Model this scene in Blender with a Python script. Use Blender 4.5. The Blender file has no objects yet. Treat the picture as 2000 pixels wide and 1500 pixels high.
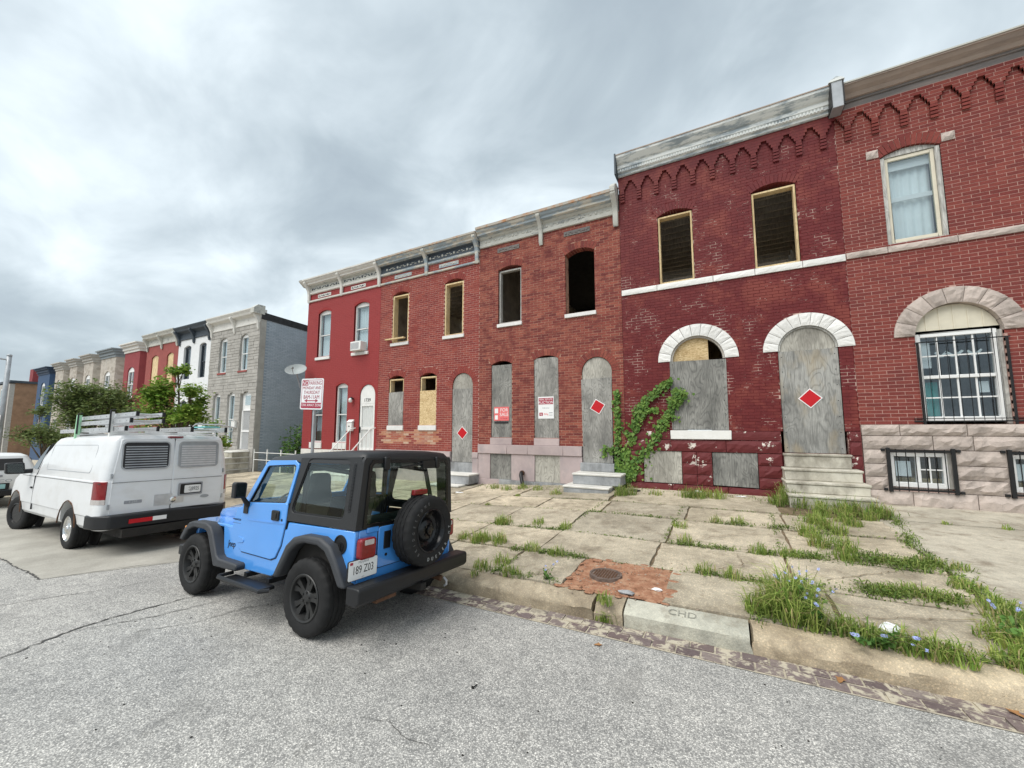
import bpy, bmesh, math, random
from mathutils import Vector, Matrix
random.seed(7)
R_ = random.Random(11)
scene = bpy.context.scene
COL = scene.collection

# ---------------------------------------------------------------- camera, sky, sun, exposure
CAMH = 2.0
PITCH, YAW = math.radians(5.5), math.radians(28.1)
cr = Vector((math.cos(YAW), math.sin(YAW), 0))
cf = Vector((-math.sin(YAW)*math.cos(PITCH), math.cos(YAW)*math.cos(PITCH), math.sin(PITCH)))
cu = cr.cross(cf)
cam_d = bpy.data.cameras.new('camera')
cam = bpy.data.objects.new('camera', cam_d); COL.objects.link(cam)
cam.matrix_world = Matrix(((cr.x, cu.x, -cf.x, 0), (cr.y, cu.y, -cf.y, 0), (cr.z, cu.z, -cf.z, CAMH), (0, 0, 0, 1)))
cam_d.sensor_width = 36; cam_d.lens = 36*760/2000; cam_d.shift_y = 0.0075
cam_d.clip_start = 0.05; cam_d.clip_end = 2000
scene.camera = cam

SUN_EL, SUN_AZ = math.radians(56), math.radians(205)     # azimuth clockwise from +Y
world = bpy.data.worlds.new('World'); scene.world = world; world.use_nodes = True
wt = world.node_tree; wt.nodes.clear()
def wn(t, **k):
    n = wt.nodes.new(t)
    for a, b in k.items(): setattr(n, a, b)
    return n
w_out = wn('ShaderNodeOutputWorld')
tc = wn('ShaderNodeTexCoord')
sep = wn('ShaderNodeSeparateXYZ'); wt.links.new(tc.outputs['Generated'], sep.inputs[0])
zadd = wn('ShaderNodeMath', operation='ADD'); wt.links.new(sep.outputs['Z'], zadd.inputs[0]); zadd.inputs[1].default_value = 0.38
zmax = wn('ShaderNodeMath', operation='MAXIMUM'); wt.links.new(zadd.outputs[0], zmax.inputs[0]); zmax.inputs[1].default_value = 0.25
dv = wn('ShaderNodeVectorMath', operation='DIVIDE'); wt.links.new(tc.outputs['Generated'], dv.inputs[0])
cmb = wn('ShaderNodeCombineXYZ')
for i in range(3): wt.links.new(zmax.outputs[0], cmb.inputs[i])
wt.links.new(cmb.outputs[0], dv.inputs[1])
mp = wn('ShaderNodeMapping'); mp.inputs['Scale'].default_value = (0.95, 1.25, 0.6); mp.inputs['Rotation'].default_value = (0, 0, math.radians(38)); mp.inputs['Location'].default_value = (-1.4, -4.1, 0)
wt.links.new(dv.outputs[0], mp.inputs[0])
n1 = wn('ShaderNodeTexNoise'); n1.inputs['Scale'].default_value = 0.95; n1.inputs['Detail'].default_value = 4; n1.inputs['Roughness'].default_value = 0.45; n1.inputs['Distortion'].default_value = 0.35
n2 = wn('ShaderNodeTexNoise'); n2.inputs['Scale'].default_value = 3.2; n2.inputs['Detail'].default_value = 5; n2.inputs['Roughness'].default_value = 0.55; n2.inputs['Distortion'].default_value = 0.4
wt.links.new(mp.outputs[0], n1.inputs['Vector']); wt.links.new(mp.outputs[0], n2.inputs['Vector'])
nm = wn('ShaderNodeMix'); nm.inputs[0].default_value = 0.31
wt.links.new(n1.outputs['Fac'], nm.inputs[2]); wt.links.new(n2.outputs['Fac'], nm.inputs[3])
wr = wn('ShaderNodeValToRGB'); e = wr.color_ramp.elements
e[0].position = 0.34; e[0].color = (0.265, 0.315, 0.36, 1)
e[1].position = 0.66; e[1].color = (0.80, 0.88, 0.905, 1)
for p_, c_ in ((0.43, (0.355, 0.415, 0.455, 1)), (0.50, (0.475, 0.54, 0.58, 1)), (0.57, (0.63, 0.70, 0.735, 1))):
    q = e.new(p_); q.color = c_
wt.links.new(nm.outputs[0], wr.inputs[0])
bg1 = wn('ShaderNodeBackground'); wt.links.new(wr.outputs[0], bg1.inputs[0]); bg1.inputs[1].default_value = 0.70
sky = wn('ShaderNodeTexSky'); sky.sky_type = 'NISHITA'; sky.sun_disc = False; sky.sun_elevation = SUN_EL; sky.sun_rotation = SUN_AZ
sky.air_density = 1.2; sky.dust_density = 2.0
bg2 = wn('ShaderNodeBackground'); wt.links.new(sky.outputs[0], bg2.inputs[0]); bg2.inputs[1].default_value = 0.05
mx = wn('ShaderNodeMixShader'); mx.inputs[0].default_value = 0.1
wt.links.new(bg1.outputs[0], mx.inputs[1]); wt.links.new(bg2.outputs[0], mx.inputs[2]); wt.links.new(mx.outputs[0], w_out.inputs[0])

sun_d = bpy.data.lights.new('sun', 'SUN'); sun_d.energy = 1.5; sun_d.angle = math.radians(50); sun_d.color = (1.0, 0.965, 0.91)
sun = bpy.data.objects.new('sun', sun_d); COL.objects.link(sun)
sd = Vector((math.sin(SUN_AZ)*math.cos(SUN_EL), math.cos(SUN_AZ)*math.cos(SUN_EL), math.sin(SUN_EL)))
sun.rotation_euler = (-sd).to_track_quat('-Z', 'Y').to_euler(); sun.location = (0, -5, 30)
vs = scene.view_settings
vs.view_transform = 'Standard'; vs.look = 'None'; vs.exposure = 1.18; vs.gamma = 1; vs.use_curve_mapping = False

# ---------------------------------------------------------------- helpers
ORG = {}                       # world origin of a thing whose parts are given in world coordinates
def org(p):
    while p is not None:
        if p.name in ORG: return ORG[p.name]
        p = p.parent
    return Vector((0, 0, 0))
def tag(o, label=None, cat=None, group=None, kind=None):
    if label: o['label'] = label
    if cat: o['category'] = cat
    if group: o['group'] = group
    if kind: o['kind'] = kind
    return o
def empty(name, loc, world_parts=True, rot=(0, 0, 0)):
    o = bpy.data.objects.new(name, None); COL.objects.link(o)
    o.location = loc; o.rotation_euler = rot; o.empty_display_size = 0.2
    if world_parts: ORG[o.name] = Vector(loc)
    return o
def link(name, me, mat=None, parent=None, loc=None):
    o = bpy.data.objects.new(name, me); COL.objects.link(o)
    if mat is not None and len(me.materials) == 0: me.materials.append(mat)
    if parent is not None: o.parent = parent
    if loc is not None: o.location = Vector(loc) - org(parent)
    return o
class MB:
    def __init__(s): s.v = []; s.f = []
    def add(s, vs_, fs):
        n = len(s.v); s.v += [tuple(p) for p in vs_]; s.f += [tuple(i+n for i in f) for f in fs]; return s
    def box(s, x0, x1, y0, y1, z0, z1):
        return s.add([(x0,y0,z0),(x1,y0,z0),(x1,y1,z0),(x0,y1,z0),(x0,y0,z1),(x1,y0,z1),(x1,y1,z1),(x0,y1,z1)],
                     [(0,3,2,1),(4,5,6,7),(0,1,5,4),(1,2,6,5),(2,3,7,6),(3,0,4,7)])
    def prism(s, poly, axis, a0, a1):
        n = len(poly)
        area = sum(poly[i][0]*poly[(i+1) % n][1]-poly[(i+1) % n][0]*poly[i][1] for i in range(n))
        if area < 0: poly = poly[::-1]
        mk = {'x': lambda p, a: (a, p[0], p[1]), 'y': lambda p, a: (p[0], a, p[1]), 'z': lambda p, a: (p[0], p[1], a)}[axis]
        vv = [mk(p, a0) for p in poly]+[mk(p, a1) for p in poly]
        lo, hi = tuple(range(n)), tuple(range(n, 2*n))
        sides = [(i, (i+1) % n, n+(i+1) % n, n+i) for i in range(n)]
        flip = (axis == 'y') != (a1 < a0)
        if flip: fs = [lo, hi[::-1]]+[f[::-1] for f in sides]
        else: fs = [lo[::-1], hi]+sides
        return s.add(vv, fs)
    def ring(s, outer, inner, axis, a0, a1):
        n = len(outer)
        mk = {'x': lambda p, a: (a, p[0], p[1]), 'y': lambda p, a: (p[0], a, p[1]), 'z': lambda p, a: (p[0], p[1], a)}[axis]
        vv = [mk(p, a0) for p in outer]+[mk(p, a0) for p in inner]+[mk(p, a1) for p in outer]+[mk(p, a1) for p in inner]
        fs = []
        for i in range(n):
            j = (i+1) % n
            fs += [(i, j, n+j, n+i), (2*n+i, 3*n+i, 3*n+j, 2*n+j), (i, 2*n+i, 2*n+j, j), (n+i, n+j, 3*n+j, 3*n+i)]
        return s.add(vv, fs)
    def tube(s, pts, r, n=8, cap=True):
        pts = [Vector(p) for p in pts]
        rr = r if isinstance(r, (list, tuple)) else [r]*len(pts)
        rings = []; up = None
        for i, p in enumerate(pts):
            d = (pts[min(i+1, len(pts)-1)]-pts[max(i-1, 0)]).normalized()
            if up is None:
                up = Vector((0, 0, 1)) if abs(d.z) < 0.9 else Vector((1, 0, 0))
            a = d.cross(up).normalized(); b = a.cross(d).normalized(); up = b
            rings.append([p+(a*math.cos(2*math.pi*k/n)+b*math.sin(2*math.pi*k/n))*rr[i] for k in range(n)])
        vv = [v for q in rings for v in q]; fs = []
        for i in range(len(pts)-1):
            for k in range(n):
                fs.append((i*n+k, i*n+(k+1) % n, (i+1)*n+(k+1) % n, (i+1)*n+k))
        if cap: fs += [tuple(range(n))[::-1], tuple(range((len(pts)-1)*n, len(pts)*n))]
        return s.add(vv, fs)
    def lathe(s, prof, n, c, axis='y', mod=None, caps=True):
        # prof: (radius, offset along axis); around centre c
        vv = []; fs = []
        for j, (r, h) in enumerate(prof):
            for k in range(n):
                a = 2*math.pi*k/n; q = r if mod is None else mod(j, k, r)
                x, y = q*math.cos(a), q*math.sin(a)
                vv.append({'y': (c[0]+x, c[1]+h, c[2]+y), 'x': (c[0]+h, c[1]+x, c[2]+y), 'z': (c[0]+x, c[1]+y, c[2]+h)}[axis])
        for j in range(len(prof)-1):
            for k in range(n):
                fs.append((j*n+k, j*n+(k+1) % n, (j+1)*n+(k+1) % n, (j+1)*n+k))
        if caps and prof[0][0] > 1e-6: fs.append(tuple(range(n))[::-1])
        if caps and prof[-1][0] > 1e-6: fs.append(tuple(range((len(prof)-1)*n, len(prof)*n)))
        return s.add(vv, fs)
    def loft(s, rings, closed=True, caps=True):
        n = len(rings[0]); vv = [p for q in rings for p in q]; fs = []
        for i in range(len(rings)-1):
            for k in range(n if closed else n-1):
                fs.append((i*n+k, i*n+(k+1) % n, (i+1)*n+(k+1) % n, (i+1)*n+k))
        if caps: fs += [tuple(range(n))[::-1], tuple(range((len(rings)-1)*n, len(rings)*n))]
        return s.add(vv, fs)
    def ico(s, c, r, sq=(1, 1, 1), n=6, m=4):
        rings = []
        for j in range(1, m):
            t = math.pi*j/m
            rings.append([(c[0]+r*sq[0]*math.sin(t)*math.cos(2*math.pi*k/n), c[1]+r*sq[1]*math.sin(t)*math.sin(2*math.pi*k/n), c[2]+r*sq[2]*math.cos(t)) for k in range(n)])
        return s.loft(rings)
    def map(s, fn): s.v = [tuple(fn(*p)) for p in s.v]; return s
    def mesh(s, name, o=Vector((0, 0, 0)), smooth=False, fix=False):
        me = bpy.data.meshes.new(name)
        me.from_pydata([(p[0]-o.x, p[1]-o.y, p[2]-o.z) for p in s.v], [], s.f)
        if fix:
            bm = bmesh.new(); bm.from_mesh(me); bmesh.ops.remove_doubles(bm, verts=bm.verts, dist=1e-5)
            bmesh.ops.recalc_face_normals(bm, faces=bm.faces); bm.to_mesh(me); bm.free()
        if smooth:
            me.polygons.foreach_set('use_smooth', [True]*len(me.polygons))
            if isinstance(smooth, (int, float)) and smooth is not True:
                me.set_sharp_from_angle(angle=math.radians(smooth))
        me.update(); return me
    def build(s, name, mat, parent=None, smooth=False, bevel=0, seg=2, fix=False, kind=None):
        me = s.mesh(name, org(parent), smooth, fix or bevel > 0)
        o = link(name, me, mat, parent)
        if bevel:
            b = o.modifiers.new('bevel', 'BEVEL'); b.width = bevel; b.segments = seg; b.limit_method = 'ANGLE'; b.angle_limit = math.radians(32)
            me.polygons.foreach_set('use_smooth', [True]*len(me.polygons)); me.set_sharp_from_angle(angle=math.radians(45))
        if kind: o['kind'] = kind
        return o
def rrect(x0, x1, z0, z1, r, n=4):
    out = []
    for cx, cz, a0 in ((x1-r, z1-r, 0), (x0+r, z1-r, 90), (x0+r, z0+r, 180), (x1-r, z0+r, 270)):
        for k in range(n+1):
            a = math.radians(a0+90*k/n); out.append((cx+r*math.cos(a), cz+r*math.sin(a)))
    return out
def ray_poly(poly, c, n, a0=0.0):
    # resample a star-shaped outline by angle about c
    out = []
    for k in range(n):
        a = a0+2*math.pi*k/n; dx, dz = math.cos(a), math.sin(a); best = 0
        for i in range(len(poly)):
            (ax, az), (bx, bz) = poly[i], poly[(i+1) % len(poly)]
            ex, ez = bx-ax, bz-az; den = dx*ez-dz*ex
            if abs(den) < 1e-12: continue
            t = ((ax-c[0])*ez-(az-c[1])*ex)/den; u = ((ax-c[0])*dz-(az-c[1])*dx)/den
            if t > 0 and -1e-6 <= u <= 1+1e-6: best = max(best, t)
        out.append((c[0]+dx*best, c[1]+dz*best))
    return out
def hole_panel(mb, outer, inner, axis, a0, a1, n=48):
    c = (sum(p[0] for p in inner)/len(inner), sum(p[1] for p in inner)/len(inner))
    angs = sorted(set([round(math.atan2(p[1]-c[1], p[0]-c[0]) % (2*math.pi), 5) for p in list(outer)+list(inner)]+[round(2*math.pi*k/n, 5) for k in range(n)]))
    def at(poly):
        res = []
        for a in angs: res += ray_poly(poly, c, 1, a)
        return res
    return mb.ring(at(outer), at(inner), axis, a0, a1)
def text(name, s, size, mat, parent, mtx, extrude=0.002, align='CENTER', sx=1.0):
    cu_ = bpy.data.curves.new(name, 'FONT'); cu_.body = s; cu_.size = size; cu_.extrude = extrude; cu_.align_x = align; cu_.align_y = 'CENTER'; cu_.resolution_u = 3
    t = bpy.data.objects.new('tmp_text', cu_); COL.objects.link(t)
    dg = bpy.context.evaluated_depsgraph_get(); me = bpy.data.meshes.new_from_object(t.evaluated_get(dg))
    bpy.data.objects.remove(t); me.name = name
    me.transform(Matrix.Diagonal((sx, 1, 1, 1)))
    me.transform(mtx); me.transform(Matrix.Translation(-org(parent)))
    me.materials.clear()
    return link(name, me, mat, parent)
def face_mtx(x, y, z, rot=0):      # text standing on a wall that looks towards -Y
    return Matrix.Translation((x, y, z)) @ Matrix.Rotation(rot, 4, 'Y') @ Matrix.Rotation(math.pi/2, 4, 'X')
def rear_mtx(x, y, z):             # text on a surface that looks towards +X
    return Matrix.Translation((x, y, z)) @ Matrix.Rotation(math.pi/2, 4, 'Z') @ Matrix.Rotation(math.pi/2, 4, 'X')
def boolean_cut(o, cutters):
    for c in cutters:
        m = o.modifiers.new('cut', 'BOOLEAN'); m.operation = 'DIFFERENCE'; m.object = c; m.solver = 'EXACT'
    bpy.context.view_layer.update()
    dg = bpy.context.evaluated_depsgraph_get(); me = bpy.data.meshes.new_from_object(o.evaluated_get(dg))
    old = o.data; o.modifiers.clear(); o.data = me
    for c in cutters: bpy.data.objects.remove(c)
    return o
def copy_tree(o, parent=None):
    c = o.copy(); COL.objects.link(c)
    if parent is not None: c.parent = parent
    for ch in o.children: copy_tree(ch, c)
    return c
# ---------------------------------------------------------------- materials
class Mat:
    def __init__(s, name):
        s.m = bpy.data.materials.new(name); s.m.use_nodes = True; s.t = s.m.node_tree
        s.b = s.t.nodes['Principled BSDF']; s._pos = None
    def n(s, t, **k):
        q = s.t.nodes.new(t)
        for a, b in k.items(): setattr(q, a, b)
        return q
    def l(s, a, b): s.t.links.new(a, b)
    def pos(s, scale=(1, 1, 1), rot=(0, 0, 0), obj=False):
        if obj: g = s.n('ShaderNodeTexCoord').outputs['Object']
        else: g = s.n('ShaderNodeNewGeometry').outputs['Position']
        m = s.n('ShaderNodeMapping'); m.inputs['Scale'].default_value = scale; m.inputs['Rotation'].default_value = rot
        s.l(g, m.inputs[0]); return m.outputs[0]
    def noise(s, vec, scale, detail=3, rough=0.55, dist=0.0):
        q = s.n('ShaderNodeTexNoise'); q.inputs['Scale'].default_value = scale; q.inputs['Detail'].default_value = detail
        q.inputs['Roughness'].default_value = rough; q.inputs['Distortion'].default_value = dist
        s.l(vec, q.inputs['Vector']); return q.outputs['Fac']
    def voro(s, vec, scale, feat='F1', out='Distance'):
        q = s.n('ShaderNodeTexVoronoi', feature=feat); q.inputs['Scale'].default_value = scale; s.l(vec, q.inputs['Vector']); return q.outputs[out]
    def ramp(s, fac, stops, const=False):
        q = s.n('ShaderNodeValToRGB'); e = q.color_ramp.elements
        if const: q.color_ramp.interpolation = 'CONSTANT'
        while len(e) > 1: e.remove(e[0])
        for i, (p, c) in enumerate(stops):
            x = e[0] if i == 0 else e.new(p)
            x.position = p; x.color = (*c, 1) if len(c) == 3 else c
        s.l(fac, q.inputs[0]); return q.outputs[0]
    def mix(s, fac, a, b, blend='MIX'):
        q = s.n('ShaderNodeMix', data_type='RGBA', blend_type=blend)
        for v, i in ((fac, 0), (a, 6), (b, 7)):
            if isinstance(v, (int, float)): q.inputs[i].default_value = v
            elif isinstance(v, tuple): q.inputs[i].default_value = (*v, 1)
            else: s.l(v, q.inputs[i])
        return q.outputs[2]
    def math(s, op, a, b=None, clamp=False):
        q = s.n('ShaderNodeMath', operation=op); q.use_clamp = clamp
        for v, i in ((a, 0), (b, 1)):
            if v is None: continue
            if isinstance(v, (int, float)): q.inputs[i].default_value = v
            else: s.l(v, q.inputs[i])
        return q.outputs[0]
    def rnd(s):
        a = s.n('ShaderNodeNewGeometry').outputs['Random Per Island']; b = s.n('ShaderNodeObjectInfo').outputs['Random']
        return s.math('FRACT', s.math('ADD', a, b))
    def bump(s, h, strength=0.3, dist=0.01):
        q = s.n('ShaderNodeBump'); q.inputs['Strength'].default_value = strength; q.inputs['Distance'].default_value = dist
        s.l(h, q.inputs['Height']); s.l(q.outputs[0], s.b.inputs['Normal'])
    def col(s, c):
        if isinstance(c, tuple): s.b.inputs['Base Color'].default_value = (*c, 1)
        else: s.l(c, s.b.inputs['Base Color'])
        return s
    def set(s, rough=0.7, metal=0.0, spec=0.5, coat=0.0):
        s.b.inputs['Roughness'].default_value = rough; s.b.inputs['Metallic'].default_value = metal
        s.b.inputs['Specular IOR Level'].default_value = spec; s.b.inputs['Coat Weight'].default_value = coat
        s.b.inputs['Coat Roughness'].default_value = 0.04
        return s
def sc(c, k): return tuple(min(1.0, x*k) for x in c)
def basic(name, c, rough=0.7, metal=0.0, var=0.12, vs=6, bump=0.0, bs=60, spec=0.4, coat=0.0, obj=False):
    m = Mat(name).set(rough, metal, spec, coat); p = m.pos(obj=obj)
    f = m.noise(p, vs, 5, 0.6)
    m.col(m.ramp(f, [(0.3, sc(c, 1-var)), (0.7, sc(c, 1+var))]))
    if bump: m.bump(m.noise(p, bs, 4), bump, 0.01)
    return m.m
def brickm(name, cols, stain=(0.05, 0.02, 0.02), amt=0.0, sscale=1.2, lo=0.5, hi=0.62, rough=0.85, stain2=None):
    m = Mat(name).set(rough, 0, 0.25); p = m.pos()
    c = m.ramp(m.rnd(), [(i/(len(cols)-1), k) for i, k in enumerate(cols)])
    c = m.mix(0.55, c, m.ramp(m.noise(p, 26, 5, 0.65), [(0.25, (0.55, 0.55, 0.55)), (0.75, (1.35, 1.35, 1.35))]), 'MULTIPLY')
    if amt:
        f = m.ramp(m.noise(p, sscale, 7, 0.68, 0.3), [(lo, (0, 0, 0)), (hi, (amt, amt, amt))])
        c = m.mix(f, c, stain)
    if stain2:
        f2 = m.ramp(m.noise(p, stain2[1], 6, 0.7), [(stain2[2], (0, 0, 0)), (stain2[3], (1, 1, 1))])
        c = m.mix(f2, c, stain2[0])
    m.col(c); m.bump(m.noise(p, 70, 5, 0.7), 0.35, 0.006)
    return m.m
def mortarm(name, c, c2=None, lo=0.45, hi=0.6, sscale=2.0):
    m = Mat(name).set(0.9, 0, 0.2); p = m.pos()
    k = m.ramp(m.noise(p, 30, 4), [(0.3, sc(c, 0.8)), (0.7, sc(c, 1.15))])
    if c2:
        k = m.mix(m.ramp(m.noise(p, sscale, 8, 0.72, 0.2), [(lo, (0, 0, 0)), (hi, (1, 1, 1))]), k, c2)
    m.col(k); return m.m
def plywood(name, dark, light, stretch=0.14, vs=9.0, seed=0.0, tint=None):
    m = Mat(name).set(0.85, 0, 0.2)
    p = m.pos((1.0, 1.0, 0.30)); q = m.n('ShaderNodeVectorMath', operation='ADD'); m.l(p, q.inputs[0]); q.inputs[1].default_value = (seed, seed*0.3, seed*0.7)
    nz = m.noise(q.outputs[0], 3.0, 2.0, 0.45, 0.4)               # growth rings = contour lines of a stretched field
    ring = m.math('FRACT', m.math('MULTIPLY', nz, vs*1.9))
    g = m.noise(m.pos((1, 1, 0.045)), 70, 5, 0.72)
    a = m.ramp(ring, [(0.0, sc(dark, 1.15)), (0.22, light), (0.75, sc(light, 1.12)), (1.0, sc(dark, 1.2))])
    a = m.mix(0.45, a, light)
    a = m.mix(0.75, a, m.ramp(g, [(0.30, (0.36, 0.36, 0.36)), (0.52, (1.05, 1.05, 1.05)), (0.72, (1.45, 1.45, 1.45))]), 'MULTIPLY')
    a = m.mix(m.ramp(m.noise(m.pos((1, 1, 0.5)), 1.6, 7, 0.68), [(0.42, (0, 0, 0)), (0.70, (0.85, 0.85, 0.85))]), a, dark)
    if tint: a = m.mix(m.ramp(m.noise(m.pos((2, 2, 0.8)), 1.1, 4), [(0.5, (0, 0, 0)), (0.65, (0.5, 0.5, 0.5))]), a, tint)
    m.col(a); m.bump(g, 0.35, 0.004); return m.m
def stone(name, c, c2, rough=0.85, bump=0.5, scale=9, dirt=None, dlo=0.5, dhi=0.7):
    m = Mat(name).set(rough, 0, 0.25); p = m.pos()
    k = m.ramp(m.noise(p, scale*0.35, 7, 0.65), [(0.3, c2), (0.7, c)])
    k = m.mix(0.35, k, m.ramp(m.rnd(), [(0, (0.7, 0.7, 0.7)), (1, (1.2, 1.2, 1.2))]), 'MULTIPLY')
    if dirt: k = m.mix(m.ramp(m.noise(m.pos((1, 1, 0.6)), 1.7, 8, 0.7), [(dlo, (0, 0, 0)), (dhi, (0.85, 0.85, 0.85))]), k, dirt)
    m.col(k); m.bump(m.noise(p, scale*3, 6, 0.65), bump, 0.015); return m.m
def chipped(name, paint, under, lo=0.56, hi=0.6, scale=5, rough=0.6, streak=(1, 1, 1)):
    m = Mat(name).set(rough, 0, 0.35); p = m.pos(streak)
    k = m.ramp(m.noise(m.pos(), 4, 5), [(0.3, sc(paint, 0.86)), (0.7, paint)])
    k = m.mix(m.ramp(m.noise(p, scale, 9, 0.72), [(lo, (0, 0, 0)), (hi, (1, 1, 1))]), k, under)
    m.col(k); m.bump(m.noise(p, scale*2, 7, 0.7), 0.3, 0.006); return m.m
def carpaint(name, c, rough=0.3, coat=0.6, dirt=None):
    m = Mat(name).set(rough, 0.0, 0.5, coat)
    k = m.ramp(m.noise(m.pos(obj=True), 2.5, 4), [(0.3, sc(c, 0.94)), (0.7, c)])
    if dirt:
        k = m.mix(m.ramp(m.noise(m.pos((1, 1, 1.6), obj=True), 2.2, 8, 0.68), [(0.5, (0, 0, 0)), (0.8, (0.55, 0.55, 0.55))]), k, dirt)
    m.col(k); return m.m
def glassm(name, tint, rough=0.02, base=0.06):
    m = Mat(name); t = m.t; t.nodes.remove(m.b)
    out = [q for q in t.nodes if q.type == 'OUTPUT_MATERIAL'][0]
    tr = m.n('ShaderNodeBsdfTransparent'); tr.inputs[0].default_value = (*tint, 1)
    gl = m.n('ShaderNodeBsdfGlossy'); gl.inputs['Roughness'].default_value = rough; gl.inputs[0].default_value = (0.9, 0.95, 1, 1)
    lw = m.n('ShaderNodeLayerWeight'); lw.inputs[0].default_value = 0.5
    ad = m.math('ADD', m.math('MULTIPLY', m.math('POWER', lw.outputs['Facing'], 4.0), 0.8), 0.03+base, clamp=True)
    mxs = m.n('ShaderNodeMixShader'); m.l(ad, mxs.inputs[0]); m.l(tr.outputs[0], mxs.inputs[1]); m.l(gl.outputs[0], mxs.inputs[2]); m.l(mxs.outputs[0], out.inputs[0])
    return m.m
def leafm(name, c1, c2, trans=0.25, dry=None):
    m = Mat(name).set(0.6, 0, 0.3)
    g = m.n('ShaderNodeNewGeometry').outputs['Random Per Island']
    k = m.ramp(g, [(0, c1), (1, c2)] if dry is None else [(0, c1), (0.86, c2), (0.90, dry), (1, dry)])
    k = m.mix(0.5, k, m.ramp(m.noise(m.pos(), 1.6, 3), [(0.3, (0.6, 0.6, 0.6)), (0.7, (1.4, 1.35, 1.2))]), 'MULTIPLY')
    m.col(k)
    out = [q for q in m.t.nodes if q.type == 'OUTPUT_MATERIAL'][0]
    tl = m.n('ShaderNodeBsdfTranslucent'); m.l(k, tl.inputs[0]); ms = m.n('ShaderNodeMixShader'); ms.inputs[0].default_value = trans
    m.l(m.b.outputs[0], ms.inputs[1]); m.l(tl.outputs[0], ms.inputs[2]); m.l(ms.outputs[0], out.inputs[0]); return m.m
T = {}
# road: light aggregate in a grey binder
m = Mat('asphalt').set(0.85, 0, 0.3); p = m.pos()
vc = m.voro(p, 105, 'F1', 'Color'); sp_ = m.n('ShaderNodeSeparateColor'); m.l(vc, sp_.inputs[0])
k = m.ramp(sp_.outputs[0], [(0.0, (0.20, 0.198, 0.192)), (0.25, (0.29, 0.287, 0.278)), (0.55, (0.38, 0.375, 0.36)), (0.85, (0.50, 0.49, 0.468)), (1.0, (0.66, 0.645, 0.61))])
k = m.mix(m.ramp(m.voro(p, 105), [(0.36, (0, 0, 0)), (0.68, (0.65, 0.65, 0.65))]), k, (0.12, 0.12, 0.12))
k = m.mix(0.8, k, m.ramp(m.noise(p, 0.55, 6, 0.6), [(0.3, (0.98, 0.98, 0.975)), (0.7, (1.46, 1.445, 1.41))]), 'MULTIPLY')
k = m.mix(0.7, k, m.ramp(m.noise(p, 7.5, 6, 0.7), [(0.3, (0.72, 0.72, 0.72)), (0.7, (1.22, 1.21, 1.19))]), 'MULTIPLY')
k = m.mix(m.ramp(m.noise(p, 3.4, 6, 0.7), [(0.62, (0, 0, 0)), (0.74, (0.5, 0.5, 0.5))]), k, (0.12, 0.112, 0.10))
k = m.mix(m.ramp(m.noise(p, 0.9, 3, 0.5, 1.2), [(0.60, (0, 0, 0)), (0.72, (0.35, 0.35, 0.35))]), k, (0.19, 0.185, 0.175))
m.col(k); m.bump(m.voro(p, 105), 0.4, 0.003); T['asphalt'] = m.m
m = Mat('old_concrete').set(0.88, 0, 0.25); p = m.pos()
k = m.ramp(m.noise(p, 1.1, 7, 0.65), [(0.3, (0.30, 0.285, 0.25)), (0.7, (0.46, 0.44, 0.39))])
k = m.mix(0.5, k, m.ramp(m.noise(p, 60, 4, 0.7), [(0.3, (0.6, 0.6, 0.6)), (0.7, (1.3, 1.3, 1.3))]), 'MULTIPLY')
m.col(k); m.bump(m.noise(p, 70, 4), 0.3, 0.004); T['road_patch'] = m.m
def slabm(name, c1, c2, sp):
    m = Mat(name).set(0.9, 0, 0.2); p = m.pos()
    k = m.ramp(m.noise(p, 0.9, 7, 0.66, 0.3), [(0.36, c2), (0.58, c1)])
    k = m.mix(0.7, k, m.ramp(m.n('ShaderNodeObjectInfo').outputs['Random'], [(0, (0.72, 0.74, 0.76)), (1, (1.22, 1.2, 1.16))]), 'MULTIPLY')
    a = m.ramp(m.voro(p, 42), [(0.10, (1.5, 1.4, 1.25)), (0.45, (0.72, 0.72, 0.72))])
    k = m.mix(0.55, k, m.ramp(m.noise(p, 6.5, 7, 0.75), [(0.3, (0.62, 0.62, 0.60)), (0.7, (1.3, 1.28, 1.22))]), 'MULTIPLY')
    k = m.mix(sp, k, a, 'MULTIPLY')
    k = m.mix(m.ramp(m.noise(p, 2.6, 8, 0.72), [(0.50, (0, 0, 0)), (0.70, (0.8, 0.8, 0.8))]), k, (0.17, 0.135, 0.095))
    k = m.mix(0.45, k, m.ramp(m.noise(p, 130, 3), [(0.3, (0.6, 0.6, 0.6)), (0.7, (1.35, 1.35, 1.35))]), 'MULTIPLY')
    m.col(k); m.bump(m.noise(p, 34, 7, 0.75), 0.75, 0.014); return m.m
T['slab'] = slabm('sidewalk_concrete', (0.58, 0.515, 0.41), (0.38, 0.335, 0.262), 0.6)
T['slab2'] = slabm('smooth_concrete', (0.50, 0.465, 0.395), (0.37, 0.34, 0.285), 0.25)
T['kerb'] = slabm('kerb_aggregate', (0.58, 0.49, 0.365), (0.34, 0.275, 0.20), 0.4)
T['kerb_new'] = slabm('kerb_new_concrete', (0.47, 0.465, 0.41), (0.34, 0.34, 0.30), 0.15)
T['soil'] = basic('soil', (0.17, 0.13, 0.085), 0.95, var=0.45, vs=7, bump=0.6, bs=50, spec=0.1)
m = Mat('red_dirt').set(0.95, 0, 0.1); p = m.pos()
k = m.ramp(m.noise(p, 9, 8, 0.7), [(0.3, (0.20, 0.095, 0.055)), (0.5, (0.36, 0.185, 0.115)), (0.68, (0.45, 0.29, 0.19))])
k = m.mix(m.ramp(m.noise(p, 28, 6, 0.75), [(0.58, (0, 0, 0)), (0.64, (0.9, 0.9, 0.9))]), k, (0.09, 0.05, 0.03))
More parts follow.
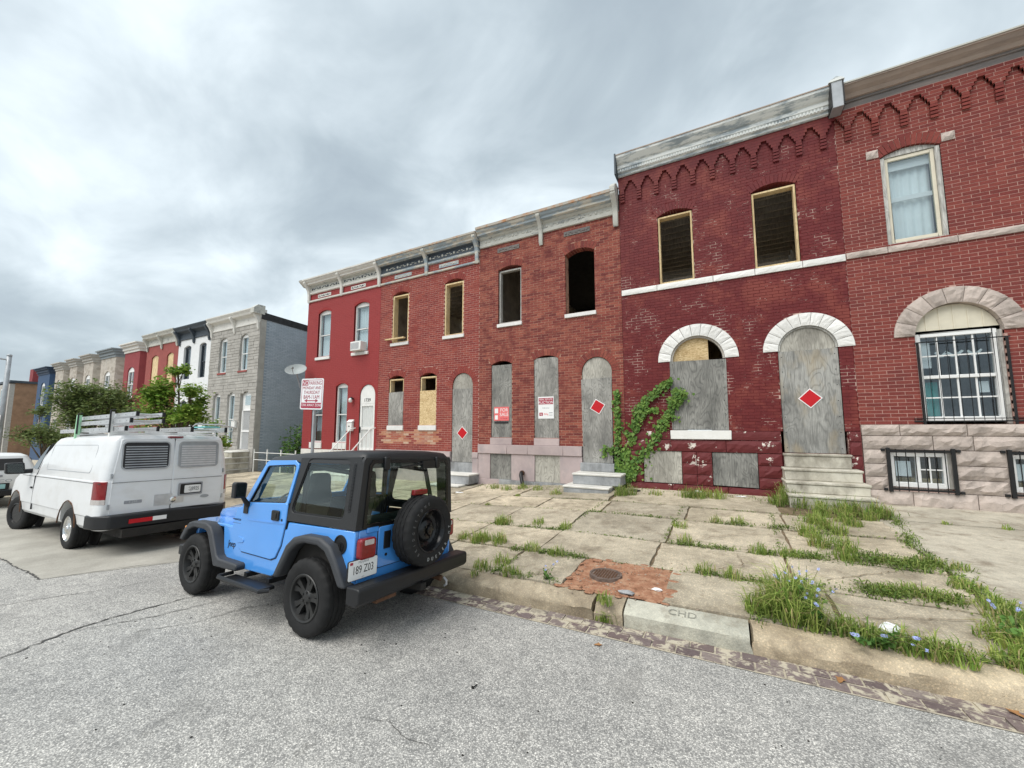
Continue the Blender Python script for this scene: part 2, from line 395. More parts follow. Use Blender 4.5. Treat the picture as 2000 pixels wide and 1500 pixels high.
m.col(k); m.bump(m.noise(p, 26, 7, 0.7), 0.9, 0.02); T['dirt'] = m.m
T['gbrick'] = brickm('gutter_brick', [(0.125, 0.095, 0.094), (0.19, 0.15, 0.145), (0.15, 0.11, 0.106), (0.23, 0.19, 0.175)], (0.50, 0.45, 0.35), 0.9, 8, 0.49, 0.57)
T['gmortar'] = mortarm('gutter_mortar', (0.46, 0.41, 0.32), (0.14, 0.12, 0.11), 0.5, 0.65, 6)
T['brick5'] = brickm('brick_dark_red', [(0.165, 0.037, 0.033), (0.20, 0.045, 0.037), (0.235, 0.058, 0.046), (0.18, 0.038, 0.034)], (0.12, 0.035, 0.035), 0.55, 0.8, 0.5, 0.75)
T['mortar5'] = mortarm('mortar_pale_pink', (0.48, 0.30, 0.255))
T['brick4'] = brickm('brick_painted_oxblood', [(0.120, 0.017, 0.019), (0.133, 0.019, 0.021), (0.15, 0.024, 0.024)], (0.215, 0.05, 0.038), 0.85, 1.0, 0.50, 0.62, 0.6)
T['mortar4'] = mortarm('mortar_painted_oxblood', (0.112, 0.017, 0.018), (0.50, 0.35, 0.30), 0.53, 0.585, 1.9)
T['brick3'] = brickm('brick_weathered_orange', [(0.19, 0.045, 0.037), (0.24, 0.062, 0.047), (0.31, 0.095, 0.066), (0.15, 0.035, 0.032), (0.22, 0.054, 0.043), (0.28, 0.083, 0.058)], (0.12, 0.029, 0.029), 0.7, 3.2, 0.50, 0.68)
T['mortar3'] = mortarm('mortar_weathered', (0.46, 0.28, 0.205), (0.16, 0.046, 0.04), 0.48, 0.66, 3.2)
T['brick2'] = brickm('brick_red', [(0.20, 0.04, 0.036), (0.25, 0.052, 0.043), (0.29, 0.068, 0.052)], (0.33, 0.10, 0.07), 0.5, 1.0, 0.52, 0.72)
T['mortar2'] = mortarm('mortar_pink', (0.50, 0.31, 0.26), (0.26, 0.07, 0.056), 0.5, 0.66, 1.6)
T['brick2raw'] = brickm('brick_raw_tan', [(0.42, 0.17, 0.10), (0.52, 0.30, 0.19), (0.36, 0.11, 0.075), (0.55, 0.40, 0.29)])
T['paint1'] = brickm('brick_painted_red', [(0.29, 0.042, 0.042), (0.30, 0.044, 0.043)], (0.30, 0.042, 0.042), 0.5, 1.5, 0.4, 0.8, 0.55)
T['paint1m'] = mortarm('painted_red_wall', (0.285, 0.041, 0.041))
T['ply'] = plywood('plywood_weathered', (0.12, 0.118, 0.112), (0.36, 0.35, 0.325))
T['ply2'] = plywood('plywood_grey_dark', (0.075, 0.075, 0.072), (0.28, 0.275, 0.255), 0.12, 8, 3.1)
T['ply3'] = plywood('plywood_pale', (0.17, 0.16, 0.14), (0.46, 0.44, 0.39), 0.13, 10, 7.7)
T['ply4'] = plywood('plywood_door', (0.12, 0.12, 0.115), (0.35, 0.345, 0.325), 0.16, 6, 12.3, (0.42, 0.34, 0.22))
m = Mat('osb').set(0.85, 0, 0.2); p = m.pos()
k = m.ramp(m.voro(m.pos((1, 1, 2.2)), 22, 'F1', 'Color'), [(0.1, (0.42, 0.29, 0.14)), (0.5, (0.62, 0.46, 0.25)), (0.9, (0.74, 0.58, 0.35))])
k = m.mix(m.ramp(m.noise(p, 3, 6), [(0.5, (0, 0, 0)), (0.75, (0.6, 0.6, 0.6))]), k, (0.42, 0.27, 0.13)); m.col(k); T['osb'] = m.m
T['lumber'] = plywood('new_lumber', (0.46, 0.33, 0.17), (0.70, 0.55, 0.33), 0.06, 5)
T['lumber_old'] = plywood('old_joist', (0.34, 0.31, 0.28), (0.56, 0.52, 0.47), 0.2, 5)
T['white'] = basic('white_paint', (0.74, 0.74, 0.72), 0.55, var=0.06, vs=5)
T['white_chip'] = chipped('white_paint_chipped', (0.76, 0.75, 0.73), (0.52, 0.50, 0.46), 0.62, 0.66, 6)
T['marble'] = stone('white_marble', (0.74, 0.72, 0.68), (0.56, 0.55, 0.51), 0.6, 0.2, 6, (0.25, 0.24, 0.2), 0.58, 0.8)
T['step_white'] = stone('step_marble_dirty', (0.64, 0.61, 0.53), (0.44, 0.41, 0.335), 0.7, 0.25, 6, (0.15, 0.13, 0.10), 0.43, 0.66)
T['step_grey'] = stone('step_grey', (0.44, 0.45, 0.46), (0.28, 0.29, 0.30), 0.75, 0.3, 6, (0.12, 0.12, 0.12), 0.44, 0.68)
T['pinkstone'] = stone('pink_grey_stone', (0.50, 0.41, 0.40), (0.38, 0.31, 0.31), 0.75, 0.25, 5, (0.27, 0.25, 0.26), 0.52, 0.75)
T['rock5'] = stone('rock_faced_buff', (0.56, 0.475, 0.425), (0.38, 0.325, 0.29), 0.85, 0.8, 8, (0.19, 0.165, 0.15), 0.50, 0.74)
T['rock4'] = chipped('rock_painted_oxblood', (0.135, 0.022, 0.024), (0.66, 0.60, 0.54), 0.605, 0.62, 2.6)
T['archwhite'] = stone('arch_white_paint', (0.80, 0.79, 0.77), (0.70, 0.69, 0.66), 0.6, 0.35, 7)
T['corn_grey'] = chipped('cornice_worn_grey', (0.34, 0.39, 0.42), (0.72, 0.74, 0.72), 0.42, 0.52, 3.0, 0.7, (0.35, 1, 1.6))
T['corn_light'] = chipped('cornice_worn_light', (0.55, 0.545, 0.50), (0.27, 0.28, 0.28), 0.56, 0.62, 4.5, 0.7, (0.5, 1, 1.4))
T['corn_blue'] = chipped('cornice_blue_white', (0.34, 0.40, 0.44), (0.58, 0.55, 0.48), 0.47, 0.55, 3.5, 0.7, (0.5, 1, 1.5))
T['corn_brown'] = chipped('cornice_brown', (0.40, 0.32, 0.27), (0.27, 0.225, 0.20), 0.5, 0.66, 2.5, 0.7, (0.3, 1, 2))
T['corn_dark'] = chipped('cornice_dark', (0.16, 0.145, 0.14), (0.26, 0.215, 0.195), 0.5, 0.7, 2.5, 0.7, (0.3, 1, 2))
T['corn_rust'] = chipped('cornice_rusty_edge', (0.50, 0.46, 0.40), (0.44, 0.23, 0.12), 0.48, 0.62, 4, 0.75)
T['corn_white'] = chipped('cornice_white', (0.72, 0.70, 0.66), (0.40, 0.37, 0.33), 0.63, 0.7, 5)
T['metal_grey'] = basic('grey_metal', (0.36, 0.38, 0.40), 0.5, 0.3, 0.15, 4)
T['black_iron'] = basic('black_iron', (0.016, 0.016, 0.017), 0.45, 0.2, 0.2)
T['dark'] = basic('interior_shade', (0.022, 0.02, 0.019), 0.95, var=0.3)  # near-black colour standing in for the shade of unlit rooms
T['plaster'] = basic('interior_plaster', (0.38, 0.35, 0.31), 0.95, var=0.35, vs=2)
T['vinyl'] = basic('white_vinyl', (0.80, 0.80, 0.79), 0.4, var=0.03)
T['cream'] = basic('cream_board', (0.66, 0.61, 0.49), 0.6, var=0.06)
T['wood_grey'] = plywood('grey_frame_wood', (0.22, 0.215, 0.20), (0.50, 0.49, 0.46), 0.1, 8, 2.0)
T['glass'] = glassm('window_glass', (0.86, 0.90, 0.91), 0.015, 0.05)
T['glass_dark'] = glassm('tinted_glass', (0.60, 0.66, 0.63), 0.01, 0.02)
T['glass_jeep'] = glassm('jeep_glass', (0.90, 0.95, 0.92), 0.01, 0.0)
T['curtain'] = basic('curtain_cloth', (0.84, 0.87, 0.87), 0.9, var=0.04)
T['teal'] = basic('teal_curtain', (0.02, 0.26, 0.24), 0.9, var=0.2)
T['red_sign'] = basic('red_reflective', (0.50, 0.007, 0.014), 0.4, var=0.06)
T['white_sign'] = basic('white_reflective', (0.80, 0.80, 0.80), 0.4, var=0.03)
T['maroon'] = basic('maroon_print', (0.36, 0.03, 0.06), 0.45, var=0.04)
T['pinkred'] = basic('faded_red_print', (0.72, 0.16, 0.16), 0.5, var=0.05)
T['ink'] = basic('black_print', (0.02, 0.02, 0.022), 0.5, var=0.05)
T['ink_grey'] = basic('grey_print', (0.30, 0.31, 0.33), 0.5, var=0.05)
T['galv'] = basic('galvanised_steel', (0.42, 0.43, 0.44), 0.45, 0.5, 0.12, 8)
T['alu'] = basic('aluminium', (0.62, 0.63, 0.64), 0.38, 0.65, 0.10, 12)
T['chrome'] = basic('chrome', (0.72, 0.72, 0.72), 0.16, 1.0, 0.04)
T['blue'] = carpaint('paint_sky_blue', (0.075, 0.315, 0.80), 0.22, 1.0)
T['hardtop'] = basic('hardtop_charcoal', (0.022, 0.0225, 0.024), 0.42, var=0.08, bump=0.12, bs=300, spec=0.4, obj=True)
T['flare'] = basic('flare_grey_plastic', (0.040, 0.043, 0.049), 0.55, var=0.1, bump=0.1, bs=300, obj=True)
T['rubber'] = basic('tyre_rubber', (0.014, 0.014, 0.0145), 0.75, var=0.25, vs=9, bump=0.1, bs=90, spec=0.3, obj=True)
T['blackp'] = basic('black_plastic', (0.011, 0.0115, 0.013), 0.42, var=0.12, obj=True)
T['under'] = basic('underbody_dirty', (0.022, 0.020, 0.018), 0.9, var=0.3, obj=True)
T['rim'] = basic('wheel_gunmetal', (0.045, 0.045, 0.045), 0.42, 0.55, 0.15, obj=True)
T['rim_black'] = basic('wheel_gloss_black', (0.010, 0.010, 0.011), 0.18, 0.1, 0.1, obj=True)
T['lamp_red'] = basic('lamp_red', (0.22, 0.007, 0.012), 0.2, var=0.15, vs=30, coat=0.6, obj=True)
T['lamp_clear'] = basic('lamp_clear', (0.50, 0.46, 0.44), 0.2, var=0.15, vs=30, coat=0.5, obj=True)
T['amber'] = basic('lamp_amber', (0.75, 0.26, 0.02), 0.2, coat=0.5)
T['plate'] = basic('plate_white', (0.80, 0.80, 0.79), 0.35, var=0.03)
T['seat'] = basic('seat_dark_fabric', (0.020, 0.030, 0.027), 0.9, var=0.2, obj=True)
T['seat_tan'] = basic('seat_back_tan', (0.16, 0.145, 0.12), 0.85, var=0.1, obj=True)
T['vanwhite'] = carpaint('van_white', (0.76, 0.77, 0.78), 0.36, 0.4, (0.56, 0.54, 0.50))
T['suvwhite'] = carpaint('suv_white', (0.74, 0.75, 0.75), 0.3, 0.4)
T['seam'] = basic('panel_gap', (0.03, 0.03, 0.032), 0.8)
T['rust'] = basic('rust', (0.10, 0.05, 0.028), 0.95, var=0.4, vs=30)
T['green_tape'] = basic('pale_green_tape', (0.42, 0.74, 0.48), 0.6, var=0.08)
T['cyan_tape'] = basic('cyan_wrap', (0.22, 0.62, 0.64), 0.6, var=0.1)
T['plate_teal'] = basic('plate_teal', (0.30, 0.52, 0.52), 0.4, var=0.15, vs=30)
T['formstone'] = stone('formstone_grey', (0.46, 0.44, 0.41), (0.33, 0.315, 0.29), 0.9, 0.4, 8)
T['bluegrey'] = brickm('brick_painted_bluegrey', [(0.40, 0.455, 0.52), (0.44, 0.495, 0.56), (0.36, 0.415, 0.48)], (0.27, 0.315, 0.37), 0.6, 0.9, 0.45, 0.75)
T['bluegrey_m'] = mortarm('mortar_bluegrey', (0.30, 0.35, 0.41))
T['tar'] = basic('black_tar', (0.03, 0.03, 0.033), 0.8, var=0.4, vs=5)
T['stucco'] = basic('white_stucco', (0.72, 0.73, 0.74), 0.8, var=0.05)
T['navy'] = basic('navy_paint', (0.025, 0.045, 0.085), 0.6, var=0.1)
T['slate_trim'] = basic('slate_trim', (0.052, 0.066, 0.083), 0.6, var=0.12)
T['redA'] = basic('painted_brick_red', (0.29, 0.07, 0.06), 0.75, var=0.12, vs=3, bump=0.3, bs=30)
T['redB'] = basic('painted_brick_maroon', (0.26, 0.045, 0.05), 0.75, var=0.12, vs=3, bump=0.3, bs=30)
m = Mat('formstone_brown').set(0.9, 0, 0.2); p = m.pos((1, 1, 1.6))
k = m.ramp(m.voro(p, 3.2, 'F1', 'Color'), [(0.1, (0.34, 0.30, 0.255)), (0.5, (0.50, 0.455, 0.40)), (0.9, (0.42, 0.385, 0.345))])
m.col(k); m.bump(m.voro(p, 3.2, 'DISTANCE_TO_EDGE'), 0.6, 0.03); T['brownstone'] = m.m
T['trim_grey'] = basic('trim_grey_stone', (0.42, 0.40, 0.37), 0.8, var=0.15)
T['greytrim2'] = basic('trim_bluegrey', (0.24, 0.27, 0.29), 0.8, var=0.15)
T['bluehouse'] = basic('blue_house_paint', (0.03, 0.07, 0.15), 0.6, var=0.12, bump=0.2, bs=30)
T['tanbrick'] = basic('tan_brick', (0.31, 0.19, 0.12), 0.9, var=0.2, vs=2, bump=0.4, bs=40)
T['bark'] = basic('bark', (0.10, 0.075, 0.05), 0.95, var=0.3, vs=14, bump=0.6, bs=40)
T['leaf_dark'] = leafm('leaf_dark', (0.085, 0.135, 0.04), (0.21, 0.26, 0.09), 0.35)
T['leaf_bright'] = leafm('leaf_bright', (0.10, 0.22, 0.03), (0.32, 0.43, 0.08), 0.35)
T['leaf_weed'] = leafm('leaf_weed', (0.05, 0.14, 0.025), (0.14, 0.26, 0.06))
T['ivy'] = leafm('leaf_ivy', (0.045, 0.12, 0.015), (0.16, 0.26, 0.05), 0.15)
T['grass'] = leafm('grass_blade', (0.12, 0.23, 0.035), (0.42, 0.50, 0.14), 0.35, (0.46, 0.38, 0.20))
T['grass_dark'] = leafm('ground_cover', (0.075, 0.14, 0.025), (0.21, 0.27, 0.07), 0.2)
T['chicory'] = basic('chicory_petal', (0.40, 0.46, 0.82), 0.7, var=0.15)
T['stem'] = basic('weed_stem', (0.14, 0.15, 0.06), 0.8)
T['paper'] = basic('paper_litter', (0.78, 0.79, 0.80), 0.7, var=0.05)
T['leafbrown'] = basic('dead_leaf', (0.30, 0.15, 0.06), 0.9, var=0.3, vs=30)
T['plastic_grey'] = basic('dish_grey', (0.30, 0.33, 0.33), 0.5, var=0.05)
T['pebble'] = basic('pebble', (0.34, 0.27, 0.21), 0.9, var=0.4, vs=18)
# ---------------------------------------------------------------- ground, road, kerb, pavement
KY = 4.46                                     # kerb face
FY = 11.3                                     # facade line
def zr(x, y):
    return 0.02*max(-90, min(40, x))-0.012*max(0, min(y, KY)-1.2)-0.036*max(0, min(y, KY)-2.6)-0.03*max(0, min(-1.0-y, 8)*0.6)
def zk(x): return 0.02*max(-90, min(40, x))+0.11
def zf(x):
    if x >= -2.4: return 0.40
    if x >= -7.3: return 0.40+(x+2.4)/4.9*0.23
    return 0.17+0.02*(max(-90, x)+7.3)
def zs(x, y):
    t = max(0.0, min(1.0, (y-4.5)/6.8)); return zk(x)*(1-t)+zf(x)*t
def sheet(name, xs, ys, fn, mat, parent=None, dz=0.0):
    mb = MB(); nx, ny = len(xs), len(ys)
    mb.v = [(x, y, fn(x, y)+dz) for y in ys for x in xs]
    mb.f = [(j*nx+i, j*nx+i+1, (j+1)*nx+i+1, (j+1)*nx+i) for j in range(ny-1) for i in range(nx-1)]
    return mb.build(name, mat, parent)
def rng(a, b, s):
    n = max(1, int(round((b-a)/s))); return [a+(b-a)*i/n for i in range(n+1)]
g = sheet('ground', [-900, -300]+rng(-90, 40, 10)+[300, 900], [-900, -200, -12, 5, 12, 200, 900], lambda x, y: 0.02*max(-90, min(40, x)) - (0.55 if y < 10 else 0.30), T['soil']); tag(g, kind='structure')
road = sheet('road', [-300]+rng(-90, 40, 2)+[300], [-14, -9, -5, -1, 0, 1, 1.5, 2.5, 3.5, 4.2, KY+0.05], zr, T['asphalt']); tag(road, kind='structure')
opp = sheet('far_pavement', [-300]+rng(-90, 40, 5)+[300], [-24, -13.9], lambda x, y: zr(x, -14)+0.16, T['slab2']); tag(opp, kind='structure')
# concrete repair under the van
pp = [(-8.85, 1.98), (-8.62, 2.45), (-8.4, 2.9), (-8.1, 3.4), (-7.7, 4.12)]
mb = MB()
xs = rng(-40, -9.2, 1.2)
poly = pp+[(x, 4.12) for x in reversed(xs)]+[(x, 1.98+R_.uniform(-0.015, 0.015)+(-9-x)*0.012) for x in xs]
n0 = len(xs)
vv = [(x, 1.98+R_.uniform(-0.012, 0.012), 0) for x in xs]+[(-8.85, 1.98, 0)]
rows = []
for t in (0, 0.25, 0.5, 0.75, 1.0):
    row = []
    for i, x in enumerate(xs+[None]):
        y = 1.98+2.14*t
        if x is None: x = -8.85+1.15*t**0.9
        row.append((x, y+(R_.uniform(-0.012, 0.012) if t in (0,) else 0), zr(x, y)+0.004))
    rows.append(row)
mb.v = [p_ for r_ in rows for p_ in r_]; w_ = len(xs)+1
mb.f = [(j*w_+i, j*w_+i+1, (j+1)*w_+i+1, (j+1)*w_+i) for j in range(4) for i in range(w_-1)]
rp = mb.build('road_patch', T['road_patch']); tag(rp, kind='structure')
T['crack'] = basic('crack_dark', (0.075, 0.072, 0.068), 0.95, var=0.3)
def crack(pts, w, jit=0.02):
    mb = MB(); P_ = []
    for i in range(len(pts)-1):
        a, b = Vector(pts[i]), Vector(pts[i+1]); n = max(2, int((b-a).length/0.05))
        for k in range(n): P_.append(a.lerp(b, k/n)+Vector((R_.uniform(-jit, jit), R_.uniform(-jit, jit))))
    P_.append(Vector(pts[-1])); vv = []
    for i, q in enumerate(P_):
        d = (P_[min(i+1, len(P_)-1)]-P_[max(i-1, 0)]).normalized(); nn = Vector((-d.y, d.x))
        ww = w*R_.uniform(0.3, 1.3)*(0.35+0.65*math.sin(math.pi*(i+0.5)/len(P_)))
        for sgn in (-1, 1):
            r = q+nn*ww*sgn; vv.append((r.x, r.y, zr(r.x, r.y)+0.007))
    mb.v = vv; mb.f = [(2*i, 2*i+2, 2*i+3, 2*i+1) for i in range(len(P_)-1)]
    return mb.build('crack', T['crack'], road)
crack([(-5.9, 0.75), (-5.99, 1.14), (-6.16, 1.60), (-6.18, 2.0), (-6.11, 2.44), (-6.04, 2.79), (-6.0, 3.08)], 0.014)
crack([(-6.16, 1.60), (-5.9, 2.0), (-5.74, 2.31), (-5.66, 2.63), (-5.53, 2.96)], 0.006)
crack([(-8.4, 0.6), (-7.91, 1.46), (-7.66, 1.91), (-7.37, 2.36), (-7.31, 2.9)], 0.006)
crack([(-5.55, 1.9), (-5.2, 2.3), (-5.1, 2.8), (-4.8, 3.2)], 0.005)
crack([(-2.38, 2.12), (-2.16, 2.2), (-1.97, 2.15), (-1.66, 2.14)], 0.0022)
crack([(-9.9, 1.98), (-9.4, 1.985), (-8.85, 1.975)], 0.016)
crack([(-13, 1.99), (-11, 1.98), (-9.9, 1.98)], 0.016)
crack([(-8.85, 1.97), (-8.6, 2.45), (-8.4, 2.9), (-8.1, 3.4)], 0.007)
# gutter: mortar bed and two rows of bricks
gut = sheet('gutter', rng(-40, 10, 1), [4.13, KY+0.02], zr, T['gmortar'], dz=0.005); tag(gut, kind='structure')
mb = MB(); mb.box(-0.099, 0.099, -0.066, 0.066, -0.03, 0.0)
gb_me = mb.mesh('gutter_brick'); gb_me.materials.append(T['gbrick'])
far = MB(); cnt = 0
for row, yc in enumerate((4.215, 4.375)):
    x = 4.6-row*0.1
    while x > -22:
        L = 0.216
        if R_.random() > 0.03:
            z = zr(x, yc)+0.014+R_.uniform(-0.004, 0.003)
            if x > -7.5:
                o = link('gutter_brick', gb_me, None, gut, (x, yc+R_.uniform(-0.006, 0.006), z)); o.rotation_euler = (R_.uniform(-0.02, 0.02)-0.03, -0.02+R_.uniform(-0.02, 0.02), R_.uniform(-0.02, 0.02))
            else: far.box(x-0.102, x+0.102, yc-0.07, yc+0.07, z-0.03, z)
        x -= L
far.build('gutter_bricks_far', T['gbrick'], gut, kind='stuff')
# kerb stones
kerb = empty('kerb', (0, KY, 0)); tag(kerb, kind='structure')
kb = [14, 9, 5.6, 3.1, 0.16, -1.02, -1.35, -3.7, -6.2, -8.8, -11.5, -14.5, -18, -24, -32, -42, -60]
for i in range(len(kb)-1):
    x1, x0 = kb[i], kb[i+1]; newc = (x1 == 0.16)
    st = rng(x0+0.008, x1-0.008, 0.11 if x1-x0 < 4 else 0.5); rings = []
    jt = 0.004 if newc else 0.019
    for j, x in enumerate(st):
        zt = zk(x); zb = zr(x, KY)-0.12; jr = lambda: R_.uniform(-jt, jt); dx = 0
        if j in (0, len(st)-1): dx = 0 if newc else R_.uniform(-0.02, 0.02)
        ch = R_.uniform(0.0, 0.035) if not newc else 0.0
        rings.append([(x+(0.06 if newc and j == len(st)-1 else 0), KY, zb), (x, KY-0.008+jr(), (zb+zt)/2+0.05), (x+dx, KY-0.012+jr()*0.6+ch*0.5, zt-0.075-ch), (x+dx, KY+0.012+jr()+ch, zt-0.048+jr()*0.6), (x+dx, KY+0.11, zt-0.02+jr()*0.7), (x, KY+0.225, zt+0.002+jr()*0.5), (x, KY+0.225, zb)])
    mb = MB().loft(rings); mb.build('kerb_stone', T['kerb_new'] if newc else T['kerb'], kerb, smooth=40, fix=True)
mbt = text('scratched_letters', 'CHD', 0.13, basic('kerb_letters', (0.24, 0.235, 0.20), 0.95), kerb, Matrix.Translation((-0.44, KY+0.12, zk(-0.44)-0.013)) @ Matrix.Rotation(math.radians(11), 4, 'X'), 0.0005)  # faint letters in one flat colour on the kerb top
# pavement: soil bed with slabs on it
pave = sheet('pavement', rng(-21, 9, 0.75), [KY+0.2, 5.7, 6.8, 8.3, 9.5, 10.5, FY+0.3], zs, T['soil'], dz=-0.024); tag(pave, kind='structure')
pl = sheet('far_left_pavement', [-300]+rng(-90, -21, 3), [KY+0.2, 8, FY+0.4], zs, T['slab2'], dz=-0.01); tag(pl, kind='structure')
def slab(x0, x1, y0, y1, mat=None, jit=0.02, chip=True, name='slab', tilt=0.012):
    pts = []
    def edge(a, b):
        n = max(3, int((Vector(b)-Vector(a)).length/0.14))
        for k in range(n):
            q = Vector(a).lerp(Vector(b), k/n); d = (Vector(b)-Vector(a)).normalized(); nn = Vector((-d.y, d.x))
            j = R_.uniform(0, jit)*(2.2 if (chip and k in (0, 1, n-1) and R_.random() < 0.35) else 1)
            pts.append(q+nn*j)
    c = [(x0, y0), (x1, y0), (x1, y1), (x0, y1)]
    for k in range(4): edge(c[k], c[(k+1) % 4])
    ta, tb, tz = R_.uniform(-tilt, tilt), R_.uniform(-tilt, tilt), R_.uniform(-0.006, 0.010)
    xm, ym = (x0+x1)/2, (y0+y1)/2
    f = lambda p: zs(p.x, p.y)+tz+ta*(p.x-xm)+tb*(p.y-ym)
    n = len(pts); mb = MB()
    mb.v = [(p.x, p.y, f(p)) for p in pts]+[(p.x, p.y, f(p)-0.09) for p in pts]+[(xm, ym, f(Vector((xm, ym))))]
    mb.f = [(i, (i+1) % n, 2*n) for i in range(n)]+[(n+i, n+(i+1) % n, (i+1) % n, i) for i in range(n)]
    return mb.build(name, mat or T['slab'], pave)
YR = [KY+0.235, 5.68, 6.82, 8.30, 9.45, FY-0.02]
colsA = [-20.6, -19.0, -17.5, -16.0, -14.5, -13.0, -11.5, -10.0, -8.5, -7.05, -5.6, -4.1, -2.6, -0.93, 0.70, 2.34]
for r in range(5):
    cs = list(colsA)
    if r == 0: cs = cs[:12]+[-2.80, -1.80, -0.66, 0.95, 2.30]
    if r == 2: cs = cs[:-3]+[-0.85, 0.85, 2.4]
    if r == 3: cs = [c+0.25 if c > -9 else c for c in cs[:-1]]+[2.5]
    for i in range(len(cs)-1):
        if r == 0 and cs[i] == -1.80: continue
        if r == 4 and i >= 9: continue
        slab(cs[i]+0.006, cs[i+1]-0.006, YR[r]+0.008, YR[r+1]-0.008, jit=0.022)
for a, b in ((-7.0, -5.0), (-4.95, -2.45), (-2.4, 1.0)):      # rough strip along the house fronts
    slab(a, b, YR[4]+0.02, FY-0.03, T['slab'], 0.05, name='slab', tilt=0.004)
def slab_crack(pts, w=0.006):
    mb = MB(); P_ = []
    for i in range(len(pts)-1):
        a, b = Vector(pts[i]), Vector(pts[i+1]); n = max(2, int((b-a).length/0.06))
        for k in range(n): P_.append(a.lerp(b, k/n)+Vector((R_.gauss(0, 0.014), R_.gauss(0, 0.014))))
    vv = []
    for i, q in enumerate(P_):
        d = (P_[min(i+1, len(P_)-1)]-P_[max(i-1, 0)]).normalized(); nn = Vector((-d.y, d.x)); ww = w*R_.uniform(0.3, 1.2)
        for sgn in (-1, 1): r = q+nn*ww*sgn; vv.append((r.x, r.y, zs(r.x, r.y)+0.022))
    mb.v = vv; mb.f = [(2*i, 2*i+2, 2*i+3, 2*i+1) for i in range(len(P_)-1)]; mb.build('slab_crack', T['soil'], pave)
for c_ in (((-3.9, 5.9), (-3.4, 6.2), (-2.9, 6.75)), ((-0.3, 5.75), (0.2, 6.2), (0.1, 6.7)), ((0.9, 5.0), (1.4, 5.2), (2.1, 5.5)), ((-2.3, 8.4), (-1.6, 8.9), (-1.2, 9.4)), ((-0.5, 7.0), (0.1, 7.6), (0.6, 7.9)), ((1.0, 6.0), (1.5, 6.4), (1.9, 6.7)), ((-5.4, 7.0), (-4.9, 7.5), (-4.3, 8.1))): slab_crack(c_)
slab(2.42, 8.9, KY+0.235, 9.70, T['slab2'], 0.004, False, tilt=0.0)
slab(2.75, 8.9, 9.73, FY-0.01, T['slab2'], 0.004, False, tilt=0.0)
mb = MB()
for k in range(9):                                           # tool marks dragged into the newer concrete
    a = 5.2+k*0.45
    mb.add([(2.55+0.1*k, a, zs(2.6, a)+0.006), (6.5, a-1.3, zs(6, a-1.3)+0.006), (6.5, a-1.29, zs(6, a-1.3)+0.006), (2.55+0.1*k, a+0.012, zs(2.6, a)+0.006)], [(0, 1, 2, 3)])
# red dirt square with the water meter lid
mb = MB(); N = 14
for j in range(N+1):
    for i in range(N+1):
        x = -1.83+1.25*i/N+(R_.uniform(-0.03, 0.03) if i in (0, N) else 0); y = 4.69+1.0*j/N+(R_.uniform(-0.02, 0.02) if j in (0, N) else 0)
        mb.v.append((x, y, zs(x, y)-0.008+R_.uniform(-0.010, 0.014)+0.035*math.exp(-((x+0.9)**2+(y-5.05)**2)/0.05)))
mb.f = [(j*(N+1)+i, j*(N+1)+i+1, (j+1)*(N+1)+i+1, (j+1)*(N+1)+i) for j in range(N) for i in range(N)]
mb.build('dirt_patch', T['dirt'], pave, smooth=True)
mb = MB()
for k in range(46):                                          # dirt spilled over the slab edges
    a = R_.random(); sd = R_.randint(0, 3); x, y = [(-1.82+1.2*a, 5.66), (-1.82+1.2*a, 4.70), (-1.83, 4.7+0.95*a), (-0.62, 4.7+0.95*a)][sd]; x += R_.gauss(0, 0.035); y += R_.gauss(0, 0.03); r = R_.uniform(0.02, 0.07)
    mb.ico((x, y, zs(x, y)+0.002), r, (1.2, R_.uniform(0.5, 1), 0.16), 9, 4)
mb.build('spilled_dirt', T['dirt'], pave, smooth=True, kind='stuff')
mc = (-1.40, 5.20, zs(-1.4, 5.2)+0.004)
t = empty('water_meter_lid', mc); tag(t, 'round rusty iron water meter lid set in the red dirt square', 'lid')
MB().lathe([(0.0, 0.016), (0.165, 0.014), (0.17, 0.006), (0.178, 0.006), (0.182, 0.02), (0.205, 0.02), (0.21, -0.03)], 32, mc, 'z').build('rim', basic('rusty_iron', (0.16, 0.12, 0.10), 0.8, 0.3, 0.35, 20), t, fix=True)
mb = MB()
for a in range(-4, 5):
    hw = math.sqrt(max(0, 0.15**2-(a*0.033)**2))
    for b in range(-4, 5):
        if abs(b*0.033) < hw: mb.box(mc[0]+a*0.033-0.011, mc[0]+a*0.033+0.011, mc[1]+b*0.033-0.011, mc[1]+b*0.033+0.011, mc[2]+0.012, mc[2]+0.019)
mb.build('tread_pattern', T['rust'], t)
mb = MB()
for k in range(420):
    x, y = R_.gauss(-1.2, 0.42), R_.gauss(5.15, 0.33)
    if (x+1.4)**2+(y-5.2)**2 < 0.05: continue
    s = R_.uniform(0.004, 0.013)*(1.6 if R_.random() < 0.1 else 1); mb.ico((x, y, zs(x, y)-0.002), s, (1, R_.uniform(0.6, 1.2), 0.6), 5, 3)
mb.build('pebbles', T['pebble'], pave, kind='stuff')
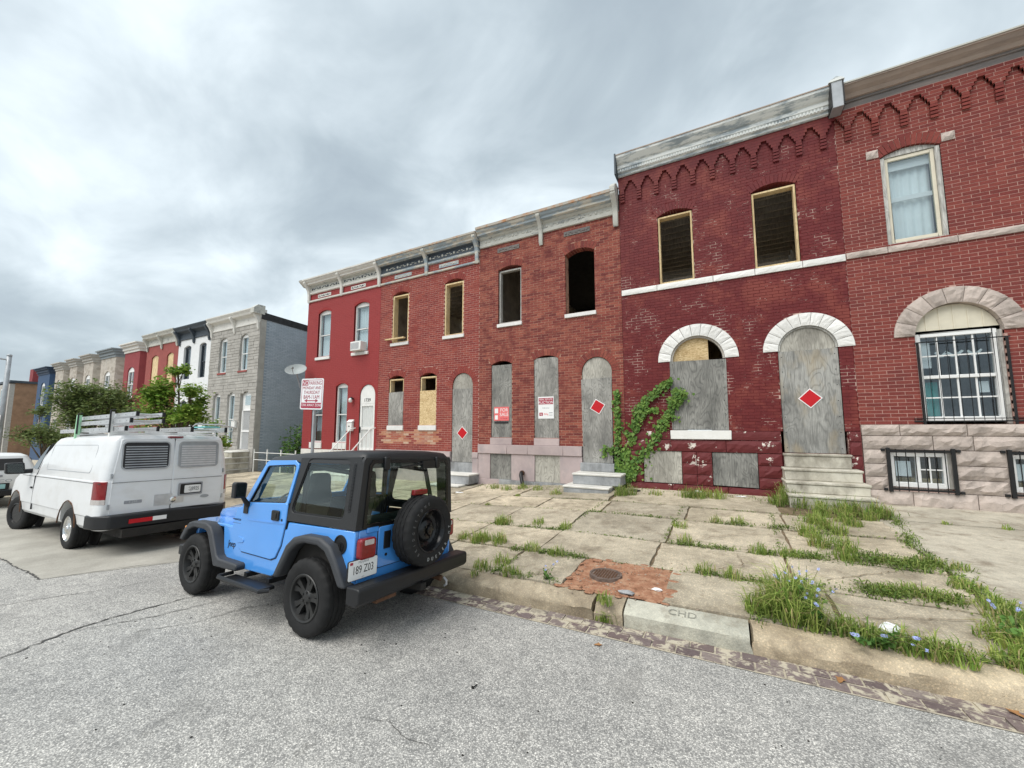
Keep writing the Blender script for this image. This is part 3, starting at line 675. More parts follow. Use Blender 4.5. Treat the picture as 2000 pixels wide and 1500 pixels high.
# ---------------------------------------------------------------- row houses
CAMP = Vector((0, 0, CAMH))
class Op:
    """opening: x0..x1, sill z0, spring z1, arch rise, arch ring thickness"""
    def __init__(s, x0, x1, z0, z1, rise=0.0, ring=0.0):
        s.x0, s.x1, s.z0, s.z1, s.rise, s.ring = x0, x1, z0, z1, rise, ring; s.c = (x0+x1)/2; s.hw = (x1-x0)/2
        if rise > 0:
            s.R = (s.hw**2+rise**2)/(2*rise); s.zc = z1+rise-s.R
        else: s.R, s.zc = 0, z1
        s.top = z1+rise
    def half(s, z, extra):
        if z < s.z0: return None
        if z <= s.z1: return s.hw
        if s.rise <= 0: return None
        q = (s.R+extra)**2-(z-s.zc)**2
        if q <= 0: return None
        h = math.sqrt(q)
        if extra > 0 and s.hw < s.R*0.999:
            h = min(h, s.hw+(z-s.z1)*s.hw/math.sqrt(s.R**2-s.hw**2))
        return h
    def arc(s, r, n):
        a0 = math.asin(min(1, s.hw/s.R)) if s.rise > 0 else 0
        return [(s.c+r*math.sin(-a0+2*a0*k/n), s.zc+r*math.cos(-a0+2*a0*k/n)) for k in range(n+1)]
    def outline(s, inset=0.0, n=12, z0=None):
        zb = s.z0 if z0 is None else z0
        if s.rise <= 0: return [(s.x0+inset, zb), (s.x1-inset, zb), (s.x1-inset, s.z1-inset), (s.x0+inset, s.z1-inset)]
        a = s.arc(s.R-inset, n)
        return [(s.x0+inset, zb), (s.x1-inset, zb)]+[(min(max(x, s.x0+inset), s.x1-inset), z) for x, z in a[::-1]]
def spans(ops, x0, x1, z, extra):
    iv = [(x0, x1)]
    for o in ops:
        h = o.half(z, o.ring*extra)
        if h is None: continue
        a, b = o.c-h, o.c+h; nv = []
        for p, q in iv:
            if b <= p or a >= q: nv.append((p, q)); continue
            if a > p: nv.append((p, a))
            if b < q: nv.append((b, q))
        iv = nv
    return [(p, q) for p, q in iv if q-p > 0.004]
def brick_wall(house, x0, x1, z0, z1, ops, bmat, mmat, course=0.0785, bl=0.262, gap=0.0115, relief=0.0026, y=FY, nsingle=300, seed=1, thick=0.30, special=None):
    rg = random.Random(seed); n = int(round((z1-z0)/course)); course = (z1-z0)/n
    mort = MB(); full = []; rest = MB(); spec = MB()
    for i in range(n):
        za, zb = z0+i*course, z0+(i+1)*course; zm = (za+zb)/2
        for a, b in spans(ops, x0, x1, zm, 0.5): mort.box(a, b, y+relief, y+thick, za, zb)
        off = (i % 2)*bl/2
        hdr = False
        for a, b in spans(ops, x0, x1, zm, 1.0):
            k0 = int(math.floor((a-x0-off)/bl)); x = x0+off+k0*bl
            while x < b-1e-6:
                p, q = max(a, x+gap/2), min(b, x+bl-gap/2)
                if a == x0 and p == a: p = a
                if q-p > 0.03:
                    dy = rg.uniform(-0.0022, 0.0012)
                    if special and special((p+q)/2, zm): spec.box(p, q, y+dy-0.001, y+0.05, za+gap/2, zb-gap/2)
                    elif abs((q-p)-(bl-gap)) < 1e-4: full.append(((p+q)/2, zm, dy))
                    else: rest.box(p, q, y+dy, y+0.05, za+gap/2, zb-gap/2)
                x += bl
    w = mort.build('wall', mmat, house)
    full.sort(key=lambda t_: (Vector((t_[0], y, t_[1]))-CAMP).length)
    me = MB().box(-(bl-gap)/2, (bl-gap)/2, 0, 0.05, -(course-gap)/2, (course-gap)/2).mesh('brick'); me.materials.append(bmat)
    for cx, zm, dy in full[:nsingle]: link('brick', me, None, w, (cx, y+dy, zm))
    for cx, zm, dy in full[nsingle:]: rest.box(cx-(bl-gap)/2, cx+(bl-gap)/2, y+dy, y+0.05, zm-(course-gap)/2, zm+(course-gap)/2)
    rest.build('brickwork', bmat, w, kind='stuff')
    if special: spec.build('patched_brickwork', T['brick2raw'], w, kind='stuff')
    return w
def arch_bricks(house, o, mat, n, y=FY, proud=0.004, thick=0.28, gap=0.011, mortar=None, depth=None):
    a0 = math.asin(min(1, o.hw/o.R)); mb = MB(); r0, r1 = o.R+0.0, o.R+o.ring
    for k in range(n):
        t0 = -a0+2*a0*k/n+gap/2/r1*1.1; t1 = -a0+2*a0*(k+1)/n-gap/2/r1*1.1
        P_ = [(o.c+r*math.sin(t_), o.zc+r*math.cos(t_)) for r, t_ in ((r0, t0), (r1, t0), (r1, t1), (r0, t1))]
        mb.prism(P_, 'y', y-proud+R_.uniform(-0.002, 0.002), y+thick)
    a = mb.build('brick_arch', mat, house, kind='stuff')
    if mortar:
        ar0, ar1 = o.arc(r0+0.002, 24), o.arc(r1-0.002, 24)
        MB().prism(ar0+ar1[::-1], 'y', y+0.006, y+thick-0.01).build('arch_joint', mortar, a)
    return a
def rock(mb, x0, x1, z0, z1, y, amp=0.035, back=0.2, nx=None, nz=4, seed=0, gap=0.006):
    rg = random.Random(seed); x0 += gap; x1 -= gap; z0 += gap; z1 -= gap
    nx = nx or max(4, int((x1-x0)/0.09)); vv = []; 
    for j in range(nz+1):
        for i in range(nx+1):
            u, v = i/nx, j/nz
            e = min(1, 6*min(u*(x1-x0), (1-u)*(x1-x0), v*(z1-z0), (1-v)*(z1-z0))/0.35)
            d = 0 if (i in (0, nx) or j in (0, nz)) else amp*(0.35+0.65*rg.random())*(0.6+0.4*e)
            jx = 0 if i in (0, nx) else rg.uniform(-0.3, 0.3)*(x1-x0)/nx
            jz = 0 if j in (0, nz) else rg.uniform(-0.3, 0.3)*(z1-z0)/nz
            vv.append((x0+(x1-x0)*u+jx, y-d, z0+(z1-z0)*v+jz))
    n0 = len(vv); fs = [(j*(nx+1)+i, j*(nx+1)+i+1, (j+1)*(nx+1)+i+1, (j+1)*(nx+1)+i) for j in range(nz) for i in range(nx)]
    bd = [i for i in range(nx+1)]+[j*(nx+1)+nx for j in range(1, nz+1)]+[nz*(nx+1)+i for i in range(nx-1, -1, -1)]+[j*(nx+1) for j in range(nz-1, 0, -1)]
    vv += [(vv[b][0], y+back, vv[b][2]) for b in bd]; m_ = len(bd)
    fs += [(bd[k], n0+k, n0+(k+1) % m_, bd[(k+1) % m_]) for k in range(m_)]
    return mb.add(vv, fs)
def rock_obj(name, house, mat, x0, x1, z0, z1, y, seed, amp=0.035, nz=3):
    return rock(MB(), x0, x1, z0, z1, y, amp, 0.18, None, nz, seed).build(name, mat, house)
def voussoirs(house, o, mat, n, y, amp, name='voussoir', proud=0.03, extend=0.0, thick=0.25):
    a0 = math.asin(min(1, o.hw/o.R)); r0, r1 = o.R-0.002, o.R+o.ring
    for k in range(n):
        t0 = -a0+2*a0*k/n+0.006; t1 = -a0+2*a0*(k+1)/n-0.006; nx, nr = 5, 4; vv = []
        for j in range(nr+1):
            for i in range(nx+1):
                t_ = t0+(t1-t0)*i/nx; r = r0+(r1-r0)*j/nr
                d = proud+(0 if i in (0, nx) or j in (0, nr) else amp*R_.uniform(0.3, 1))
                vv.append((o.c+r*math.sin(t_), y-d, o.zc+r*math.cos(t_)))
        fs = [(j*(nx+1)+i, j*(nx+1)+i+1, (j+1)*(nx+1)+i+1, (j+1)*(nx+1)+i) for j in range(nr) for i in range(nx)]
        n0 = len(vv); bd = [i for i in range(nx+1)]+[j*(nx+1)+nx for j in range(1, nr+1)]+[nr*(nx+1)+i for i in range(nx-1, -1, -1)]+[j*(nx+1) for j in range(nr-1, 0, -1)]
        vv += [(vv[b][0], y+thick, vv[b][2]) for b in bd]; m_ = len(bd); fs += [(bd[q], n0+q, n0+(q+1) % m_, bd[(q+1) % m_]) for q in range(m_)]
        MB().add(vv, fs).build(name, mat, house)
def shell(house, x0, x1, zt, depth=10.5, joists=True, floor2=5.3, vacant=False, jz=8.5, left=True, right=True, seed=0):
    y0, y1 = FY+0.30, FY+depth; zb = 0.2; t = 0.15
    MB().box(x0+0.001, x0+t, y0, y1, -0.8, zt-0.05).build('party_wall', T['plaster'], house)
    MB().box(x1-t, x1-0.001, y0, y1, -0.8, zt-0.05).build('party_wall', T['plaster'], house)
    ro = [Op(x0+0.5, x0+2.0, floor2+0.3, floor2+2.7), Op(x1-2.0, x1-0.5, floor2+0.3, floor2+2.7), Op(x0+0.9, x0+2.0, 1.6, 3.4)] if vacant else []  # rear openings added and made large to let light into the rooms
    zz = sorted(set([-0.8, zt-0.05]+[q for o in ro for q in (o.z0, o.z1)])); rw = MB()
    for i in range(len(zz)-1):
        for a, b in spans(ro, x0+0.001, x1-0.001, (zz[i]+zz[i+1])/2, 0): rw.box(a, b, y1, y1+0.2, zz[i], zz[i+1])
    rw.build('rear_wall', T['plaster'], house)
    MB().box(x0+0.003, x1-0.003, FY+0.02, (FY+6.2) if joists else y1+0.25, zt-0.05, zt+0.05).build('roof', T['tar'], house)      # rear of the roof left off above joists to let light in
    for z in (0.95, floor2): MB().box(x0+t+0.001, x1-t-0.001, y0, y1-0.001, z-0.25, z).build('floor', T['lumber'], house)  # pale lumber colour chosen to bounce light up onto the joists
    if joists:
        for k in range(24):
            y = y0+0.15+k*0.42
            MB().box(x0+t+0.002, x1-t-0.002, y, y+0.06, jz, jz+0.22).build('joist', T['lumber_old'], house)
        MB().box(x0+t+0.001, x1-t-0.001, y0, FY+5.6, jz+0.225, jz+0.26).build('ceiling', T['dark'], house)  # cut short for light from the rear; dark colour paints shade between joists
def lumber_frame(house, o, z0, z1, yin=0.10, w=0.045, depth=0.16, mat=None):
    f = MB(); x0, x1 = o.x0+0.012, o.x1-0.012; y0 = FY+yin; y1 = y0+depth
    f.box(x0, x0+w, y0, y1, z0+w, z1-w); f.box(x1-w, x1, y0, y1, z0+w, z1-w); f.box(x0, x1, y0, y1, z1-w, z1); f.box(x0, x1, y0, y1, z0, z0+w)
    return f.build('window_frame', mat or T['lumber'], house)
def sash_window(house, o, mat, yin=0.10, glass='glass', mid=0.5, z0=None, curtain=None, fw=0.06, name='window', arch_fill=True):
    zb = o.z0 if z0 is None else z0; x0, x1 = o.x0+0.01, o.x1-0.01; zt = o.z1; y0 = FY+yin
    f = MB(); f.box(x0, x0+fw, y0, y0+0.12, zb, zt); f.box(x1-fw, x1, y0, y0+0.12, zb, zt); f.box(x0+fw, x1-fw, y0, y0+0.12, zt-fw, zt); f.box(x0+fw, x1-fw, y0, y0+0.12, zb, zb+fw)
    if o.rise > 0 and arch_fill: f.prism([(x0, zt+0.001), (x1, zt+0.001)]+[(min(max(a, x0), x1), b) for a, b in o.arc(o.R-0.005, 10)[::-1]], 'y', y0+0.002, y0+0.11)
    w = f.build(name, mat, house, bevel=0.006, seg=1)
    zm = zb+(zt-zb)*mid
    MB().box(x0+fw, x1-fw, y0+0.03, y0+0.075, zm-0.022, zm+0.022).build('meeting_rail', mat, w)
    MB().box(x0+fw-0.005, x1-fw+0.005, y0+0.045, y0+0.05, zm+0.02, zt-fw+0.005).build('pane', T[glass], w)
    MB().box(x0+fw-0.005, x1-fw+0.005, y0+0.066, y0+0.071, zb+fw-0.005, zm-0.02).build('pane', T[glass], w)
    if curtain:
        mb = MB(); nx = 26; vv = []
        for j, z in enumerate((zb+0.03, zt-0.03)):
            for i in range(nx+1): vv.append((x0+fw+(x1-x0-2*fw)*i/nx, y0+0.17+0.018*math.sin(i*1.3+j)+0.008*math.sin(i*2.9), z))
        mb.add(vv, [(i, i+1, nx+2+i, nx+1+i) for i in range(nx)]); mb.build('curtain', curtain, w, smooth=True)
    return w
def cornice(house, x0, x1, prof, mat, y=FY, name='cornice', ends=True):
    # prof: (out, z) from bottom at the wall to the top
    poly = [(y-o_, z) for o_, z in prof]+[(y+0.28, prof[-1][1]), (y+0.28, prof[0][1])]
    mb = MB(); st = rng(x0, x1, 0.45)
    rings = []
    for i, x in enumerate(st):
        s_ = R_.uniform(-0.004, 0.004) if 0 < i < len(st)-1 else 0
        rings.append([(x, p[0], p[1]+s_) for p in poly])
    mb.loft(rings); return mb.build(name, mat, house, fix=True)
def bracket(house, xc, w, pts, mat, y=FY, name='bracket'):
    return MB().prism([(y-o_, z) for o_, z in pts], 'x', xc-w/2, xc+w/2).build(name, mat, house, bevel=0.012, seg=1)
def board(name, house, pts, y0, y1, mat): return MB().prism(pts, 'y', y0, y1).build(name, mat, house)
def block(name, house, mat, x0, x1, y0, y1, z0, z1, bevel=0.008): return MB().box(x0, x1, y0, y1, z0, z1).build(name, mat, house, bevel=bevel, seg=1)
def screws(house, x0, x1, z0, z1, y, n=6):
    mb = MB()
    for k in range(n):
        for x in (x0+0.05, x1-0.05): mb.box(x-0.009, x+0.009, y-0.004, y, z0+0.06+(z1-z0-0.12)*k/(n-1)-0.009, z0+0.06+(z1-z0-0.12)*k/(n-1)+0.009)
    mb.build('screws', T['ink'], house, kind='stuff')
def stair(name, label, x0, x1, yw, zt, zg, treads, mats, over=0.02, first=None, group=None):
    """solid steps against the house front: treads = list of (height of the top, how far its front stands out)"""
    t = empty(name, ((x0+x1)/2, yw-treads[-1][1], zg)); tag(t, label, 'steps', group)
    prev = zg-0.15
    for i, (z, out, xa, xb) in enumerate(sorted(treads)):
        yb = yw-0.003
        MB().box(x0+xa, x1+xb, yw-out, yb-i*0.004, prev+0.002, z-0.055).build('riser', mats[0], t, bevel=0.012, seg=1)
        MB().box(x0+xa-over, x1+xb+over, yw-out-over, yb-0.001-i*0.004, z-0.054, z).build('tread', mats[1], t, bevel=0.014, seg=2)
        prev = z
    return t
def corbels(house, x0, x1, zt, ztop_notch, zbot, pitch, xn0, mat, y=FY, course=0.0785, out=0.062, mortar=None, bl=0.262):
    """stepped brick corbel table: notches whose tops sit at ztop_notch, pendants that reach down to zbot"""
    mb = MB(); bk = MB(); nst = int(round((ztop_notch-zbot)/course)); k0 = int(math.floor((x0-xn0)/pitch))-1
    stepw = [0.062, 0.104, 0.146, 0.184]
    def laid(a, b, o_, za, row):                             # a run of bricks on a mortar backing
        if b-a < 0.02: return
        bk.box(a, b, y-o_+0.003, y+0.02, za+0.0052, za+course+0.004)
        x = a-(row % 2)*bl/2-0.005
        while x < b-0.004:
            p, q = max(a, x+0.005), min(b, x+bl-0.005)
            if b-q < 0.05: q = b
            if q-p > 0.004: mb.box(p, q, y-o_, y+0.01, za+0.005, za+course-0.005)
            x += bl
            if q == b: break
    z = ztop_notch; r = 0
    while z < zt-0.02: laid(x0, x1, out, z, r); z += course; r += 1
    k = k0
    while xn0+k*pitch < x1+pitch:
        c = xn0+k*pitch                                     # centre of a notch
        for i in range(nst):
            za = ztop_notch-(i+1)*course
            if i < 4:
                half = stepw[i]*pitch/0.485; laid(max(c+half, x0), min(c+pitch-half, x1), out, za, i+1)
            else:                                            # pendant: laddered bricks
                a, b = max(c+pitch/2-0.062, x0), min(c+pitch/2+0.062, x1); o_ = out*(1-0.10*(i-4))
                if b-a > 0.02: mb.box(a, b, y-o_, y+0.02, za+0.022, za+course-0.001)
        k += 1
    w = mb.build('corbel_table', mat, house, kind='stuff'); bk.build('corbel_joint', mortar or mat, w); return w
def diamond(label, x, z, r, y, rot=0.0):
    t = empty('diamond_sign', (x, y, z-r)); tag(t, label, 'sign', 'red vacant-building diamonds')
    def pl(rr): return [(x+rr*math.cos(a+rot), z+rr*math.sin(a+rot)) for a in (0, math.pi/2, math.pi, 1.5*math.pi)]
    MB().prism(pl(r), 'y', y-0.006, y).build('plate', T['white_sign'], t); MB().prism(pl(r*0.88), 'y', y-0.009, y-0.0055).build('red_face', T['red_sign'], t)
    return t
# ---- right-hand house: dark brick, buff stone (x 2.735 .. 8)
X5 = 2.737
h5 = empty('row_house', (5.3, FY, 0.4)); tag(h5, 'dark red brick row house with buff stone base and barred windows, at right edge', 'row house', 'row houses')
o5a = Op(3.76, 5.06, 2.10, 3.98, 0.65, 0.33); o5b = Op(3.48, 4.46, 6.06, 8.15, 0.14, 0.24); o5c = Op(6.02, 7.0, 6.06, 8.15, 0.14, 0.24); o5d = Op(6.4, 7.5, 1.2, 3.9, 0.55, 0.30)
ops5 = [o5a, o5b, o5c, o5d]
brick_wall(h5, X5, 8.0, 2.10, 9.54, ops5, T['brick5'], T['mortar5'], gap=0.0105, seed=5)
shell(h5, X5, 8.0, 9.95, joists=False, seed=5)
voussoirs(h5, o5a, T['rock5'], 9, FY, 0.03); voussoirs(h5, o5d, T['rock5'], 9, FY, 0.03)
for o_ in (o5b, o5c):
    arch_bricks(h5, o_, T['brick5'], 13, mortar=T['mortar5'], proud=0.012)
    for xx in (o_.x0-0.24, o_.x1+0.02): rock_obj('impost_stone', h5, T['rock5'], xx, xx+0.22, 8.17, 8.37, FY-0.02, int(xx*50), 0.045)
k = 0
for a, b in ((X5+0.003, 3.46), (3.46, 4.56), (4.56, 5.9), (5.9, 7.1), (7.1, 8.0)):
    k += 1; rock_obj('band_stone', h5, T['rock5'], a, b, 5.90, 6.05, FY-0.035, 40+k, 0.02, 3)
# stone base with two barred basement windows
bw = [(3.12, 4.15), (4.88, 5.91)]
def base_row(z0, z1, cuts, seed, full):
    segs = [(X5+0.004, 8.0)]
    if not full: segs = [(X5+0.004, 3.12), (4.15, 4.88), (5.91, 8.0)]
    rg = random.Random(seed)
    for a, b in segs:
        x = a
        while x < b-0.01:
            L = rg.uniform(0.55, 1.15); e_ = min(b, x+L)
            if b-e_ < 0.3: e_ = b
            rock_obj('base_stone', h5, T['rock5'], x, e_, z0, z1, FY-0.035, int(rg.random()*9999), 0.055); x = e_
base_row(1.86, 2.10, 0, 1, True); base_row(1.565, 1.86, 0, 2, True)
base_row(1.26, 1.565, 0, 3, False); base_row(0.98, 1.26, 0, 4, False); base_row(0.705, 0.98, 0, 6, False); base_row(0.30, 0.705, 0, 7, True)
MB().box(X5+0.002, 3.12, FY+0.02, FY+0.3, -0.3, 2.10).box(4.15, 4.88, FY+0.02, FY+0.3, -0.3, 2.1).box(5.91, 8.0, FY+0.02, FY+0.3, -0.3, 2.1).box(3.12, 4.15, FY+0.02, FY+0.3, -0.3, 0.7).box(4.88, 5.91, FY+0.02, FY+0.3, -0.3, 0.7).box(3.12, 4.15, FY+0.02, FY+0.3, 1.565, 2.1).box(4.88, 5.91, FY+0.02, FY+0.3, 1.565, 2.1).build('base_core', T['mortar5'], h5)
for a, b in bw:
    w = MB(); w.box(a+0.07, a+0.14, FY+0.05, FY+0.15, 0.78, 1.5).box(b-0.14, b-0.07, FY+0.05, FY+0.15, 0.78, 1.5).box(a+0.14, b-0.14, FY+0.05, FY+0.15, 1.42, 1.5).box(a+0.14, b-0.14, FY+0.05, FY+0.15, 0.78, 0.88).box((a+b)/2-0.035, (a+b)/2+0.035, FY+0.05, FY+0.15, 0.88, 1.42)
    w = w.build('basement_window', T['vinyl'], h5, bevel=0.008, seg=1)
    MB().box(a+0.13, b-0.13, FY+0.10, FY+0.105, 0.87, 1.43).build('pane', T['glass'], w)
    g_ = MB(); c_ = (a+b)/2
    for x in ((c_+b-0.14)/2,): g_.box(x-0.012, x+0.012, FY+0.085, FY+0.095, 0.88, 1.42)
    g_.box(c_+0.035, b-0.14, FY+0.0855, FY+0.0945, 1.14, 1.165); g_.build('muntin', T['vinyl'], w)
    MB().box(a+0.17, c_-0.1, FY+0.115, FY+0.12, 1.0, 1.32).build('paper_notice', T['paper'], w)
    MB().box(a+0.003, b-0.003, FY+0.13, FY+0.15, 0.71, 0.78).box(a+0.003, a+0.07, FY+0.06, FY+0.14, 0.78, 1.56).box(b-0.07, b-0.003, FY+0.06, FY+0.14, 0.78, 1.56).build('old_frame', T['wood_grey'], w)
    gr = MB(); yb = FY-0.08
    gr.box(a-0.01, a+0.05, yb-0.01, yb+0.03, 0.68, 1.60).box(b-0.05, b+0.01, yb-0.01, yb+0.03, 0.68, 1.60).box(a, b, yb, yb+0.02, 1.52, 1.56).box(a, b, yb, yb+0.02, 0.72, 0.76)
    for x in (a-0.09, b+0.03):
        for z in (0.70, 1.53): gr.box(x, x+0.06, yb, FY-0.03, z, z+0.05)
    gr = gr.build('window_guard', T['black_iron'], h5)
    for q in range(1, 7):
        x = a+(b-a)*q/7; MB().tube([(x, yb, 0.70), (x, yb, 1.58)], 0.0085, 6).build('bar', T['black_iron'], gr)
# big arched window
w = MB(); a, b = 3.79, 5.00; yv = FY+0.09
w.box(a, a+0.07, yv, yv+0.12, 2.16, 4.03).box(b-0.07, b, yv, yv+0.12, 2.16, 4.03).box(a+0.07, b-0.07, yv, yv+0.12, 3.95, 4.03).box(a+0.07, b-0.07, yv, yv+0.12, 2.16, 2.26).box(a+0.07, b-0.07, yv+0.02, yv+0.1, 3.06, 3.13)
w = w.build('arched_window', T['vinyl'], h5, bevel=0.008, seg=1)
for i in range(4):
    for z0_, z1_, yy in ((3.13, 3.53, 0.045), (3.555, 3.95, 0.045), (2.26, 2.645, 0.07), (2.67, 3.06, 0.07)):
        xa = a+0.07+(b-a-0.14)*i/4; xb = a+0.07+(b-a-0.14)*(i+1)/4
        MB().box(xa+0.012, xb-0.012, yv+yy, yv+yy+0.005, z0_, z1_).build('pane', T['glass'], w)
mb = MB()
for i in range(1, 4):
    x = a+0.07+(b-a-0.14)*i/4; mb.box(x-0.014, x+0.014, yv+0.03, yv+0.055, 3.13, 3.95).box(x-0.014, x+0.014, yv+0.055, yv+0.08, 2.26, 3.06)
mb.box(a+0.07, b-0.07, yv+0.031, yv+0.054, 3.53, 3.557).box(a+0.07, b-0.07, yv+0.056, yv+0.079, 2.645, 2.672); mb.build('muntin', T['vinyl'], w)
MB().box(5.003, 5.055, FY+0.06, FY+0.2, 2.11, 4.0).box(3.763, 3.788, FY+0.08, FY+0.2, 2.11, 4.0).box(3.77, 5.05, FY+0.1, FY+0.2, 4.032, 4.09).build('wood_jamb', T['wood_grey'], w)
board('tympanum_board', h5, [(x, z) for x, z in o5a.outline(0.01, 16, 4.09)], FY+0.10, FY+0.13, T['cream'])
mb = MB()
for i in range(1, 6):
    x = 3.77+1.28*i/6; hh = o5a.zc+math.sqrt(max(0, (o5a.R-0.02)**2-(x-o5a.c)**2)); mb.box(x-0.012, x+0.012, FY+0.088, FY+0.101, 4.09, hh)
mb.build('batten', T['cream'], h5)
MB().box(3.86, 4.12, yv+0.16, yv+0.17, 2.27, 3.0).build('teal_curtain', T['teal'], w)
MB().box(3.90, 4.05, yv+0.13, yv+0.135, 3.3, 3.85).box(4.72, 4.86, yv+0.13, yv+0.135, 2.75, 2.98).build('notice', T['paper'], w)
for xx, ss in ((4.42, 0.10), (4.72, 0.08), (4.22, 0.07)):                  # tied-up curtain swags behind the glass
    MB().prism([(xx-ss*1.4, 3.62), (xx-ss*0.5, 3.52), (xx+ss*0.6, 3.53), (xx+ss*1.5, 3.64), (xx+ss*1.2, 3.66), (xx, 3.57), (xx-ss*1.1, 3.655)], 'y', yv+0.16, yv+0.165).build('curtain_swag', T['curtain'], w)
gr = MB(); yb = FY-0.03
gr.box(3.62, 5.2, yb, yb+0.02, 2.15, 2.175).box(3.62, 5.2, yb, yb+0.02, 2.21, 2.225).box(3.74, 5.12, yb, yb+0.016, 3.82, 3.842).box(3.765, 3.80, yb-0.004, yb+0.03, 2.10, 3.84).box(5.06, 5.09, yb-0.004, yb+0.03, 2.10, 3.84)
for x in (3.64, 5.16): gr.box(x, x+0.02, yb+0.02, FY, 2.15, 2.175)
gr = gr.build('window_guard', T['black_iron'], h5)
for q in range(1, 9):
    x = 3.78+1.30*q/9; MB().tube([(x, yb+0.008, 2.12), (x, yb+0.008, 3.93)], 0.005, 6).build('bar', T['black_iron'], gr)
# upper windows
for o_ in (o5b, o5c):
    f = MB(); xa, xb = o_.x0+0.006, o_.x1-0.006
    f.box(xa, xa+0.07, FY+0.02, FY+0.16, 6.06, 8.14).box(xb-0.07, xb, FY+0.02, FY+0.16, 6.06, 8.14).box(xa+0.07, xb-0.07, FY+0.04, FY+0.16, 6.06, 6.12)
    f.prism([(xa, 8.141), (xb, 8.141)]+[(min(max(p_[0], xa), xb), p_[1]) for p_ in o_.arc(o_.R-0.008, 10)[::-1]], 'y', FY+0.05, FY+0.16)
    w = f.build('window', T['wood_grey'], h5, bevel=0.006, seg=1)
    i0, i1 = xa+0.075, xb-0.075; s_ = MB(); y_ = FY+0.07
    s_.box(i0, i0+0.06, y_, y_+0.06, 6.13, 8.13).box(i1-0.06, i1, y_, y_+0.06, 6.13, 8.13).box(i0+0.06, i1-0.06, y_, y_+0.06, 8.05, 8.13).box(i0+0.06, i1-0.06, y_, y_+0.06, 6.13, 6.21)
    s_.build('storm_sash', T['cream'], w, bevel=0.006, seg=1)
    MB().box(i0+0.05, i1-0.05, y_+0.025, y_+0.03, 6.2, 8.06).build('pane', T['glass'], w)
    MB().box(i0+0.05, i1-0.05, y_+0.1, y_+0.14, 7.12, 7.22).box(i0+0.05, i1-0.05, y_+0.1, y_+0.14, 7.86, 8.06).build('inner_rail', T['vinyl'], w)
    nx = 22; vv = []
    for j, z in enumerate((6.18, 8.02)):
        for i in range(nx+1): vv.append((i0+0.03+(i1-i0-0.06)*i/nx, y_+0.2+0.02*math.sin(i*1.5), z))
    MB().add(vv, [(i, i+1, nx+2+i, nx+1+i) for i in range(nx)]).build('curtain', T['curtain'], w, smooth=True)
corbels(h5, X5+0.003, 8.0, 9.54, 9.37, 8.77, 0.486, 3.20, T['brick5'], mortar=T['mortar5'])
cornice(h5, X5+0.11, 8.0, [(0.02, 9.45), (0.05, 9.46), (0.06, 9.66), (0.09, 9.67), (0.10, 9.72)], T['corn_dark'], name='cornice_frieze')
cornice(h5, X5+0.11, 8.0, [(0.10, 9.722), (0.14, 9.73), (0.19, 9.80), (0.27, 9.86), (0.33, 9.93), (0.35, 9.93), (0.35, 9.965)], T['corn_brown'])
cornice(h5, X5+0.115, 8.0, [(0.352, 9.967), (0.37, 9.967), (0.37, 10.0), (0.30, 10.02)], T['corn_light'], name='gutter_edge')
# door of the right house is outside the frame
board('door_panel', h5, o5d.outline(0.01, 12, 1.2), FY+0.15, FY+0.2, T['vinyl'])

# ---- oxblood house (x -2.39 .. 2.735)
X4 = -2.392
h4 = empty('row_house', (0.17, FY, 0.4)); tag(h4, 'oxblood painted brick row house with white stone arches and stepped corbels', 'row house', 'row houses')
o4a = Op(-1.13, 0.18, 1.97, 3.83, 0.655, 0.31); o4d = Op(1.31, 2.47, 1.45, 3.88, 0.58, 0.30); o4b = Op(-1.33, -0.43, 6.05, 8.02, 0.13, 0.22); o4c = Op(0.955, 1.90, 6.05, 8.06, 0.14, 0.22)
brick_wall(h4, X4+0.004, X5-0.003, 1.95, 9.56, [o4a, o4d, o4b, o4c], T['brick4'], T['mortar4'], relief=0.0022, seed=4)
shell(h4, X4, X5-0.002, 9.95, joists=True, vacant=True, seed=4)
voussoirs(h4, o4a, T['archwhite'], 11, FY, 0.014, proud=0.022); voussoirs(h4, o4d, T['archwhite'], 11, FY, 0.014, proud=0.022)
for o_ in (o4b, o4c):
    arch_bricks(h4, o_, T['brick4'], 13, mortar=T['mortar4'], proud=0.002); lumber_frame(h4, o_, 6.05, o_.z1-0.01, 0.03, 0.042, 0.2)
for i, (a, b) in enumerate(((X4+0.01, -1.4), (-1.4, 0.0), (0.0, 0.94), (0.94, 1.92), (1.92, X5-0.006))): rock_obj('band_stone', h4, T['archwhite'], a, b, 5.87, 6.04, FY-0.035, 60+i, 0.012)
# painted rock-faced base with boarded basement openings
b4 = [(-1.915, -0.94), (-0.23, 0.765)]
core = MB()
for a, b in ((X4+0.004, -1.915), (-0.94, -0.23), (0.765, 1.27), (2.51, X5-0.003)): core.box(a, b, FY+0.02, FY+0.3, -0.2, 1.95)
for a, b in b4: core.box(a, b, FY+0.02, FY+0.3, -0.2, 0.56).box(a, b, FY+0.02, FY+0.3, 1.41, 1.95)
core.box(1.27, 2.51, FY+0.02, FY+0.3, -0.2, 1.44); core.build('base_core', T['mortar4'], h4)
sd_ = 100
def base4(a, b, z0, z1, amp=0.03):
    global sd_
    sd_ += 1; rock_obj('base_stone', h4, T['rock4'], a, b, z0, z1, FY-0.045, sd_, amp)
for a, b in ((X4+0.006, -1.2), (-1.2, 0.1), (0.1, 1.26), (2.52, X5-0.005)):
    base4(a, b, 1.415, 1.715); base4(a, b, 0.22, 0.555, 0.025)
    base4(a, b, 1.72, 1.95, 0.012)
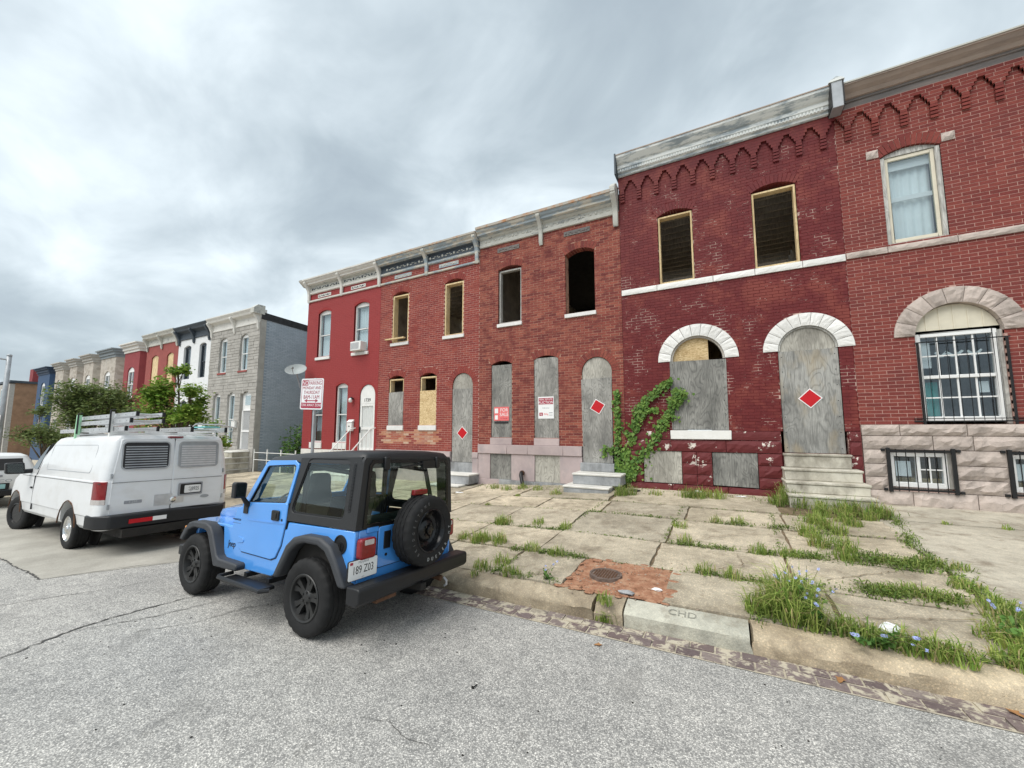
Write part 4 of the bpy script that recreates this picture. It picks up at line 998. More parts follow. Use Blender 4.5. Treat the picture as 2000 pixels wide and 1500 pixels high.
for a, b in ((X4+0.006, -1.915), (-0.94, -0.585), (-0.585, -0.23), (0.765, 1.26), (2.52, X5-0.005)):
    for z0_, z1_ in ((0.56, 0.83), (0.83, 1.12), (1.12, 1.41)): base4(a, b, z0_, z1_)
for i, (a, b) in enumerate(b4):
    board('basement_board', h4, [(a+0.01, 0.57+0.02*i), (b-0.012, 0.575), (b-0.006, 1.41), (a+0.016, 1.405)], FY-0.02, FY, (T['ply3'], T['ply2'])[i]); 
board('window_board', h4, [(-1.145, 1.985), (0.185, 1.98), (0.20, 3.80), (-1.15, 3.83)], FY-0.014, FY+0.004, T['ply2']); screws(h4, -1.13, 0.17, 2.0, 3.8, FY-0.014)
block('window_sill', h4, T['archwhite'], -1.19, 0.235, FY-0.09, FY+0.1, 1.735, 1.968, 0.012)
board('arch_osb', h4, [(-1.10, 3.7)]+[p_ for p_ in o4a.arc(o4a.R-0.03, 20) if p_[0] < -0.2]+[(-0.2, o4a.zc+math.sqrt((o4a.R-0.03)**2-(o4a.c+0.2)**2)), (-0.2, 3.7)], FY+0.13, FY+0.145, T['osb'])
ar = o4a.arc(o4a.R-0.004, 16); ar2 = o4a.arc(o4a.R-0.05, 16)
MB().prism(ar+ar2[::-1], 'y', FY+0.04, FY+0.2).build('arch_trim', T['lumber_old'], h4)
board('door_board', h4, [(1.325, 1.45), (2.462, 1.45), (2.462, 3.87), (1.32, 3.87)], FY+0.03, FY+0.05, T['ply4']); screws(h4, 1.33, 2.45, 1.5, 3.8, FY+0.03, 7)
board('door_arch_board', h4, o4d.outline(0.035, 16, 3.872), FY+0.055, FY+0.075, T['ply3'])
ar = o4d.arc(o4d.R-0.004, 16); ar2 = o4d.arc(o4d.R-0.045, 16)
MB().prism(ar+ar2[::-1], 'y', FY+0.02, FY+0.12).build('arch_trim', T['wood_grey'], h4)
corbels(h4, X4+0.006, X5-0.002, 9.56, 9.335, 8.72, 0.477, 2.73, T['brick4'], mortar=basic('oxblood_joint', (0.12, 0.02, 0.021), 0.7))
cornice(h4, X4+0.02, X5-0.115, [(0.09, 9.50), (0.12, 9.52), (0.12, 9.58), (0.17, 9.60), (0.17, 9.68), (0.20, 9.70), (0.20, 9.80), (0.25, 9.83), (0.31, 9.90), (0.36, 9.96), (0.37, 10.02)], T['corn_grey'])
cornice(h4, X4+0.015, X5-0.115, [(0.372, 10.022), (0.385, 10.022), (0.385, 10.05), (0.30, 10.07)], T['corn_brown'], name='gutter_edge')
mb = MB()
x = X4+0.1
while x < X5-0.25: mb.box(x, x+0.035, FY-0.197, FY-0.16, 9.605, 9.675); x += 0.07
mb.build('dentils', T['corn_grey'], h4, kind='stuff')
p_ = MB(); p_.box(X5-0.11, X5+0.11, FY-0.41, FY+0.25, 9.42, 10.06); p_ = p_.build('party_pilaster', T['metal_grey'], h4, bevel=0.01, seg=1)
for x in (X5-0.125, X5+0.10): MB().box(x, x+0.025, FY-0.425, FY+0.2, 9.44, 10.05).build('pilaster_edge', T['black_iron'], p_)
MB().prism([(X5-0.15, 10.062), (X5+0.15, 10.062), (X5+0.11, 10.11), (X5, 10.17), (X5-0.11, 10.11)], 'y', FY-0.43, FY+0.25).build('cap', T['corn_grey'], p_)
MB().box(X4-0.03, X4+0.012, FY-0.39, FY+0.2, 9.45, 10.09).build('end_board', T['slate_trim'], h4)

# ---- weathered brick house (x -7.33 .. -2.395)
X3 = -7.33
h3 = empty('row_house', (-4.86, FY, 0.3)); tag(h3, 'weathered orange brick row house with pinkish stone base and boarded openings', 'row house', 'row houses')
o3a = Op(-6.83, -6.04, 1.71, 4.18, 0.12, 0.22); o3b = Op(-5.23, -4.39, 1.71, 4.22, 0.12, 0.22); o3d = Op(-3.64, -2.73, 1.02, 3.70, 0.455, 0.22); o3e = Op(-6.57, -5.68, 5.57, 7.48, 0.10, 0.22); o3f = Op(-4.12, -3.18, 5.57, 7.50, 0.14, 0.22)
ops3 = [o3a, o3b, o3d, o3e, o3f]
brick_wall(h3, X3+0.003, X4-0.003, 1.49, 8.50, ops3, T['brick3'], T['mortar3'], seed=3, relief=0.0035)
shell(h3, X3, X4-0.002, 9.0, joists=False, vacant=True, seed=3)
for o_, n_ in ((o3a, 9), (o3b, 9), (o3d, 19), (o3e, 11), (o3f, 11)): arch_bricks(h3, o_, T['brick3'], n_, mortar=T['mortar3'], proud=0.006)
bs3 = [(-6.85, -6.05), (-5.21, -4.37)]
for i, (a, b) in enumerate(((X3+0.004, -6.2), (-6.2, -5.45), (-5.45, -4.25), (-4.25, -3.66))): block('belt_stone', h3, T['pinkstone'], a+0.003, b-0.003, FY-0.07, FY+0.25, 1.195, 1.486)
for a, b in ((X3+0.004, -6.85), (-6.05, -5.21), (-4.37, -3.66)): block('base_stone', h3, T['pinkstone'], a+0.003, b-0.003, FY-0.03, FY+0.25, 0.36, 1.192)
for a, b in ((X3+0.004, -6.5), (-6.5, -5.9), (-5.9, -5.25), (-5.25, -4.3), (-4.3, -3.66)): block('footing_stone', h3, T['step_grey'] if b > -6 else T['pinkstone'], a+0.003, b-0.003, FY-0.045, FY+0.25, -0.3, 0.357)
for i, (a, b) in enumerate(bs3): board('basement_board', h3, [(a+0.005, 0.365), (b-0.005, 0.365), (b-0.005, 1.19), (a+0.005, 1.19)], FY+0.0, FY+0.018, (T['ply2'], T['ply3'])[i])
for a, b in ((-6.85, -6.03), (-5.23, -4.38)): block('window_sill', h3, T['pinkstone'], a, b, FY-0.045, FY+0.12, 1.489, 1.712)
for o_, mt in ((o3a, 'ply2'), (o3b, 'ply')):
    board('window_board', h3, [(o_.x0+0.015, o_.z0+0.012), (o_.x1-0.012, o_.z0+0.012), (o_.x1-0.012, o_.z1-(0.02 if mt == 'ply2' else -0.05)), (o_.x0+0.015, o_.z1-(0.02 if mt == 'ply2' else -0.05))], FY+0.012, FY+0.03, T[mt]); screws(h3, o_.x0, o_.x1, o_.z0, o_.z1, FY+0.012)
board('door_board', h3, [(-3.63, 1.02), (-2.755, 1.03), (-2.74, 3.505), (-3.66, 3.49)], FY-0.012, FY+0.008, T['ply']); screws(h3, -3.63, -2.75, 1.1, 3.4, FY-0.012, 7)
board('door_arch_board', h3, o3d.outline(0.012, 14, 3.40), FY+0.03, FY+0.05, T['ply3'])
for o_ in (o3e, o3f): block('window_sill', h3, T['white_chip'], o_.x0-0.03, o_.x1+0.03, FY-0.05, FY+0.2, 5.45, 5.568)
lumber_frame(h3, o3e, 5.575, 7.46, 0.06, 0.05, 0.14, T['wood_grey'])
cornice(h3, X3+0.02, X4-0.03, [(0.03, 8.42), (0.06, 8.43), (0.07, 8.50), (0.05, 8.52), (0.05, 8.70), (0.09, 8.72), (0.12, 8.78)], T['corn_light'], name='cornice_frieze')
cornice(h3, X3+0.02, X4-0.03, [(0.12, 8.782), (0.24, 8.80), (0.25, 8.86), (0.30, 8.90), (0.34, 8.97)], T['corn_blue'])
cornice(h3, X3+0.02, X4-0.03, [(0.34, 8.972), (0.37, 8.98), (0.38, 9.06), (0.30, 9.10)], T['corn_rust'], name='gutter_edge')
def ornaments(house, x0, x1, zc, mat, y, n, s=0.06):
    mb = MB(); rg = random.Random(int(abs(x0)*100))
    for i in range(n):
        x = x0+(x1-x0)*(i+0.5)/n+rg.uniform(-0.02, 0.02); q = i % 3
        if q == 0: mb.ico((x, y, zc), s*0.8, (1, 0.6, 1.2), 8, 5)
        else:
            for d in (-1, 1): mb.ico((x+d*s*0.7, y, zc+d*s*0.4*(1 if q == 1 else -1)), s*0.55, (1.4, 0.6, 0.7), 7, 4)
            mb.ico((x, y, zc-s*0.5), s*0.35, (1, 0.8, 1), 6, 4)
    return mb.build('frieze_ornament', mat, house, smooth=True, kind='stuff')
ornaments(h3, X3+0.2, -5.0, 8.61, T['corn_light'], FY-0.05, 12); ornaments(h3, -4.8, X4-0.25, 8.61, T['corn_light'], FY-0.05, 12)
bp = [(0.02, 7.92), (0.05, 7.90), (0.10, 8.02), (0.10, 8.25), (0.13, 8.45), (0.22, 8.60), (0.33, 8.74), (0.36, 8.78), (0.36, 8.86), (0.0, 8.86)]
bracket(h3, -4.93, 0.13, [(a, b+0.10) for a, b in bp], T['corn_light'])
bracket(h3, X4-0.10, 0.15, [(a*1.1, b+0.12) for a, b in bp], T['corn_light'])
MB().prism([(FY-0.42, 8.95), (FY-0.42, 9.12), (FY-0.20, 9.30), (FY+0.1, 9.30), (FY+0.1, 8.95)], 'x', X4-0.18, X4-0.025).build('end_block', T['corn_light'], h3, bevel=0.012, seg=1)
for a in (-6.6, -4.15):
    MB().box(a, a+0.85, FY-0.02, FY+0.02, 8.12, 8.27).build('terracotta_panel', T['corn_dark'], h3); ornaments(h3, a+0.03, a+0.82, 8.195, T['corn_dark'], FY-0.02, 8, 0.045)

# ---- red brick house with new lumber window frames (x -12.2 .. -7.335)
X2 = -12.2
h2 = empty('row_house', (-9.77, FY, 0.1)); tag(h2, 'red brick row house with raw lumber window frames and tan brick patches', 'row house', 'row houses')
o2a = Op(-11.52, -10.66, 5.42, 7.38, 0.13, 0.22); o2b = Op(-8.89, -8.03, 5.42, 7.42, 0.13, 0.22); o2c = Op(-11.59, -10.81, 2.14, 3.98, 0.13, 0.22); o2e = Op(-9.99, -9.20, 2.14, 3.98, 0.13, 0.22); o2d = Op(-8.47, -7.59, 0.85, 3.56, 0.44, 0.22)
def raw(x, z): return 1.42 < z < 1.98 and ((-11.85+R_.uniform(-0.2, 0.1)) < x < (-10.55+R_.uniform(-0.1, 0.2)) or (-10.2+R_.uniform(-0.15, 0.1)) < x < (-9.0+R_.uniform(-0.1, 0.15)))
brick_wall(h2, X2+0.003, X3-0.003, 1.21, 8.42, [o2a, o2b, o2c, o2e, o2d], T['brick2'], T['mortar2'], seed=2, special=raw)
shell(h2, X2, X3-0.002, 8.9, joists=True, floor2=5.0, vacant=True, jz=7.8, seed=2)
for o_, n_ in ((o2a, 11), (o2b, 11), (o2c, 11), (o2e, 11), (o2d, 19)): arch_bricks(h2, o_, T['brick2'], n_, mortar=T['mortar2'], proud=0.006)
for o_ in (o2a, o2b): block('window_sill', h2, T['white_chip'], o_.x0-0.05, o_.x1+0.05, FY-0.05, FY+0.15, 5.30, 5.418); lumber_frame(h2, o_, 5.42, o_.z1-0.01, 0.02, 0.05, 0.24)
for o_ in (o2c, o2e): block('window_sill', h2, T['white_chip'], o_.x0-0.03, o_.x1+0.03, FY-0.045, FY+0.12, 1.955, 2.138); lumber_frame(h2, o_, 2.15, o_.z1-0.01, 0.03, 0.05, 0.22)
board('window_board', h2, [(-11.6, 2.145), (-10.83, 2.145), (-10.82, 3.46), (-11.585, 3.44)], FY+0.004, FY+0.022, T['ply']); board('window_board', h2, [(-9.985, 2.145), (-9.205, 2.145), (-9.205, 3.44), (-9.985, 3.44)], FY+0.004, FY+0.022, T['osb'])
MB().box(-11.75, -10.75, FY-0.15, FY-0.05, 5.55, 5.60).build('loose_board', T['lumber'], h2)
board('door_board', h2, [(-8.46, 0.86), (-7.6, 0.86), (-7.6, 3.42), (-8.46, 3.44)], FY+0.012, FY+0.03, T['ply']); screws(h2, -8.45, -7.61, 0.95, 3.3, FY+0.012, 7)
board('door_arch_board', h2, o2d.outline(0.012, 14, 3.42), FY+0.035, FY+0.05, T['ply3'])
for a, b in ((X2+0.004, -11.0), (-11.0, -9.7), (-9.7, -8.5), (-7.57, X3-0.004)):
    block('belt_stone', h2, T['pinkstone'], a+0.003, b-0.003, FY-0.05, FY+0.25, 1.02, 1.208); block('base_stone', h2, T['pinkstone'], a+0.003, b-0.003, FY-0.03, FY+0.25, -0.5, 1.017)
MB().box(-8.5, -7.57, FY-0.02, FY+0.25, -0.4, 0.848).build('door_sill', T['step_grey'], h2)
def old_cornice(h, a, b, mid, m_main, m_frieze, m_edge, m_orn):
    cornice(h, a, b, [(0.02, 7.93), (0.06, 7.94), (0.07, 8.0), (0.03, 8.02)], m_main, name='belt_moulding')
    cornice(h, a, b, [(0.02, 8.30), (0.07, 8.32), (0.08, 8.38), (0.05, 8.40), (0.05, 8.41)], m_main, name='frieze_moulding')
    cornice(h, a, b, [(0.05, 8.412), (0.05, 8.65), (0.10, 8.67), (0.12, 8.70)], m_frieze, name='cornice_frieze')
    cornice(h, a, b, [(0.12, 8.702), (0.24, 8.72), (0.25, 8.77), (0.31, 8.82), (0.35, 8.88)], m_main)
    cornice(h, a, b, [(0.35, 8.882), (0.38, 8.89), (0.385, 8.95), (0.30, 8.98)], m_edge, name='gutter_edge')
    for c in mid: bracket(h, c, 0.14, bp, m_main)
    xs_ = [a+0.15]+[c for c in mid if a+0.3 < c < b-0.3]+[b-0.15]
    for i in range(len(xs_)-1):
        ornaments(h, xs_[i]+0.1, xs_[i+1]-0.1, 8.53, m_orn, FY-0.055, 11)
        c = (xs_[i]+xs_[i+1])/2-0.1; MB().box(c-0.45, c+0.45, FY-0.02, FY+0.02, 8.08, 8.22).build('terracotta_panel', m_main, h); ornaments(h, c-0.4, c+0.4, 8.15, m_orn, FY-0.02, 8, 0.045)
old_cornice(h2, X2+0.01, X3-0.005, [-9.75, X3-0.10], T['corn_blue'], T['slate_trim'], T['corn_rust'], T['corn_light'])

# ---- smooth red painted house number 1739 (x -16.95 .. -12.205)
X1 = -16.95
h1 = empty('row_house', (-14.6, FY, 0.0)); tag(h1, 'smooth red painted row house with white trim numbered 1739', 'row house', 'row houses')
o1a = Op(-16.17, -15.30, 5.25, 7.30, 0.13, 0.1); o1b = Op(-13.77, -12.88, 5.25, 7.30, 0.13, 0.1); o1c = Op(-16.32, -15.58, 1.42, 3.85, 0.13, 0.1); o1e = Op(-14.75, -14.0, 1.42, 3.85, 0.13, 0.1); o1d = Op(-13.24, -12.35, 1.12, 3.40, 0.445, 0.1)
brick_wall(h1, X1, X2-0.003, 1.12, 8.42, [o1a, o1b, o1c, o1e, o1d], T['paint1'], T['paint1m'], seed=1, relief=0.0012, nsingle=0)
shell(h1, X1, X2-0.002, 8.9, joists=False, seed=1)
for o_ in (o1a, o1b, o1c, o1e, o1d):
    a_ = o_.arc(o_.R, 16); b_ = o_.arc(o_.R+o_.ring, 16); MB().prism(a_+b_[::-1], 'y', FY-0.003, FY+0.28).build('brick_arch', T['paint1m'], h1)
for o_, cu_ in ((o1a, 'curtain'), (o1b, 'curtain'), (o1c, None), (o1e, 'curtain')):
    sash_window(h1, o_, T['white_chip'], 0.08, curtain=T[cu_] if cu_ else None); MB().box(o_.x0+0.08, o_.x1-0.08, FY+0.12, FY+0.16, (o_.z0+o_.z1)/2-0.03, (o_.z0+o_.z1)/2+0.03).build('dark_sash', T['slate_trim'], h1)
    MB().box(o_.x0+0.05, o_.x1-0.05, FY+0.45, FY+0.46, o_.z0, o_.z1+0.1).build('blind', T['plaster'], h1)
for o_ in (o1a, o1b): block('window_sill', h1, T['white_chip'], o_.x0-0.06, o_.x1+0.06, FY-0.06, FY+0.12, 5.12, 5.248)
for o_ in (o1c, o1e): block('window_sill', h1, T['white_chip'], o_.x0-0.04, o_.x1+0.04, FY-0.05, FY+0.12, 1.16, 1.418)
block('base_stone', h1, T['marble'], X1+0.003, -13.25, FY-0.03, FY+0.25, -0.6, 1.117); block('base_stone', h1, T['marble'], -12.34, X2-0.004, FY-0.03, FY+0.25, -0.6, 1.117); MB().box(-13.25, -12.34, FY-0.02, FY+0.25, -0.6, 1.117).build('door_sill', T['marble'], h1)
board('door_fanlight_panel', h1, o1d.outline(0.012, 14, 3.05), FY+0.03, FY+0.08, T['white'])
d_ = MB(); d_.box(-13.22, -13.12, FY+0.03, FY+0.08, 1.13, 3.045).box(-12.47, -12.37, FY+0.03, FY+0.08, 1.13, 3.045).box(-13.12, -12.47, FY+0.03, FY+0.08, 2.95, 3.045).box(-13.12, -12.47, FY+0.03, FY+0.08, 1.13, 1.25).box(-13.12, -12.47, FY+0.03, FY+0.08, 1.98, 2.08)
d_ = d_.build('security_door', T['white'], h1)
for q in range(1, 8):
    x = -13.12+0.65*q/8; MB().box(x-0.012, x+0.012, FY+0.045, FY+0.065, 1.25, 2.95).build('bar', T['white'], d_)
MB().box(-13.13, -12.46, FY+0.09, FY+0.1, 1.2, 3.0).build('door_leaf', T['curtain'], d_); MB().box(-13.19, -13.16, FY-0.01, FY+0.03, 1.85, 2.1).build('handle', T['black_iron'], d_)
text('house_number', '1739', 0.20, T['ink'], h1, face_mtx(-12.82, FY+0.026, 3.19), 0.003)
old_cornice(h1, X1-0.02, X2-0.005, [X1+0.08, -14.6, X2-0.08], T['corn_white'], T['corn_light'], T['corn_white'], T['slate_trim'])
def wedge_end(): pass
MB().prism([(FY-0.35, 8.89), (FY-0.385, 8.95), (FY+0.2, 8.98), (FY+0.2, 8.7), (FY-0.12, 8.7)], 'x', X1-0.28, X1-0.021).build('cornice_return', T['corn_white'], h1)
# ---------------------------------------------------------------- steps, signs and fittings on the house fronts
stair('marble_steps', 'worn marble steps with grass at the foot below the oxblood house door', 1.27, 2.53, FY, 1.44, 0.40, [(0.62, 1.02, -0.04, 0.14), (0.86, 0.74, -0.04, 0.11), (1.12, 0.46, -0.03, 0.07), (1.435, 0.14, 0.02, -0.02)], (T['step_white'], T['step_white']))
stair('stone_steps', 'grey painted stone steps below the weathered brick house door beside the ivy', -3.70, -2.66, FY, 1.0, 0.33, [(0.24, 1.12, -0.18, 0.02), (0.48, 1.10, -0.16, 0.03), (0.78, 0.72, -0.02, 0.26)], (T['step_grey'], T['marble']))
block('step_block', h3, T['step_grey'], -3.69, -2.70, FY-0.14, FY+0.2, 0.785, 1.018, 0.01)
stair('stone_steps', 'grey stone steps below the arched door board left of the pinkish base', -8.52, -7.52, FY, 0.8, 0.15, [(0.20, 0.95, -0.1, 0.05), (0.52, 0.62, -0.02, 0.22)], (T['step_grey'], T['marble']))
st1 = stair('white_steps', 'white steps with sloping rails below the white security door numbered 1739', -13.35, -12.25, FY, 1.12, 0.03, [(0.28, 1.1, -0.05, 0.05), (0.56, 0.82, -0.05, 0.05), (0.84, 0.55, -0.05, 0.05), (1.10, 0.28, -0.05, 0.05)], (T['marble'], T['marble']))
for xx in (-13.38, -12.22):
    r = MB(); r.tube([(xx, FY-0.05, 2.05), (xx, FY-0.3, 2.0), (xx, FY-1.3, 1.05), (xx, FY-1.35, 0.02)], 0.022, 6)
    r = r.build('handrail', T['white'], st1)
    for q in range(6):
        y = FY-0.3-q*0.19; MB().tube([(xx, y, 0.2), (xx, y, 2.0-0.95*(q*0.19)/1.0)], 0.012, 5).build('baluster', T['white'], r)
diamond('red diamond plate with white border on the oxblood house door', 1.885, 2.72, 0.235, FY+0.028)
diamond('tilted red diamond plate on the door board beside the ivy', -3.17, 2.66, 0.235, FY-0.014, 0.22)
diamond('red diamond plate on the arched door board left of the pinkish base', -8.02, 1.87, 0.235, FY+0.01, 0.05)
# posters
t = empty('auction_poster', (-4.83, FY+0.01, 2.33)); tag(t, 'white real estate auction poster with maroon heading on a window board', 'poster')
MB().box(-5.09, -4.56, FY+0.002, FY+0.009, 2.33, 3.02).build('sheet', T['white_sign'], t)
MB().box(-5.07, -4.58, FY-0.001, FY+0.003, 2.78, 2.98).build('heading_band', T['maroon'], t)
text('heading', 'REAL ESTATE', 0.075, T['white_sign'], t, face_mtx(-4.825, FY-0.0015, 2.93), 0.001, sx=1.0); text('heading', 'AUCTION', 0.12, T['white_sign'], t, face_mtx(-4.825, FY-0.0015, 2.835), 0.001, sx=0.95)
for z, s_ in ((2.64, 'FOR SALE'), ): text('print', s_, 0.055, T['ink_grey'], t, face_mtx(-4.825, FY+0.001, 2.66), 0.001)
MB().box(-5.05, -4.93, FY-0.0005, FY+0.003, 2.42, 2.52).build('emblem', T['maroon'], t); text('print', 'AJ', 0.075, T['white_sign'], t, face_mtx(-4.99, FY-0.001, 2.47), 0.001); text('print', 'Billig', 0.08, T['pinkred'], t, face_mtx(-4.82, FY+0.001, 2.47), 0.001)
MB().box(-4.72, -4.60, FY+0.0, FY+0.003, 2.50, 2.52).box(-4.72, -4.60, FY+0.0, FY+0.003, 2.43, 2.445).build('print_lines', T['ink_grey'], t)
t = empty('for_sale_sign', (-6.43, FY, 2.22)); tag(t, 'red for sale sign nailed to the narrow window board', 'sign')
MB().box(-6.72, -6.15, FY-0.003, FY+0.008, 2.28, 2.74).build('panel', T['pinkred'], t); MB().box(-6.70, -6.17, FY-0.002, FY+0.006, 2.19, 2.25).build('lower_strip', T['ink'], t)
text('words', 'FOR', 0.16, T['white_sign'], t, face_mtx(-6.33, FY-0.004, 2.63), 0.001); text('words', 'SALE', 0.16, T['white_sign'], t, face_mtx(-6.33, FY-0.004, 2.48), 0.001); text('print', 'BY OWNER', 0.05, T['maroon'], t, face_mtx(-6.33, FY-0.004, 2.35), 0.001)
MB().box(-6.69, -6.56, FY-0.005, FY-0.002, 2.53, 2.69).box(-6.68, -6.57, FY-0.005, FY-0.002, 2.32, 2.46).build('white_boxes', T['white_sign'], t)
# house 1 fittings
t = empty('mailbox', (-13.68, FY-0.02, 1.9)); tag(t, 'small white mailbox on the red painted wall', 'mailbox')
MB().box(-13.83, -13.53, FY-0.13, FY-0.004, 1.92, 2.28).build('box', T['white'], t, bevel=0.015); MB().prism([(FY-0.15, 2.29), (FY-0.004, 2.29), (FY-0.004, 2.40)], 'x', -13.84, -13.52).build('lid', T['white'], t); MB().box(-13.72, -13.64, FY-0.135, FY-0.128, 2.1, 2.14).build('slot', T['ink'], t)
t = empty('wall_lamp', (-13.65, FY-0.02, 3.2)); tag(t, 'small black porch lamp with white shade on the red wall', 'lamp')
MB().lathe([(0.07, 0), (0.07, 0.03), (0.03, 0.05), (0.03, 0.12)], 10, (-13.62, FY-0.125, 3.28), 'y').build('mount', T['black_iron'], t, fix=True); MB().lathe([(0.03, 0.1), (0.075, 0.06), (0.07, -0.07), (0.0, -0.09)], 12, (-13.66, FY-0.12, 3.2), 'z').build('shade', T['white'], t, smooth=True, fix=True)
t = empty('air_conditioner', (-13.35, FY-0.25, 5.26)); tag(t, 'white window air conditioner in the upper window of the red house', 'air conditioner')
MB().box(-13.62, -13.0, FY-0.28, FY+0.06, 5.27, 5.66).build('case', T['white'], t, bevel=0.02)
for q in range(9): MB().box(-13.58+q*0.055, -13.55+q*0.055, FY-0.284, FY-0.278, 5.33, 5.60).build('vent', T['ink_grey'], t)
t = empty('satellite_dish', (X1+0.1, FY, 3.6)); tag(t, 'grey oval satellite dish on an arm at the corner of the red house', 'satellite dish')
ctr = Vector((-16.75, FY-0.55, 4.58)); ax = Vector((0.45, -0.60, 0.75)).normalized(); e1 = ax.cross(Vector((0, 0, 1))).normalized(); e2 = e1.cross(ax).normalized(); rings = []
for r in (0.02, 0.15, 0.28, 0.38, 0.39):
    rings.append([tuple(ctr+e1*(r*1.15*math.cos(a))+e2*(r*math.sin(a))+ax*(0.22*r*r/0.22-(0.012 if r == 0.39 else 0))) for a in [2*math.pi*k/28 for k in range(28)]])
for r in (0.28, 0.02): rings.append([tuple(ctr+e1*(r*1.15*math.cos(a))+e2*(r*math.sin(a))+ax*(r*r-0.02)) for a in [2*math.pi*k/28 for k in range(28)]])
MB().loft(rings).build('reflector', T['plastic_grey'], t, smooth=50, fix=True)
lp = ctr+ax*0.42-e2*0.30
MB().tube([ctr-e2*0.36+ax*0.12, lp], 0.015, 6).build('feed_arm', T['metal_grey'], t); MB().box(lp.x-0.05, lp.x+0.05, lp.y-0.05, lp.y+0.05, lp.z-0.04, lp.z+0.05).build('receiver', T['plastic_grey'], t, bevel=0.015)
MB().tube([ctr-ax*0.03, ctr-ax*0.15-Vector((0, 0, 0.1)), (X1+0.2, FY-0.35, 3.9), (X1+0.2, FY-0.02, 3.6)], 0.025, 8).build('mast', T['metal_grey'], t)
# drain elbow
t = empty('drain_elbow', (-5.62, FY-0.25, zs(-5.6, 11))); tag(t, 'short black drain elbow sticking out beside the boarded basement window', 'pipe')
MB().tube([(-5.62, FY-0.02, 0.62), (-5.62, FY-0.16, 0.62), (-5.6, FY-0.22, 0.56), (-5.55, FY-0.25, 0.40), (-5.45, FY-0.38, 0.27), (-5.4, FY-0.45, 0.26)], 0.06, 9).build('pipe', T['black_iron'], t, smooth=True); MB().lathe([(0.075, -0.02), (0.08, 0.0), (0.075, 0.03)], 12, (-5.62, FY-0.10, 0.62), 'y').build('collar', T['rust'], t, fix=True)
# parking sign on its post
t = empty('parking_sign', (-7.18, 4.95, zs(-7.2, 5))); tag(t, 'white and maroon no parking sign on a grey steel post behind the blue car', 'road sign')
SX, SY = -7.18, 4.95
MB().box(SX+0.02, SX+0.07, SY+0.02, SY+0.06, -0.1, 3.02).build('post', T['galv'], t)
sg = MB().prism(rrect(-0.32, 0.32, -0.31, 0.31, 0.04), 'y', -0.004, 0.0)
srot = Matrix.Translation((SX, SY, 2.70)) @ Matrix.Rotation(0.035, 4, 'Y') @ Matrix.Rotation(0.06, 4, 'Z')
sg.map(lambda x, y, z: srot @ Vector((x, y, z))); sg = sg.build('sign_face', T['white_sign'], t)
def on_sign(mb): return mb.map(lambda x, y, z: srot @ Vector((x, y, z)))
hole = MB(); hole_panel(hole, rrect(-0.295, 0.295, -0.285, 0.285, 0.03), rrect(-0.285, 0.285, -0.275, 0.275, 0.025), 'y', -0.0052, -0.004); on_sign(hole).build('border_line', T['maroon'], sg)
on_sign(MB().box(-0.285, 0.285, -0.0056, -0.004, -0.275, -0.175).box(-0.28, -0.115, -0.0056, -0.004, 0.17, 0.27)).build('maroon_band', T['maroon'], sg)
def stext(s_, size, mat, x, z, sx=1.0): return text('words', s_, size, mat, sg, srot @ face_mtx(x, -0.0058, z), 0.0006, sx=sx)
stext('NO', 0.115, T['white_sign'], -0.197, 0.218, 0.95); stext('PARKING', 0.105, T['maroon'], 0.085, 0.215, 0.85); stext('MONDAY AND', 0.085, T['maroon'], 0, 0.12, 0.9); stext('THURSDAY', 0.095, T['maroon'], 0, 0.03, 0.95); stext('8AM-11AM', 0.115, T['maroon'], 0, -0.065, 0.85); stext('TOW AWAY ZONE', 0.075, T['white_sign'], 0, -0.225, 0.92)
on_sign(MB().prism([(-0.2, -0.135), (-0.12, -0.10), (-0.12, -0.125), (0.12, -0.125), (0.12, -0.10), (0.2, -0.135), (0.12, -0.17), (0.12, -0.145), (-0.12, -0.145), (-0.12, -0.17)], 'y', -0.0056, -0.004)).build('double_arrow', T['maroon'], sg)
# ---------------------------------------------------------------- houses farther down the street
def plain_wall(house, x0, x1, z0, z1, ops, mat, y=FY, thick=0.28, name='wall'):
    zz = sorted(set([z0, z1]+[q for o in ops for q in (o.z0, o.z1)]+[o.z1+o.rise*k/5 for o in ops if o.rise > 0 for k in range(1, 6)]))
    zz = [q for q in zz if z0 <= q <= z1]; mb = MB()
    for i in range(len(zz)-1):
        for a, b in spans(ops, x0, x1, (zz[i]+zz[i+1])/2, 0): mb.box(a, b, y, y+thick, zz[i], zz[i+1])
    return mb.build(name, mat, house)
def body(house, x0, x1, zt, zb, depth=9.5, wall=None, roofdrop=0.3):
    wall = wall or T['plaster']
    MB().box(x0+0.002, x0+0.12, FY+0.28, FY+depth, zb, zt-0.1).build('side_wall', wall, house); MB().box(x1-0.12, x1-0.002, FY+0.28, FY+depth, zb, zt-0.1).build('side_wall', wall, house)
    MB().box(x0+0.122, x1-0.122, FY+depth-0.2, FY+depth-0.001, zb, zt-0.1).build('rear_wall', wall, house)
    MB().box(x0+0.004, x1-0.004, FY+0.05, FY+depth+0.02, zt-0.1, zt).build('roof', T['tar'], house)
    MB().box(x0+0.13, x1-0.13, FY+0.6, FY+0.62, zb, zt-0.2).build('room_shade_sheet', T['dark'], house)  # thin dark sheet behind the windows paints the unlit room
